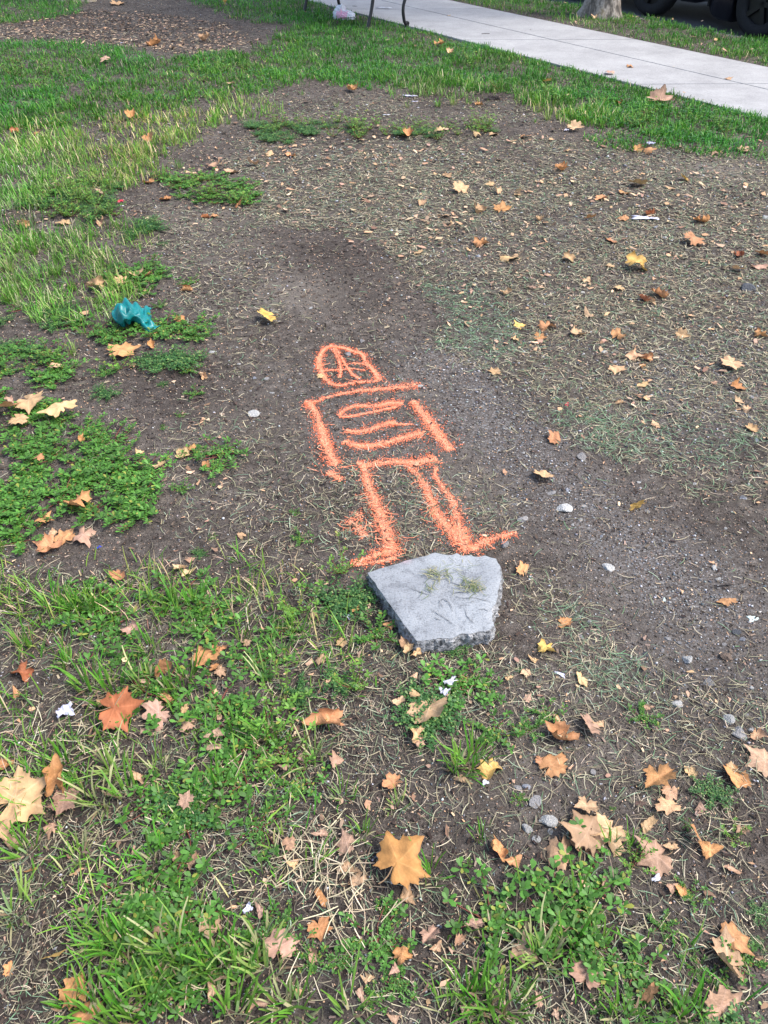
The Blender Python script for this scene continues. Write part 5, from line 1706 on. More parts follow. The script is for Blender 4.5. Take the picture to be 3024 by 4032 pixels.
# sidewalk: bed and separate cast panels, the cross joints skewed a little as in the photograph
walk_o = strip('sidewalk', N_WALK0+.01, N_WALK1-.01, -40, 60, -.3, -.012, M_WALK, kind='structure')
NM = 6.815
def panel(n0, n1, ta, tb, skew):
    f = lambda n, t: nt(n, t + skew*(n-6.8))
    bm = bmesh.new(); g = .0035
    c = [f(n0, ta+g), f(n1, ta+g), f(n1, tb-g), f(n0, tb-g)]
    b = [bm.verts.new((*p, -.1)) for p in c]; t = [bm.verts.new((*p, .018)) for p in c]
    bm.faces.new(b[::-1]); bm.faces.new(t)
    for i in range(4): bm.faces.new((b[i], b[(i+1) % 4], t[(i+1) % 4], t[i]))
    bm.normal_update()
    bmesh.ops.bevel(bm, geom=[e for e in bm.edges if all(v in t for v in e.verts)], offset=.004, segments=2, affect='EDGES')
    bm_obj('panel', bm, M_WALK, walk_o)
TJ = [4.41+2.37*k for k in range(-3, 7)]
for a, b in zip(TJ[:-1], TJ[1:]):
    panel(N_WALK0, NM-.004, a, b, -.66); panel(NM+.004, N_WALK1, a, b, -.66)

# ------------------------------------------------------------------ soil crumbs, grit and litter (nobody could count them)
OCT = np.array([(1, 0, 0), (-1, 0, 0), (0, 1, 0), (0, -1, 0), (0, 0, .8), (0, 0, -.6)], float)
OCT_F = np.array([(0, 2, 4), (2, 1, 4), (1, 3, 4), (3, 0, 4), (2, 0, 5), (1, 2, 5), (3, 1, 5), (0, 3, 5)])
def crumbs(x, y, size, tint, flat=.6, lift=.2):
    n = len(x); V = np.repeat(OCT[None], n, 0)*(.65+.7*rng.random((n, 6, 1)))
    ax = np.stack([1.0+.5*rng.random(n), .6+.5*rng.random(n), flat*(.7+.6*rng.random(n))], 1)
    V = V*ax[:, None]*size[:, None, None]
    a = rng.random(n)*6.283; c, s = np.cos(a)[:, None], np.sin(a)[:, None]
    vx = V[:, :, 0]*c - V[:, :, 1]*s; vy = V[:, :, 0]*s + V[:, :, 1]*c
    V = np.stack([vx + x[:, None], vy + y[:, None], V[:, :, 2] + (hgt(x, y)+size*lift)[:, None]], 2)
    F = (OCT_F[None] + (np.arange(n)*6)[:, None, None]).reshape(-1, 3)
    return V.reshape(-1, 3), F, np.repeat(tint, 6, 0)
open_soil = np.clip(1-.55*FIELD['turf']-.6*FIELD['dust'], .08, 1)*(~hard)
near = np.clip(1.9/DIST, 0, 1)**2.2
x, y = scatter(open_soil, 15000, near)
d = np.sqrt(x*x+y*y+2.6); sz = (.0011+.0022*rng.random(len(x))**2.5)*np.clip(d/1.9, 1, 3)
tint = pick([(.036, .03, .026), (.085, .072, .062), (.18, .155, .13), (.33, .29, .245)], [5, 4, 1.8, .9], len(x), .3)
tint = apply_paint(x, y, tint)
V, F, T = crumbs(x, y, sz, tint)
link('soil_crumbs', mesh_np('soil_crumbs', V, [F], T, mat=M_SOILBIT), kind='stuff', label='dark brown soil crumbs strewn over the bare ground', category='soil')
# grit
gf = np.clip(FIELD['grav'] + .05*open_soil + .15*FIELD['clip'], 0, 1)*(~hard)
x, y = scatter(gf, 15000, near)
d = np.sqrt(x*x+y*y+2.6); sz = (.0011+.0026*rng.random(len(x))**3)*np.clip(d/2., 1, 3)
tint = pick([(.2, .2, .21), (.34, .34, .35), (.5, .5, .5), (.3, .24, .18), (.12, .13, .15)], [4, 4, 1.6, 1.2, 3], len(x), .25)
tint = apply_paint(x, y, tint)
V, F, T = crumbs(x, y, sz, tint, flat=.7, lift=.45)
link('gravel', mesh_np('gravel', V, [F], T, mat=M_SOILBIT), kind='stuff', label='fine grey and white grit bedded in the soil', category='gravel')
# dark mulch flakes in the hollows and under the far tree
mf = np.clip(FIELD['dark'] + FIELD['mulch'] + .12*open_soil, 0, 1)*(~hard)
x, y = scatter(mf, 6000, near)
n = len(x); d = np.sqrt(x*x+y*y+2.6); L = (.004+.012*rng.random(n))*np.clip(d/2.2, 1, 2.5)
tint = pick([(.035, .025, .021), (.07, .05, .04), (.15, .11, .085), (.3, .23, .17)], [4, 3.5, 1.6, .6], n, .25)
xm, ym = scatter(FIELD['mulch'], 650); nm_ = len(xm)
x = np.concatenate([x, xm]); y = np.concatenate([y, ym]); L = np.concatenate([L, .015+.03*rng.random(nm_)]); tint = np.concatenate([tint, pick([(.36, .25, .17), (.5, .36, .24), (.04, .03, .025), (.2, .13, .09)], [3, 2, 4, 3], nm_, .2)]); n = len(x)
mV, mF, mT = blades(x, y, hgt(x, y)+.002+.004*rng.random(n), rng.random(n)*6.28, 1.35+.3*rng.random(n), L, L*(.3+.3*rng.random(n)), (rng.random(n)-.5)*.5, tint, seg=1, tip=.6, roll=(rng.random(n)-.5)*1.)
link('mulch', mesh_np('mulch', mV, [mF], mT, mat=M_SOILBIT), kind='stuff', label='dark bark flakes and rotted leaf bits', category='mulch')

# grass clippings: short curved bits lying flat
cf = np.clip(FIELD['clip']*(.35+.9*NZ_A) + .05*open_soil, 0, 1)*(~hard)*(1-.7*FIELD['dust'])*(1-.6*np.clip(FIELD['grav'], 0, 1))
mid = np.clip(2.1/DIST, 0, 1)**1.6
x, y = scatter(cf, 13500, np.clip(2.1/DIST, 0, 1)**1.25)
n = len(x); d = np.sqrt(x*x+y*y+2.6); g = samp(FIELD['greenclip'], x, y)
L = .014+.045*rng.random(n)**1.6; W = (.0009+.001*rng.random(n))*np.clip(d/2., 1, 3)
dry = pick([(.3, .26, .17), (.48, .42, .29), (.15, .13, .09), (.08, .07, .05), (.19, .2, .12)], [3, 1.6, 3, 3, 1.5], n, .25)
grn = pick([(.11, .2, .1), (.16, .24, .15), (.3, .36, .25), (.09, .13, .08)], [3, 3, 1, 2], n, .25)
tint = np.where((rng.random(n) < .15+.7*g)[:, None], grn, dry)
print('clip', n); tint = apply_paint(x, y, tint, .7)
cV, cF, cT = blades(x, y, hgt(x, y)+.002+.007*rng.random(n)**2, rng.random(n)*6.28, 1.42+.22*rng.random(n), L, W, (rng.random(n)-.5)*.5, tint, seg=3, daz=(rng.random(n)-.5)*2.6, tip=.6)
link('grass_clippings', mesh_np('grass_clippings', cV, [cF], cT, mat=M_STRAW), kind='stuff', label='dry mown grass clippings scattered over the soil', category='clippings')
x, y = scatter(np.clip(FIELD['greenclip'], 0, 1)*(~hard), 1900, mid)
n = len(x); L = .02+.04*rng.random(n); W = .0014+.0014*rng.random(n)
tint = pick([(.08, .15, .075), (.13, .2, .12), (.22, .3, .2), (.07, .1, .06)], [3, 3, 1.5, 2], n, .25); print('clip', n); tint = apply_paint(x, y, tint, .7)
cV, cF, cT = blades(x, y, hgt(x, y)+.003+.012*rng.random(n), rng.random(n)*6.28, 1.35+.3*rng.random(n), L, W, (rng.random(n)-.5)*.6, tint, seg=3, daz=(rng.random(n)-.5)*2.2, tip=.5)
link('green_clippings', mesh_np('green_clippings', cV, [cF], cT, mat=M_GREEN), kind='stuff', label='fresh green grass clippings in drifts on the soil', category='clippings')
# straw
sf = np.clip(FIELD['straw'] + .12*FIELD['light'], 0, 1)
x, y = scatter(sf, 5200, mid)
n = len(x); L = .02+.06*rng.random(n)**1.5; W = (.0013+.0014*rng.random(n))*np.clip(np.hypot(x, y)/3, 1, 2.5)
tint = pick([(.5, .42, .27), (.38, .31, .2), (.6, .53, .37), (.22, .17, .12)], [3, 3, 1.5, 1.5], n, .2)
sV, sF, sT = blades(x, y, hgt(x, y)+.003+.016*rng.random(n)**1.5, rng.random(n)*6.28, 1.3+.35*rng.random(n), L, W, (rng.random(n)-.5)*.5, tint, seg=2, daz=(rng.random(n)-.5)*1.0, tip=.6)
link('dry_straw', mesh_np('dry_straw', sV, [sF], sT, mat=M_STRAW), kind='stuff', label='bleached dry straw matted on the ground', category='straw')

# ------------------------------------------------------------------ lawn grass
G_DARK = [(.032, .14, .012), (.05, .2, .016), (.08, .26, .022), (.13, .31, .035)]
G_LITE = [(.115, .24, .03), (.16, .29, .045), (.24, .34, .085), (.42, .42, .2), (.55, .5, .3)]
lawn_parts = []
def lawn(F, dens, cols, probs, Lr, Wr, lean, fall, zoff=0.):
    x, y = scatter(F, dens, fall); n = len(x)
    if n == 0: return
    d = np.sqrt(x*x+y*y+2.6)
    L = Lr[0]+(Lr[1]-Lr[0])*rng.random(n)**1.5; W = (Wr[0]+(Wr[1]-Wr[0])*rng.random(n))*np.clip(d/3.6, 1, 1.8)
    nz = samp(NZ_B, x, y); L = L*(.65+.7*nz)
    tint = pick(cols, probs, n, .25)*(.7+.7*samp(NZ_A, x, y))[:, None]; tint[:, 0] *= .75+.6*samp(NZ_Y, x, y)
    lawn_parts.append(blades(x, y, hgt(x, y)-.004+zoff, rng.random(n)*6.28, np.abs(rng.normal(0, lean, n)), L, W, .2+.9*rng.random(n), np.clip(tint, 0, 1), seg=3, tip=.4, daz=(rng.random(n)-.5)*.6))
far_ = np.clip(4.2/DIST, 0, 1)**1.35
lawn(FIELD['turf'], 10000, G_DARK+[(.42, .38, .22)], [3.5, 4, 2.6, 1, .25], (.025, .065), (.0025, .004), .5, far_)
lawn(FIELD['light']*np.clip(DIST/4, .0, 1)**2, 6500, G_DARK[1:]+G_LITE, [1, 2, 2, 2.4, 2.4, 2, 1.5, .9], (.03, .095), (.0022, .004), .5, far_)
nearw = np.clip(1.25-GY/3.0, 0, 1)
lawn(FIELD['light']*nearw, 6500, G_DARK[1:]+G_LITE[:3], [2.5, 3, 2.5, 2, 1, .4], (.02, .075), (.002, .0042), .8, 1.)
lawn(FIELD['light']*nearw, 2400, [(.35, .3, .18), (.5, .44, .3), (.3, .2, .14)], [2, 2, 1], (.02, .06), (.0016, .003), 1.1, 1.)
V, F, T = merge(lawn_parts)
print('grass faces', len(F))
link('lawn_grass', mesh_np('lawn_grass', V, [F], T, mat=M_GREEN), kind='stuff', label='mown lawn grass, dark green near the sidewalk and paler at the left', category='grass')
# clover flecks in the dark lawn
x, y = scatter(FIELD['turf']*np.clip(NZ_A*2-.6, 0, 1), 4200, far_)
n = len(x); az = rng.random(n)*6.28
P = np.stack([x, y, hgt(x, y)+.01+.03*rng.random(n)], 1); D = np.stack([np.cos(az), np.sin(az), .3*rng.random(n)], 1)
L = .012+.012*rng.random(n); V, F3, F4, T = leaflets(P, D, np.tile([0, 0, 1.], (n, 1)), L, L*.9, pick([(.03, .12, .03), (.05, .17, .035), (.1, .24, .06)], [3, 3, 1], n, .25))
link('clover_patches', mesh_np('clover_patches', V, [F3, F4], T, mat=M_GREEN), kind='stuff', label='low clover leaves mixed into the dark green lawn', category='clover')

# ------------------------------------------------------------------ weeds: templates for purslane, spurge and tall purslane
def weed_template(kind, seed):
    r = np.random.default_rng(seed)
    P, D, U, L, W, T = [], [], [], [], [], []
    paths, rad, tc = [], [], []
    if kind == 's': nst = 15
    elif kind == 'P': nst = 7
    else: nst = 10
    for i in range(nst):
        az = i*6.283/nst + r.normal(0, .3); R = .5*(.55+.5*r.random())
        rise = {'p': .16, 's': .05, 'P': .75}[kind]*(.5+r.random())
        m = 8; pts = []
        a = az
        p = np.array([0, 0, .0]); pts.append(p)
        for k in range(1, m):
            a += r.normal(0, .16); s = k/(m-1)
            stp = R/(m-1)
            p = p + np.array([math.cos(a)*stp, math.sin(a)*stp, stp*rise*(.4+1.3*s) if kind != 's' else stp*(.15+.1*r.normal())]); pts.append(p.copy())
        pts = np.array(pts)
        if kind == 's': pts[:, 2] = np.abs(pts[:, 2])+.012
        else: pts[:, 2] += .012
        paths.append(pts); rad.append(np.linspace(.012, .006, m)*(.45 if kind == 's' else 1.)); tc.append((.22, .07, .05) if r.random() < .6 else (.2, .2, .07))
        ks = range(1, m)
        for k in ks:
            p = pts[k]; tipk = k == m-1
            if kind == 's':
                for sub in range(6):
                    q = p + (pts[k-1]-p)*r.random() + np.array([r.normal(0, .035), r.normal(0, .035), .07*r.random()])
                    aa = r.random()*6.283
                    P.append(q); D.append((math.cos(aa), math.sin(aa), .15+.35*r.random())); L.append(.036+.03*r.random()); W.append(.024+.014*r.random())
                    g = .75+.5*r.random(); T.append((.045*g, .125*g, .032*g) if r.random() < .8 else (.16*g, .25*g, .07*g))
            else:
                if r.random() < .3 and not tipk: continue
                nl = int(5+3*r.random()) if (tipk or r.random() < .45) else 3
                off = r.random()*6.283
                for j in range(nl):
                    aa = off+j*6.283/nl+r.normal(0, .2); el = (.15+.5*r.random())
                    P.append(p+np.array([r.normal(0, .012), r.normal(0, .012), .01*r.random()])); D.append((math.cos(aa), math.sin(aa), el))
                    ll = (.058+.048*r.random())*(1.1 if tipk else .85); L.append(ll); W.append(ll*(.42+.12*r.random()))
                    g = .55+.8*r.random()
                    T.append((.25, .27, .05) if r.random() < .05 else (.075*g, .195*g, .03*g) if kind == 'p' else (.12*g, .25*g, .035*g))
    P = np.array(P); D = np.array(D); n = len(P)
    fV, f3, f4, fT = leaflets(P, D, np.tile([0, 0, 1.], (n, 1)), np.array(L), np.array(W), np.array(T))
    sV, sF, sT = tube_np(paths, rad, tc)
    return (fV, f3, f4, fT), (sV, sF, sT)
TPL = {k: [weed_template(k, 100+17*i+ord(k)) for i in range(6)] for k in 'psP'}
def weed_mat(name, kind, F, dens, size, label, cat, fall=1.):
    x, y = scatter(F, dens, fall); n = len(x)
    if n == 0: return
    which = rng.integers(0, 6, n); V_, F3_, F4_, T_ = [], [], [], []; o = 0
    S_, SF_, ST_ = [], [], []; so = 0
    rz = rng.random(n)*6.28; s = size[0]+(size[1]-size[0])*rng.random(n); z = hgt(x, y)
    tn = (.72+.5*samp(NZ_B, x, y)+.25*rng.random(n))[:, None]*np.ones(3)
    for k in range(6):
        m = which == k
        if not m.any(): continue
        (fV, f3, f4, fT), (sV, sF, sT) = TPL[kind][k]
        V, F, T = instances(fV, f3, fT, x[m], y[m], z[m], rz[m], s[m], tn[m])
        _, F4, _ = instances(fV, f4, fT, x[m], y[m], z[m], rz[m], s[m])
        V_.append(V); F3_.append(F+o); F4_.append(F4+o); T_.append(T); o += len(V)
        V, F, T = instances(sV, sF, sT, x[m], y[m], z[m], rz[m], s[m])
        V_.append(V); F4_.append(F+o); T_.append(T); o += len(V)
    me = mesh_np(name, np.concatenate(V_), [np.concatenate(F3_), np.concatenate(F4_)], np.concatenate(T_), mat=M_GREEN)
    print(name, n, len(me.polygons))
    link(name, me, kind='stuff', label=label, category=cat)
weed_mat('purslane_mat', 'p', FIELD['purs']*np.clip(NZ_B*1.8-.1, 0, 1.3), 185, (.12, .23), 'sprawling mats of fleshy green purslane with reddish stems', 'purslane', np.clip(6./DIST, 0, 1))
weed_mat('spurge_mat', 's', FIELD['spur']*np.clip(NZ_B*2-.25, 0, 1.4), 120, (.12, .23), 'low carpet of tiny dark green spurge leaves', 'spurge', np.clip(6./DIST, 0, 1))

weed_mat('leafy_weed_patch', 'P', FIELD['tallw'], 120, (.1, .2), 'upright leafy green weeds in loose strips and patches', 'weeds', np.clip(6./DIST, 0, 1))
# ------------------------------------------------------------------ spray painted skeleton
skel = empty('skeleton_drawing', (0.1, 2.2, 0), label='orange spray painted stick skeleton with boxy head on the bare soil', category='drawing')
PARTLAB = {'head_outline': 'head outline', 'face_cross': 'crossed lines inside the head', 'overspray': 'faint patch of stray paint beside the shin'}
HEX4 = np.array([(-1., -.25, 0), (.15, -.8, 0), (1., .2, 0), (-.1, .85, 0)])
for si, (name, w0, w1, dens, pts) in enumerate(STROKES):
    P = np.array(pts); seg = np.r_[0, np.cumsum(np.linalg.norm(np.diff(P, axis=0), axis=1))]
    tt = np.linspace(0, seg[-1], max(4, int(seg[-1]/.006)))
    # smooth the polyline a little
    Q = np.stack([np.interp(tt, seg, P[:, 0]), np.interp(tt, seg, P[:, 1])], 1)
    ker = np.ones(7)/7
    if len(Q) > 16:
        Qp = np.pad(Q, ((3, 3), (0, 0)), mode='edge'); Q = np.stack([np.convolve(Qp[:, i], ker, 'valid') for i in (0, 1)], 1)
    d = np.gradient(Q, axis=0); d /= np.linalg.norm(d, axis=1)[:, None]+1e-9; nrm = np.stack([-d[:, 1], d[:, 0]], 1)
    s = tt/seg[-1]; w = (w0+(w1-w0)*s)*.5*1.05
    # paint grains settled on the soil: dense along the middle, thinning to loose overspray
    cnt = int(seg[-1]*2*w.mean()*dens*430000)
    a = rng.random(cnt)
    keep = rng.random(cnt) < np.interp(a, s, w)/w.max(); a = a[keep]; cnt = len(a)
    qx = np.interp(a, s, Q[:, 0]); qy = np.interp(a, s, Q[:, 1]); nx_ = np.interp(a, s, nrm[:, 0]); ny_ = np.interp(a, s, nrm[:, 1]); ww = np.interp(a, s, w)
    tail = rng.random(cnt)
    lat = np.where(tail < .62, rng.normal(0, .5, cnt), np.where(tail < .93, rng.normal(0, .95, cnt), rng.normal(0, 2.1, cnt)))*ww
    skewd = .35*np.sin(si*1.7)*np.abs(rng.normal(0, .8, cnt))*ww*(tail > .5)
    alo = rng.normal(0, .25, cnt)*ww
    px = qx+nx_*(lat+skewd)-ny_*alo; py = qy+ny_*(lat+skewd)+nx_*alo
    keep = rng.random(cnt) < np.clip(.35+1.1*samp(NZ_C, px, py), 0, 1); px, py, lat, ww = px[keep], py[keep], lat[keep], ww[keep]; cnt = len(px)
    sz = .0009+.0016*rng.random(cnt)**1.5
    hx = HEX4[None]*(.6+.8*rng.random((cnt, 4, 1))); ro = rng.random(cnt)*6.283; cr_, sr_ = np.cos(ro)[:, None], np.sin(ro)[:, None]
    GVx = (hx[:, :, 0]*cr_-hx[:, :, 1]*sr_)*sz[:, None]; GVy = (hx[:, :, 0]*sr_+hx[:, :, 1]*cr_)*sz[:, None]
    tl = rng.normal(0, .3, (cnt, 2)); GVz = GVx*tl[:, :1]+GVy*tl[:, 1:]+(hgt(px, py)+.0012+.0024*rng.random(cnt))[:, None]
    cc = np.clip(1-np.abs(lat)/(ww*1.3), 0, 1)[:, None]*rng.random((cnt, 1))**.5
    tn = np.array([(.86, .2, .085)])*(1-cc)+np.array([(.98, .47, .3)])*cc; tn = tn*(.8+.3*rng.random((cnt, 1)))
    me = mesh_np(name, np.stack([GVx+px[:, None]-.1, GVy+py[:, None]-2.2, GVz], 2).reshape(-1, 3), [np.arange(cnt*4).reshape(-1, 4)], np.repeat(tn, 4, 0), mat=M_PAINT)
    o = link(name, me, skel, kind='stuff')
    if name in PARTLAB: o['label'] = PARTLAB[name]

# ------------------------------------------------------------------ concrete chunk
def build_chunk():
    P = np.array(CHUNK_TOP); c0 = P.mean(0)
    # densify the outline and roughen the broken edges
    out = []
    for i in range(len(P)):
        a, b = P[i], P[(i+1) % len(P)]; k = max(1, int(np.linalg.norm(b-a)/.007))
        for j in range(k): out.append(a+(b-a)*j/k)
    out = np.array(out); n = len(out)
    r = np.random.default_rng(4)
    rough = r.normal(0, .0022, (n, 2)); rough = (rough+np.roll(rough, 1, 0)+np.roll(rough, -1, 0))/1.8
    near_left = (out[:, 0] < .12) & (out[:, 1] < 1.62)
    top = out+rough*np.where(near_left, .3, 1.)[:, None]
    area = sum(top[i-1][0]*top[i][1]-top[i][0]*top[i-1][1] for i in range(n))
    if area < 0: top = top[::-1]; out = out[::-1]
    g = hgt1(*c0); Z1 = .062
    root = empty('concrete_chunk', (c0[0], c0[1], 0), label='broken grey concrete slab piece lying at the feet of the painted skeleton', category='concrete')
    # top: rings towards the centre
    RG = 12; V = []; F = []
    for k in range(RG+1):
        f = 1-(k/RG)
        for i in range(n):
            p = c0+(top[i]-c0)*f
            z = Z1+r.normal(0, .00035)+.0012*math.sin(p[0]*31)*math.cos(p[1]*27) - (.004 if k == 0 else (.0008 if k == 1 else 0))
            V.append((p[0]-c0[0], p[1]-c0[1], z))
            if k == RG: break
    for k in range(RG-1):
        for i in range(n):
            a = k*n+i; b = k*n+(i+1) % n; F.append((a, b, b+n, a+n))
    tri = [((RG-1)*n+i, (RG-1)*n+(i+1) % n, RG*n) for i in range(n)]
    V = np.array(V); pk = np.clip(1-np.hypot((V[:, 0]+c0[0]-.058)/.03, (V[:, 1]+c0[1]-1.575)/.022), 0, 1)*.5
    link('top_face', mesh_np('top_face', V, [np.array(F), np.array(tri)], smooth=True, mat=M_CHUNK, attrs={'pink': pk}), root)
    # broken side
    SV = []; SF = []; ROW = 8
    for k in range(ROW+1):
        f = k/ROW
        for i in range(n):
            d = top[i]-c0; d = d/np.linalg.norm(d)
            inset = -.010*math.sin(f*math.pi*.9)*(.3 if near_left[i] else 1.) + (.012*f*f) + (r.normal(0, .0036) if 0 < k else 0)
            p = top[i]-d*inset
            z = Z1-.004-(Z1+.02)*f + (r.normal(0, .0015) if 0 < k < ROW else 0)
            SV.append((p[0]-c0[0], p[1]-c0[1], z))
    for k in range(ROW):
        for i in range(n):
            a = k*n+i; b = k*n+(i+1) % n; SF.append((b, a, a+n, b+n))
    link('broken_side', mesh_np('broken_side', SV, [np.array(SF)], mat=M_CHUNKSIDE), root)
    # shallow scratched marks on the face: thin flat strips, darker than the concrete
    bmv, bmf = [], []
    o = 0
    for ln in CHUNK_MARKS:
        L_ = np.array(ln); sg = np.r_[0, np.cumsum(np.linalg.norm(np.diff(L_, axis=0), axis=1))]; tt = np.linspace(0, sg[-1], max(4, int(sg[-1]/.004)))
        Q = np.stack([np.interp(tt, sg, L_[:, 0]), np.interp(tt, sg, L_[:, 1])], 1)+r.normal(0, .0006, (len(tt), 2))
        d = np.gradient(Q, axis=0); d /= np.linalg.norm(d, axis=1)[:, None]+1e-9; nn = np.stack([-d[:, 1], d[:, 0]], 1)
        w = .0011*(.5+r.random(len(tt)))*np.sin(np.linspace(.25, 2.9, len(tt)))
        for j in range(len(tt)):
            for sgn in (-1, 1):
                q = Q[j]+nn[j]*w[j]*sgn; bmv.append((q[0]-c0[0], q[1]-c0[1], Z1+.0026))
        bmf += [(o+2*j, o+2*j+1, o+2*j+3, o+2*j+2) for j in range(len(tt)-1)]; o += 2*len(tt)
    link('scratched_marks', mesh_np('scratched_marks', bmv, [np.array(bmf)], mat=plain('mark_grey', (.15, .155, .16), rough=.95, nscale=120, var=.4)), root)
    return c0, Z1
chunk_c, chunk_z = build_chunk()
# clippings lying on the chunk
pts = []
for (cx, cy), k, sp in zip(CHUNK_TUFTS, (60, 70, 12, 10), (.016, .018, .02, .012)):
    pts.append(np.stack([cx+rng.normal(0, sp, k), cy+rng.normal(0, sp*.7, k)], 1))
pts = np.concatenate(pts); n = len(pts)
cV, cF, cT = blades(pts[:, 0], pts[:, 1], np.full(n, chunk_z+.003)+.006*rng.random(n), rng.random(n)*6.28, 1.45+.12*rng.random(n), .012+.03*rng.random(n), .0012+.001*rng.random(n), np.zeros(n), pick([(.2, .2, .1), (.12, .15, .06), (.3, .27, .15), (.09, .12, .06)], [2, 2, 1, 2], n, .25), seg=3, daz=(rng.random(n)-.5)*2.4)
link('clippings_on_chunk', mesh_np('clippings_on_chunk', cV, [cF], cT, mat=M_STRAW), kind='stuff', label='two small tangles of clippings on top of the concrete piece', category='clippings')

# ------------------------------------------------------------------ dry plane-tree leaves
def leaf_outline(r, M=84, lobes=5):
    th = np.linspace(-math.pi, math.pi, M, endpoint=False)
    A = [0, .98, -.98, 1.95, -1.95] if lobes == 5 else [0, 1.15, -1.15]
    Ln = [1., .92, .92, .7, .7] if lobes == 5 else [1., .85, .85]
    r0 = r.uniform(.56, .7); rr = np.full(M, r0)
    for a, l_ in zip(A, Ln):
        a += r.normal(0, .07); l_ *= 1+r.normal(0, .09)
        d = np.abs((th-a+math.pi) % (2*math.pi)-math.pi)
        rr = np.maximum(rr, r0+(l_-r0)*np.clip(1-d/.52, 0, 1)**1.05)
    ph = r.integers(0, 7); kk = (np.arange(M)+ph) % 7
    rr = rr*(1+np.array([.17, .05, -.02, -.08, -.1, -.06, .02])[kk]*(.3+1.1*r.random(M)))
    if r.random() < .45:                     # a torn bite out of the rim
        b0 = r.random()*6.283-math.pi; dd = np.abs((th-b0+math.pi) % (2*math.pi)-math.pi); rr = np.where(dd < .5, rr*(.5+.3*r.random()+.08*r.random(M)), rr)
    back = np.abs(np.abs(th)-math.pi)
    rr *= np.clip(back/.3, .35, 1)
    return th, rr, A
def leaf_mesh(style, seed):
    r = np.random.default_rng(seed)
    RG = 7
    th, rr, A = leaf_outline(r, lobes=5 if r.random() < .75 else 3); M = len(th)
    cuts = 3 if style == 't' else (1 if style in 'fck' and r.random() < .4 else 0)
    f0 = r.random()*6.283
    for q in range(cuts):                    # torn straight across
        ph = f0+q*1.9+r.normal(0, .3); dd = np.cos(th-ph); off = r.uniform(.1, .3) if style == 't' else r.uniform(.3, .55)
        rr = np.where(dd > .12, np.minimum(rr, off/np.maximum(dd, .12)*(1+r.normal(0, .05, M))), rr)
    if style == 't': RG = 4
    V = [(0, 0)]; rad = [0.]; ang = [0.]
    for k in range(1, RG+1):
        for i in range(M):
            q = rr[i]*k/RG; q = q if k < 3 else q
            V.append((q*math.sin(th[i]), q*math.cos(th[i]))); rad.append(k/RG); ang.append(th[i])
    V = np.array(V); rad = np.array(rad); ang = np.array(ang); dist = np.hypot(V[:, 0], V[:, 1])
    # ridge along the veins, sag between them, edge waves
    dv = np.min([np.abs((ang-a+math.pi) % (2*math.pi)-math.pi) for a in A], axis=0)*dist
    z = -.05*np.clip(dv/.18, 0, 1)*dist + .035*np.sin(ang*5+r.random()*6)*rad**2 + .03*np.sin(V[:, 0]*7+r.random()*6)*np.cos(V[:, 1]*6+r.random()*6)
    X, Y = V[:, 0].copy(), V[:, 1].copy()
    Z = z
    def bend(X, Y, Z, az, total, off=0., sharp=1.):
        c, s = math.cos(az), math.sin(az); u = X*c+Y*s-off; w = -X*s+Y*c
        if sharp > 1: th_ = total*np.tanh(u*sharp)/max(1e-6, math.tanh(sharp)); kap = None
        R = 1./total if abs(total) > 1e-5 else 1e6
        a = u/R
        un = (R-Z)*np.sin(a); zn = R-(R-Z)*np.cos(a)
        u = un+off
        return u*c-w*s, u*s+w*c, zn
    az = r.random()*math.pi
    if style == 'f' and seed % 3 == 0:
        ca_, sa_ = math.cos(az), math.sin(az); uu = X*ca_+Y*sa_-.12; fo = np.clip(uu, 0, None); X = X-fo*.55*ca_; Y = Y-fo*.55*sa_; Z = Z+fo*.75
    if style == 'f' or style == 't': X, Y, Z = bend(X, Y, Z, az, r.choice([-1, 1])*(.2+.6*r.random())); X, Y, Z = bend(X, Y, Z, az+1.4, .1+.3*r.random())
    elif style == 'F': Z = Z*.9; X, Y, Z = bend(X, Y, Z, .4, -.35)
    elif style == 'c': X, Y, Z = bend(X, Y, Z, az, r.choice([-1, 1])*(1.1+.6*r.random())); X, Y, Z = bend(X, Y, Z, az+1.5, .35)
    elif style == 'r': X, Y, Z = bend(X, Y, Z, math.pi*.5*(r.random() < .3), 2.9+.8*r.random()); 
    elif style == 'k':
        Z = Z+.12*np.sin(V[:, 0]*5+r.random()*6)*np.sin(V[:, 1]*5+r.random()*6)
        X, Y, Z = bend(X, Y, Z, az, 1.7+.5*r.random()); X, Y, Z = bend(X, Y, Z, az+1.3, r.choice([-1, 1])*(1.0+.5*r.random()))
    co = np.stack([X, Y, Z], 1)
    sc = max(np.ptp(co[:, 0]), np.ptp(co[:, 1])); co /= sc
    co[:, :2] -= (co[:, :2].max(0)+co[:, :2].min(0))/2
    co[:, 2] -= np.percentile(co[:, 2], 4)
    vein = np.exp(-(dv/.022)**2)*np.clip(1.1-rad*.5, 0, 1)
    mott = .5+.5*np.sin(V[:, 0]*9+r.random()*6)*np.sin(V[:, 1]*8+r.random()*6)
    t = (.86+.22*mott+.22*vein)*(1-.22*np.clip((rad-.85)/.15, 0, 1))
    T = np.stack([t, t*(.98+.04*vein), t*(.95+.12*vein)], 1)
    F4 = []; F3 = [(0, 1+i, 1+(i+1) % M) for i in range(M)]
    for k in range(RG-1):
        for i in range(M):
            a = 1+k*M+i; b = 1+k*M+(i+1) % M; F4.append((a, a+M, b+M, b))
    F3 = [(a, c, b) for a, b, c in F3]
    me = mesh_np('dry_leaf', co, [np.array(F3), np.array(F4)[:, ::-1]], T, smooth=True, mat=M_LEAF)
    # stalk running back from the blade's base
    st = []
    p = co[0].copy()
    for k in range(5): st.append((p[0]+.03*math.sin(k*.9+seed), p[1]-.08-k*.1, max(.004, p[2]-.01-.012*k)))
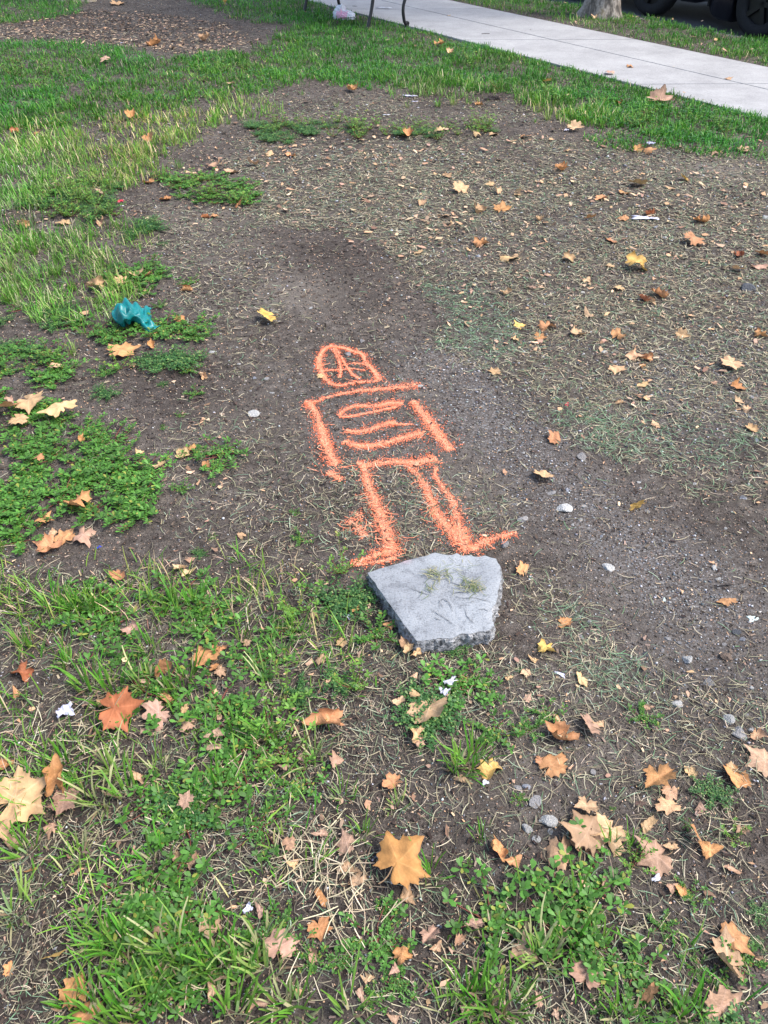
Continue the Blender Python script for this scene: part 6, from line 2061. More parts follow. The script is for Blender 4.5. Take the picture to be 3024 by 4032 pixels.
    sV, sF, sT = tube_np([np.array(st)], [np.linspace(.011, .008, 5)], [(.8, .75, .7)], 4)
    return me, mesh_np('stalk', sV, [sF], sT, mat=M_LEAF), (co, F3, F4, T)
LEAFM = {s: [leaf_mesh(s, 300+31*i+ord(s)) for i in range(k)] for s, k in (('f', 9), ('c', 6), ('r', 4), ('k', 7), ('t', 14), ('F', 1))}
LCOL = {'t': (.55, .36, .2), 'o': (.5, .25, .11), 'r': (.36, .13, .055), 'y': (.62, .4, .12), 'p': (.42, .265, .175), 'O': (.45, .22, .07)}
CNAME = {'t': 'tan', 'o': 'orange-brown', 'r': 'rust brown', 'y': 'yellowish', 'p': 'dull brown', 'O': 'golden brown'}
SNAME = {'f': 'flat', 'c': 'cupped', 'r': 'rolled', 'k': 'crumpled', 'e': 'edge-on', 't': 'torn'}
USED = set()
def find_label(what, x, y):
    """name a thing by the landmark it lies next to, each landmark and side used once"""
    c = sorted(LANDMARKS, key=lambda q: math.hypot(q[0]-x, (q[1]-y)*.7))
    for lx, ly, ph in c[:14]:
        dx, dy = (x-lx), (y-ly)*.8
        a = math.degrees(math.atan2(dy, dx)) % 360
        rel = ['right of', 'behind and right of', 'behind', 'behind and left of', 'left of', 'below left of', 'below', 'below right of'][int((a+22.5)//45) % 8]
        far = math.hypot(dx, dy)/math.sqrt(x*x+y*y+2.6)
        for near_ in (['just ', ''] if far < .07 else ['']):
            lab = f'{what} {near_}{rel} {ph}'
            if lab not in USED and len(lab.split()) <= 16: USED.add(lab); return lab
    return f'{what} {rel} {ph}'
def shown(l_): return l_[2]/math.sqrt(l_[0]**2+l_[1]**2+2.6) + (100 if l_[5] else 0) - (2 if l_[3] == 't' else 0)
order = sorted(LEAVES, key=shown, reverse=True)
singles, rest = order[:298], order[298:]
taken = {}
def leaf_z(x, y):
    lift = .004+.022*float(samp(FIELD['purs'], np.array([x]), np.array([y]))[0])+.016*float(samp(FIELD['spur'], np.array([x]), np.array([y]))[0])+.018*float(samp(FIELD['turf'], np.array([x]), np.array([y]))[0])+.012*float(samp(FIELD['light'], np.array([x]), np.array([y]))[0])
    n = NV[0]*x+NV[1]*y
    if N_WALK0 < n < N_WALK1: return .02
    if n > N_KERB+.1: return ROAD_Z+.003
    return hgt1(x, y)+lift
for li, (x, y, s, st, co, lab) in enumerate(singles):
    if st == 'f' and not lab and (s < 4.5 or co == 'p') and random.random() < .7: st = 't'
    ms = LEAFM['F'] if co == 'O' else LEAFM['f' if st == 'e' else st]
    me, stalk, _ = ms[0] if co == 'O' else random.choice(ms)
    o = link('dry_leaf', me)
    c = LCOL[co]; j = random.uniform(.8, 1.18)
    o.color = (min(1, c[0]*j), min(1, c[1]*j*random.uniform(.94, 1.05)), min(1, c[2]*j*random.uniform(.88, 1.1)), 1)
    S = s/100*{'f': 1.3, 'c': 1.3, 't': 1.2, 'e': 1.3, 'k': 1.2, 'r': 1.15}[st]
    n_ = NV[0]*x+NV[1]*y; flat = N_WALK0 < n_ < N_WALK1 or n_ > N_KERB
    veg = .1 if flat else .2
    rx, ry = random.gauss(0, veg*.6), random.gauss(0, veg*.6)
    z = leaf_z(x, y)+(.012 if s > 8 and lab else 0)
    if st == 'e': rx = random.choice((-1, 1))*random.uniform(1.0, 1.3); z += S*.3
    elif st in 'ft': z += S*abs(rx)*.25+S*abs(ry)*.25
    o.rotation_euler = (rx, ry, random.random()*6.283)
    if co == 'O': o.rotation_euler = (.12, -.1, -.85); z += .02
    if st == 'r' and y < 1.6 and lab.startswith('scroll'): o.rotation_euler = (.05, 0, 1.65)
    if lab.startswith('tall rolled'): o.rotation_euler = (.9, .1, .25); z += .03
    sy = 1. if st in 'kr' else random.uniform(.72, 1.05)
    o.location = (x, y, z); o.scale = (S, S*sy, S)
    o['category'] = 'leaf'; o['group'] = 'fallen dry leaves'
    if lab: o['label'] = lab
    else:
        size = 'small' if s < 3.5 else ('medium' if s < 7 else 'large')
        o['label'] = find_label(f'{size} {SNAME[st]} {CNAME[co]} leaf', x, y)
    if s > 3.2 and st not in 'tke':
        so = link('stalk', stalk, o); so.color = (.35, .24, .15, 1)
# the rest: leaf bits too small or too many to tell apart
x, y = scatter(np.clip(FIELD['litter'] + .12*FIELD['clip'] + .1*FIELD['mulch'], 0, 1)*(~hard)*np.clip(NZ_B*3-1., 0, 1.5)*np.clip(NZ_C*2.5-.6, 0, 1.5), 2000, np.clip(2.4/DIST, 0, 1)**1.2)
s = (.003+.02*rng.random(len(x))**3.6)*np.clip(np.sqrt(x*x+y*y+2.6)/2.2, 1, 2.2)
x2, y2 = scatter(open_soil, 4200, np.clip(2.2/DIST, 0, 1)**1.6); s2 = (.0022+.0035*rng.random(len(x2))**2)*np.clip(np.sqrt(x2*x2+y2*y2+2.6)/2.2, 1, 2.6)
x = np.concatenate([x, x2]); y = np.concatenate([y, y2]); s = np.concatenate([s, s2]); print('frags', len(x))
rx_ = np.array([r_[0] for r_ in rest]); ry_ = np.array([r_[1] for r_ in rest]); rs_ = np.array([r_[2]/100 for r_ in rest])
x = np.concatenate([x, rx_]); y = np.concatenate([y, ry_]); s = np.concatenate([s, rs_*.9])
n = len(x); tint = pick([(.58, .4, .26), (.46, .28, .16), (.36, .23, .16), (.22, .13, .085)], [2.5, 3, 3, 2.5], n, .2)
tint = apply_paint(x, y, tint, .8)
HEX = np.array([(-.5, -.1, .03), (-.2, -.42, 0), (.28, -.36, .08), (.52, .05, .0), (.2, .4, .07), (-.3, .32, .0)])
vv = HEX[None]*np.where(rng.random((n, 6, 1)) < .3, .25, .6+.8*rng.random((n, 6, 1)))*np.stack([.7+.6*rng.random(n), .35+.6*rng.random(n), np.ones(n)], 1)[:, None]; a = rng.random(n)*6.28; tx = (rng.random(n)-.5)*.7; ty = (rng.random(n)-.5)*.7
vz = vv[:, :, 2]+vv[:, :, 0]*tx[:, None]+vv[:, :, 1]*ty[:, None]
ca, sa = np.cos(a)[:, None], np.sin(a)[:, None]
VX = (vv[:, :, 0]*ca-vv[:, :, 1]*sa)*s[:, None]+x[:, None]; VY = (vv[:, :, 0]*sa+vv[:, :, 1]*ca)*s[:, None]+y[:, None]
VZ = vz*s[:, None]+(hgt(x, y)+.003+.2*s+.008*samp(FIELD['spur'], x, y))[:, None]
F = ((np.array([(0, 1, 2), (0, 2, 5), (2, 4, 5), (2, 3, 4)]))[None]+(np.arange(n)*6)[:, None, None]).reshape(-1, 3)
link('leaf_fragments', mesh_np('leaf_fragments', np.stack([VX, VY, VZ], 2).reshape(-1, 3), [F], np.repeat(tint, 6, 0), mat=M_STRAW), kind='stuff', label='tiny tan crumbs of broken dry leaves over the ground', category='leaf litter')

# ------------------------------------------------------------------ stones
def stone_mesh(seed):
    r = np.random.default_rng(seed); bm = bmesh.new(); bmesh.ops.create_icosphere(bm, subdivisions=3, radius=.5)
    pl = [(Vector(r.normal(0, 1, 3)).normalized(), .2+.2*r.random()) for _ in range(12)]
    for v in bm.verts:
        for nrm, dd in pl:
            e = v.co.dot(nrm)-dd
            if e > 0: v.co -= nrm*e*.97
        v.co.z *= .5
        v.co += v.co.normalized()*r.normal(0, .008)
    me = bpy.data.meshes.new('stone'); bm.to_mesh(me); bm.free()
    a = me.attributes.new('tint', 'FLOAT_COLOR', 'POINT'); a.data.foreach_set('color', np.ones(len(me.vertices)*4, np.float32))
    sc = 1/max(np.ptp([v.co.x for v in me.vertices]), np.ptp([v.co.y for v in me.vertices]))
    for v in me.vertices: v.co *= sc
    me.materials.append(M_STONE); return me
STM = [stone_mesh(40+i) for i in range(8)]
SC = {'w': (.38, .375, .36), 'g': (.23, .22, .215), 'b': (.24, .25, .28), 'd': (.075, .08, .09), 'n': (.15, .11, .085)}
SCN = {'w': 'whitish', 'g': 'grey', 'b': 'blue grey', 'd': 'dark', 'n': 'brown'}
for x, y, s, c, lab in STONES:
    o = link('stone', random.choice(STM)); S = s/100
    o.location = (x, y, hgt1(x, y)+S*.03); o.scale = (S, S*random.uniform(.6, .95), S*random.uniform(.6, .95))
    o.rotation_euler = (random.gauss(0, .15), random.gauss(0, .15), random.gauss(0, .5))
    j = random.uniform(.85, 1.15); o.color = tuple(q*j for q in SC[c])+(1,)
    o['category'] = 'stone'; o['group'] = 'loose stones on the soil'
    if not lab:
        lab = find_label(f'small {SCN[c]} pebble', x, y)
    o['label'] = lab

# ------------------------------------------------------------------ single weeds and grass tufts
WM = {}
for k in 'psP':
    WM[k] = []
    for (fV, f3, f4, fT), (sV, sF, sT) in TPL[k]:
        WM[k].append((mesh_np('foliage', fV, [f3, f4], fT, mat=M_GREEN), mesh_np('stems', sV, [sF], sT, mat=M_GREEN)))
for x, y, s, k, lab in PLANTS:
    S = s/100*1.08
    nm = {'p': 'purslane_plant', 's': 'spurge_plant', 'P': 'leafy_weed'}[k]
    if not lab: lab = find_label(f'{"tiny" if s < 4 else "small"} {nm.replace("_plant", "").replace("_", " ")} plant', x, y)
    e = empty(nm, (x, y, hgt1(x, y)), random.random()*6.283, label=lab, category='weed', group='single weeds')
    # small rosettes keep normal leaf size: use a larger template squeezed less
    e.scale = (S, S, S*(1.25 if k != 's' else .8))
    f, st = random.choice(WM[k]); link('foliage', f, e); link('stems', st, e)
def tuft_mesh(n, seed, pale):
    r = np.random.default_rng(seed)
    az = r.random(n)*6.283; sp = .3*np.sqrt(r.random(n))
    lean = np.abs(r.normal(.15, .28, n)); L = .35+.7*r.random(n)
    a = G_LITE[:2]+G_DARK[2:] if not pale else G_LITE[1:4]
    cc = np.array(a)[r.integers(0, len(a), n)]*(.75+.5*r.random((n, 1)))
    V, F, T = blades(np.cos(az)*sp, np.sin(az)*sp, np.full(n, -.02), az+r.normal(0, .5, n), lean, L, (.028+.026*r.random(n)), .1+.8*r.random(n), cc, seg=4, tip=.5, daz=r.normal(0, .4, n))
    m = max(4, n//2); az = r.random(m)*6.283
    V2, F2, T2 = blades(np.cos(az)*.25*r.random(m), np.sin(az)*.25*r.random(m), np.full(m, -.01), az, .3+.9*r.random(m), .25+.3*r.random(m), .03+.03*r.random(m), .8*r.random(m), np.array([(.4, .36, .2), (.16, .26, .08), (.3, .2, .13)])[r.integers(0, 3, m)], seg=3, tip=.3, daz=r.normal(0, .5, m))
    V, F, T = merge([(V, F, T), (V2, F2, T2)])
    return mesh_np('grass_tuft', V, [F], T, mat=M_GREEN)
TFM = {}
for x, y, s, n, lab in TUFTS:
    key = (min(4, n//6), random.randint(0, 2), 'pale' in lab or random.random() < .2)
    if key not in TFM: TFM[key] = tuft_mesh(8+6*key[0], 700+len(TFM)*13, key[2])
    o = link('grass_tuft', TFM[key]); S = min(s/100*1.3, .26)
    # in the picture the height is foreshortened by the downward view
    dep = math.atan2(1.62, math.hypot(x, y)); S = min(max(S/max(.45, math.cos(dep)*1.15)*.6, .04), .105)
    o.location = (x, y, hgt1(x, y)); o.rotation_euler = (random.gauss(0, .08), random.gauss(0, .08), random.random()*6.283); o.scale = (S,)*3
    o['category'] = 'grass tuft'; o['group'] = 'single grass tufts'
    if not lab: lab = find_label(f'{"short" if S < .07 else "tall"} grass tuft', x, y)
    o['label'] = lab
# ------------------------------------------------------------------ teal plastic sheet
def build_teal():
    C = np.array(TEAL)                       # rows x cols x 3
    R, K, _ = C.shape; m = 13
    def cr(A, n):                            # Catmull-Rom along axis 0
        P = np.concatenate([2*A[:1]-A[1:2], A, 2*A[-1:]-A[-2:-1]]); out = []
        for i in range(len(A)-1):
            for k in range(n):
                t = k/n; p0, p1, p2, p3 = P[i:i+4]
                out.append(.5*((2*p1)+(p2-p0)*t+(2*p0-5*p1+4*p2-p3)*t*t+(3*p1-p0-3*p2+p3)*t**3))
        out.append(A[-1]); return np.array(out)
    S = cr(C, m); S = np.swapaxes(cr(np.swapaxes(S, 0, 1), m), 0, 1)
    a, b = S.shape[:2]; r = np.random.default_rng(3)
    u, v = np.meshgrid(np.linspace(0, 1, b), np.linspace(0, 1, a))
    w = np.zeros_like(u)
    for _ in range(12):                      # sharp creases in random directions
        th = r.random()*math.pi; ph = r.random()*2; f = 2+4*r.random()
        w += np.abs(((u*math.cos(th)+v*math.sin(th))*f+ph) % 1-.5)*.013
    S[:, :, 2] += w-w.mean()
    c0 = S.reshape(-1, 3).mean(0); c0[2] = 0
    S[:, :, 2] = np.maximum(S[:, :, 2], hgt(S[:, :, 0], S[:, :, 1])+.004)
    q = (np.arange(a-1)[:, None]*b+np.arange(b-1)[None]).ravel()
    me = mesh_np('teal_plastic_sheet', S.reshape(-1, 3)-c0, [np.stack([q, q+1, q+b+1, q+b], 1)], mat=M_TEAL)
    o = link('teal_plastic_sheet', me, label='crumpled teal green plastic scrap lying on weeds at the left', category='plastic')
    o.location = c0
    s = o.modifiers.new('thickness', 'SOLIDIFY'); s.thickness = .0012
build_teal()

# ------------------------------------------------------------------ scraps of litter
def scrap_mesh(seed, crump, aspect, thick=.012):
    r = np.random.default_rng(seed); a = 9
    u, v = np.meshgrid(np.linspace(-.5, .5, a), np.linspace(-.5, .5, a))
    ex = 1+.25*np.sin(np.arctan2(v, u)*3+r.random()*6)+.12*r.normal(0, 1, u.shape)*(np.maximum(abs(u), abs(v)) > .45)
    X = u*ex; Y = v*ex*aspect; Z = crump*(np.abs(((u*math.cos(1+seed)+v*math.sin(1+seed))*3) % 1-.5)+np.abs(((u*math.cos(seed*2.3)+v*math.sin(seed*2.3))*2.2) % 1-.5))+.15*crump*r.random(u.shape)
    q = (np.arange(a-1)[:, None]*a+np.arange(a-1)[None]).ravel()
    V = np.stack([X, Y, Z], 2).reshape(-1, 3); n = len(V)
    F = np.stack([q, q+1, q+a+1, q+a], 1)
    rim = list(range(a))+[a*i+a-1 for i in range(1, a)]+[a*(a-1)+i for i in range(a-2, -1, -1)]+[a*i for i in range(a-2, 0, -1)]
    side = [(rim[i], rim[i-1], rim[i-1]+n, rim[i]+n) for i in range(len(rim))]
    return mesh_np('scrap', np.concatenate([V, V-np.array([0, 0, thick])]), [F, F[:, ::-1]+n, np.array(side)])
DM = {'paper': M_PAPER, 'white': M_WHITE, 'lilac': M_LILAC, 'red': M_RED, 'blue': M_BLUE, 'shard': M_SHARD}
for di, (x, y, s, kind, form, rot, asp, name, lab, cat) in enumerate(DEBRIS):
    S = s/100*.85; n_ = NV[0]*x+NV[1]*y; z = .02 if N_WALK0 < n_ < N_WALK1 else hgt1(x, y)
    if form == 'stick':
        r = np.random.default_rng(di); k = 9; tt = np.linspace(-.5, .5, k)
        P = np.stack([tt, asp*np.sin(tt*3+r.random()*3)*.5+.02*r.normal(0, 1, k), .03+.03*r.random(k)], 1)
        rad = .035*(1-.5*np.abs(tt))*(1+.3*r.normal(0, .4, k))
        V, F, T = tube_np([P], [np.abs(rad)], [(.03, .024, .022)], 7)
        caps = [np.arange(7)[::-1][None], (np.arange(7)+(k-1)*7)[None]]
        me = mesh_np(name, V, [F]+caps, smooth=True, mat=M_STICK)
    else:
        me = scrap_mesh(di+3, {'flat': .06, 'crumple': .5, 'shard': .02}[form], asp, .05 if form == 'shard' else .012); me.materials.append(DM[kind])
    o = link(name, me, label=lab, category=cat); o.location = (x, y, z+(.03 if form == 'crumple' else .006)*min(1, S*8)); o.scale = (S,)*3; o.rotation_euler = (0, 0, rot)
    if form != 'stick':
        o.location.z += .012*float(samp(FIELD['turf'], np.array([x]), np.array([y]))[0]+samp(FIELD['spur'], np.array([x]), np.array([y]))[0])

# torn clod of turf at the rim of the lawn
r = np.random.default_rng(8); bm = bmesh.new(); bmesh.ops.create_icosphere(bm, subdivisions=4, radius=.5)
for v in bm.verts:
    v.co.z *= .45; v.co += v.co.normalized()*(.16*math.sin(v.co.x*9)*math.cos(v.co.y*8+1)+r.normal(0, .03))
o = bm_obj('earth_clod', bm, plain('clod_soil', (.035, .027, .024), rough=.95, nscale=25, var=.5, bump=1.), label='dark clod of torn earth at the ragged rim of the lawn', category='clod')
o.location = (CLOD[0], CLOD[1], .01); o.scale = (CLOD[2]*.9, CLOD[2]*.5, CLOD[2]*.7)

# ------------------------------------------------------------------ white plastic bag by the bench
def build_bag():
    r = np.random.default_rng(12); bm = bmesh.new(); bmesh.ops.create_icosphere(bm, subdivisions=5, radius=.5)
    dirs = [(Vector(r.normal(0, 1, 3)).normalized(), 2.5+5*r.random(), r.random()*6) for _ in range(12)]
    for v in bm.verts:
        p = v.co.copy(); n_ = p.normalized()
        w = sum(abs(((p.dot(d)*f+ph) % 1)-.5) for d, f, ph in dirs)/12-.25
        s = 1+.9*w
        tall = 1.15 if p.x < -.05 else .62
        v.co = Vector((p.x*s*1.3, p.y*s*.8, max(-.22, p.z*s*tall)))
    me = bpy.data.meshes.new('plastic_bag'); bm.to_mesh(me); bm.free()
    a = me.attributes.new('print', 'FLOAT', 'POINT')
    a.data.foreach_set('value', np.array([1. if (abs(v.co.x-.02) < .32 and -.1 < v.co.z < .26) else 0. for v in me.vertices], np.float32))
    me.materials.append(M_BAG)
    o = link('plastic_bag', me, label='crumpled white plastic bag with pink print under the bench', category='bag')
    o.location = (BAG[0], BAG[1], .05); o.scale = (.215, .215, .2); o.rotation_euler = (0, 0, -.45)
build_bag()

# ------------------------------------------------------------------ iron bench, facing the sidewalk
def build_bench():
    t0, t1 = 8.29, 9.68; nb, nf = 5.5, 6.0
    ox, oy = nt((nb+nf)/2, (t0+t1)/2)
    root = empty('park_bench', (ox, oy, 0), math.atan2(NV[1], NV[0]), label='black iron park bench with curled feet at the sidewalk edge', category='bench')
    # local x: towards the sidewalk (front), local y: along the bench
    hl = (t1-t0)/2; hf = (nf-nb)/2
    def tube(pts, rad, sides=8):
        V, F, _ = tube_np([np.array(pts)], [rad], [(0, 0, 0)], sides)
        k = len(pts); return V, [F, np.arange(sides)[::-1][None], (np.arange(sides)+(k-1)*sides)[None]]
    def smooth(P, n=6):
        P = np.array(P); Q = np.concatenate([2*P[:1]-P[1:2], P, 2*P[-1:]-P[-2:-1]]); out = []
        for i in range(len(P)-1):
            for k in range(n):
                t = k/n; a, b, c, d = Q[i:i+4]; out.append(.5*(2*b+(c-a)*t+(2*a-5*b+4*c-d)*t*t+(3*b-a-3*c+d)*t**3))
        return np.array(out+[P[-1]])
    for yy in (-hl, hl):
        P = smooth([(-hf-.04, yy, 0.), (-hf+.02, yy, .18), (-hf+.05, yy, .34), (-hf+.02, yy, .45), (-hf-.05, yy, .62), (-hf-.13, yy, .86)])
        V, F = tube(P, np.full(len(P), .019)); link('back_leg', mesh_np('back_leg', V, F, smooth=True, mat=M_IRON), root)
        P = smooth([(hf-.02, yy, .43), (hf+.0, yy, .34), (hf-.045, yy, .2), (hf-.03, yy, .08), (hf+.0, yy, .028)])
        V, F = tube(P, np.full(len(P), .018)); leg = link('front_leg', mesh_np('front_leg', V, F, smooth=True, mat=M_IRON), root)
        sc = [(hf+.012+.026*(1-k/22)*math.cos(-2.4+k*.42), yy, .04+.026*(1-k/22)*math.sin(-2.4+k*.42)) for k in range(18)]
        V, F = tube(sc, np.full(18, .013)); link('scroll_foot', mesh_np('scroll_foot', V, F, smooth=True, mat=M_IRON), leg)
        P = smooth([(-hf-.06, yy, .64), (-.05, yy, .67), (hf-.02, yy, .65), (hf+.04, yy, .58), (hf-.02, yy, .43)])
        V, F = tube(P, np.full(len(P), .017)); link('armrest', mesh_np('armrest', V, F, smooth=True, mat=M_IRON), root)
        P = [(-hf+.03, yy, .42), (hf, yy, .43)]
        V, F = tube(P, np.full(2, .016)); link('seat_rail', mesh_np('seat_rail', V, F, mat=M_IRON), root)
    for k in range(6):
        bm = bmesh.new(); x = -hf+.04+k*.09; bm_box(bm, x, x+.07, -hl-.03, hl+.03, .448, .47, .006); bm_obj('seat_slat', bm, M_SLAT, root)
    for k in range(4):
        bm = bmesh.new(); z = .55+k*.085; x = -hf-.01-(z-.55)*.33; bm_box(bm, x, x+.022, -hl-.03, hl+.03, z, z+.065, .006); bm_obj('back_slat', bm, M_SLAT, root)
    P = [(-.02, -hl, .3), (-.02, hl, .3)]
build_bench()

# ------------------------------------------------------------------ parked cars
def build_car(label, n_c, t_c, flip, low):
    root = empty('parked_car', (*nt(n_c, t_c), ROAD_Z), math.atan2(TV[1], TV[0])+(math.pi if flip else 0), label=label, category='car', group='cars parked along the kerb')
    Lh, Wh = 2.25, .88; xw = (-1.35, 1.4); rw = .33
    st = np.unique(np.concatenate([np.linspace(-Lh, Lh, 61), [x+d for x in xw for d in (-.4, -.385, .385, .4)]]))
    def zb(x):
        b = low+.3*max(0, (abs(x)-1.95)/.3)**2
        for w in xw:
            if abs(x-w) < .39: b = max(b, .33+math.sqrt(max(0, .39**2-(x-w)**2))*.98)
        return b
    def ztop(x): return float(np.interp(x, [-2.25, -2.15, -1.6, -1., .7, 1.5, 2.05, 2.25], [.62, .86, .96, .97, .96, .9, .8, .55]))
    def wd(x): return Wh*float(np.interp(abs(x), [0, 1.6, 2.05, 2.2, 2.25], [1, .985, .92, .8, .68]))
    V = []; 
    for x in st:
        b, t, w = zb(x), ztop(x), wd(x); b = min(b, t-.06)
        m = b+(t-b)*.45
        half = [(0, b), (w*.9, b), (w*.985, b+.04), (w, m), (w*.985, m+(t-m)*.5), (w*.93, t-.03), (w*.85, t), (0, t+.02)]
        ring = half+[(-y, z) for y, z in half[-2:0:-1]]
        V += [(x, y, z) for y, z in ring]
    k = 14; F = []
    for i in range(len(st)-1):
        for j in range(k): F.append((i*k+j, i*k+(j+1) % k, (i+1)*k+(j+1) % k, (i+1)*k+j))
    caps = [np.arange(k)[None], (np.arange(k)+(len(st)-1)*k)[::-1][None]]
    body = link('body', mesh_np('body', V, [np.array(F)[:, ::-1]]+caps, smooth=True, mat=M_CAR), root)
    # cabin: pillars and roof in paint, panes proud of it
    cab = [(-2.0, .95), (-1.55, 1.42), (.15, 1.46), (1.05, .94)]
    bm = bmesh.new(); vs = []
    for s in (-1, 1): vs.append([bm.verts.new((x, s*(Wh*.86 if z < 1.2 else Wh*.68), z)) for x, z in cab])
    for i in range(4): bm.faces.new((vs[0][i], vs[0][(i+1) % 4], vs[1][(i+1) % 4], vs[1][i]))
    bm.faces.new(vs[0][::-1]); bm.faces.new(vs[1])
    bmesh.ops.bevel(bm, geom=list(bm.edges), offset=.04, segments=2, affect='EDGES'); bmesh.ops.recalc_face_normals(bm, faces=bm.faces)
    bm_obj('roof', bm, M_CAR, root, smooth=False)
    def pane(pts, name):
        bm = bmesh.new(); a = [Vector(p) for p in pts]; nrm = (a[1]-a[0]).cross(a[2]-a[0]).normalized()*.006
        c = sum(a, Vector())/len(a)
        if nrm.dot(c-Vector((-.4, 0, 1.1))) < 0: nrm = -nrm
        f = [bm.verts.new(p+nrm) for p in a]; g = [bm.verts.new(p-nrm) for p in a]
        bm.faces.new(f); bm.faces.new(g[::-1])
        for i in range(len(a)): bm.faces.new((f[i-1], f[i], g[i], g[i-1]))
        bmesh.ops.recalc_face_normals(bm, faces=bm.faces); bm_obj(name, bm, M_GLASS, root)
    lo, hi = Wh*.845+.006, Wh*.70+.006
    for s in (-1, 1):
        pane([(-1.6, s*lo, 1.0), (-.5, s*lo, 1.0), (-.5, s*hi, 1.38), (-1.38, s*hi, 1.36)], 'side_window')
        pane([(-.42, s*lo, 1.0), (.82, s*lo, 1.0), (.16, s*hi, 1.39), (-.42, s*hi, 1.39)], 'side_window')
        bm = bmesh.new(); bm_box(bm, -.7, -.54, s*(Wh+.004)-.012, s*(Wh+.004)+.012, .78, .81, .006); bm_obj('door_handle', bm, M_CARTRIM, root)
        bm = bmesh.new(); bm_box(bm, .72, .9, s*(Wh+.09)-.08, s*(Wh+.09)+.08, .95, 1.08, .03); bm_obj('side_mirror', bm, M_CAR, root)
        bm = bmesh.new(); bm_box(bm, 2.08, 2.2, s*.56-.17, s*.56+.17, .62, .74, .03); bm_obj('headlight', bm, M_HEAD, root)
        bm = bmesh.new(); bm_box(bm, -2.27, -2.16, s*.56-.16, s*.56+.16, .66, .84, .03); bm_obj('tail_light', bm, M_LAMP, root)
    pane([(1.0, -Wh*.74, .99), (1.0, Wh*.74, .99), (.24, Wh*.6, 1.42), (.24, -Wh*.6, 1.42)], 'windscreen')
    pane([(-1.97, -Wh*.74, 1.0), (-1.97, Wh*.74, 1.0), (-1.6, Wh*.6, 1.38), (-1.6, -Wh*.6, 1.38)], 'rear_window')
    for s in (-1, 1):
        bm = bmesh.new(); x = s*2.2; bm_box(bm, x-.1, x+.1, -Wh*.74, Wh*.74, low+.09, low+.34, .05); bm_obj('bumper', bm, M_CARTRIM, root)
    bm = bmesh.new(); bm_box(bm, -2.0, 2.0, -.6, .6, low+.03, low+.1, .02); bm_obj('underbody', bm, M_CARTRIM, root)
    if low < .15:
        bm = bmesh.new(); bm_box(bm, 1.82, 2.21, -Wh*.8, Wh*.8, .03, low+.12, .03); bm_obj('air_dam', bm, M_CARTRIM, root)
    prof = [(.2, -.09), (.27, -.105), (.31, -.1), (.33, -.06), (.333, 0), (.33, .06), (.31, .1), (.27, .105), (.2, .09)]
    for x in xw:
        for s in (-1, 1):
            e = bpy.data.objects.new('wheel', None); col.objects.link(e); e.parent = root; e.location = (x, s*.78, rw)
            S_ = 28; V = []; F = []
            for i in range(S_):
                a = i*2*math.pi/S_
                for rr_, yy in prof: V.append((rr_*math.cos(a), yy, rr_*math.sin(a)))
            m = len(prof)
            for i in range(S_):
                for j in range(m): F.append((i*m+j, i*m+(j+1) % m, ((i+1) % S_)*m+(j+1) % m, ((i+1) % S_)*m+j))
            link('tyre', mesh_np('tyre', V, [np.array(F)], smooth=True, mat=M_TYRE), e)
            bm = bmesh.new(); bmesh.ops.create_cone(bm, cap_ends=True, segments=28, radius1=.2, radius2=.2, depth=.03, matrix=Matrix.Translation((0, s*.03, 0)) @ Matrix.Rotation(math.pi/2, 4, 'X'))
            for q in range(5):
                a = q*2*math.pi/5; mt = Matrix.Rotation(a, 4, 'Y') @ Matrix.Translation((.1, s*.07, 0))
                r_ = bmesh.ops.create_cube(bm, size=1, matrix=mt @ Matrix.Diagonal((.19, .03, .05, 1)))
            bm_obj('rim', bm, M_RIM, e)
    return root
build_car('black car parked at the kerb behind the mottled tree trunk', 10.2, 9.0, False, .2)
build_car('black car cut off at the top right corner, parked at the kerb', 10.05, 4.62, True, .1)

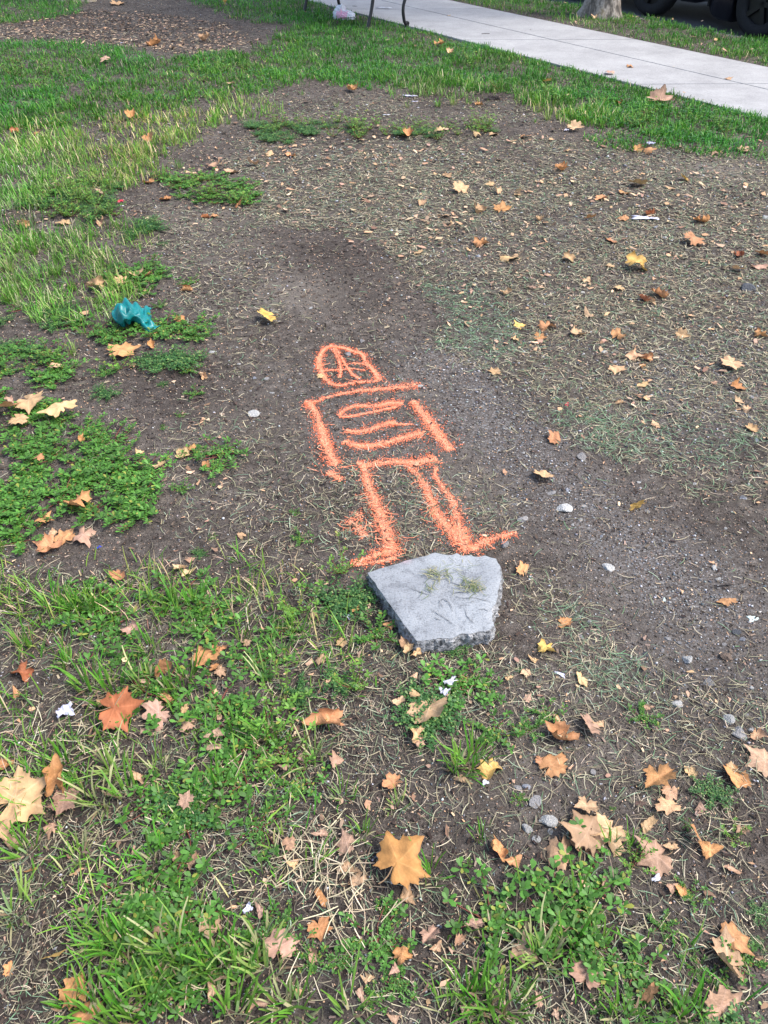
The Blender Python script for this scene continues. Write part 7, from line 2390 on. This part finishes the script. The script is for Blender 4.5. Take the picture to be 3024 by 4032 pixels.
# ------------------------------------------------------------------ plane trees
def build_tree(x, y, rad, lean, label, seed):
    r = np.random.default_rng(seed); root = empty('plane_tree', (x, y, 0), label=label, category='tree')
    zs = np.concatenate([np.linspace(-.1, .6, 16), np.linspace(.8, 5.6, 14)]); K = 40; V = []
    ph = r.random(6)*6.28
    for z in zs:
        zz = max(z, 0); base = rad*(1-.05*min(zz, 5.6))
        fl = math.exp(-zz/.13)
        for k in range(K):
            a = k*2*math.pi/K
            butt = .5*(1+math.sin(a*5+ph[0]))*.5+.5*(1+math.sin(a*3+ph[1]))*.5
            rr = base*(1+.05*math.sin(a*2+ph[2]+z)+.03*math.sin(a*5+ph[3]+z*1.4)) + rad*fl*(.12+.75*butt**1.5)
            V.append((rr*math.cos(a)+lean[0]*zz, rr*math.sin(a)+lean[1]*zz, z))
    F = [(i*K+j, i*K+(j+1) % K, (i+1)*K+(j+1) % K, (i+1)*K+j) for i in range(len(zs)-1) for j in range(K)]
    link('trunk', mesh_np('trunk', V, [np.array(F)], smooth=True, mat=M_BARK), root)
    top = np.array([lean[0]*5.6, lean[1]*5.6, 5.5]); tips = []
    for k in range(6):
        a = k*1.05+r.random()*.5; el = .6+.5*r.random(); L = 2.2+1.2*r.random(); P = [top-np.array([0, 0, .5*r.random()])]
        for q in range(5): P.append(P[-1]+L/5*np.array([math.cos(a+.2*r.normal())*math.cos(el), math.sin(a+.2*r.normal())*math.cos(el), math.sin(el)]))
        Vb, Fb, _ = tube_np([np.array(P)], [np.linspace(.1, .03, 6)*rad/.2], [(0, 0, 0)], 8)
        link('limb', mesh_np('limb', Vb, [Fb], smooth=True, mat=M_BARK), root); tips += P[2:]
    tips = np.array(tips); n = 4200
    c = tips[r.integers(0, len(tips), n)]+r.normal(0, .55, (n, 3)); D = r.normal(0, 1, (n, 3)); D[:, 2] = -.3*np.abs(D[:, 2])
    L = .1+.08*r.random(n); g = .7+.6*r.random((n, 1))
    V, F3, F4, T = leaflets(c, D, np.tile([0, 0, 1.], (n, 1))+r.normal(0, .2, (n, 3)), L, L*.9, np.array([(.06, .12, .03)])*g)
    link('crown', mesh_np('crown', V, [F3, F4], T, mat=M_GREEN), root)
build_tree(TREE_A[0], TREE_A[1], .185, (.03, .02), 'mottled plane tree trunk on the verge beyond the sidewalk', 5)
build_tree(TREE_B[0], TREE_B[1], .2, (-.02, .03), 'pale plane tree base at the top left edge of the lawn', 6)
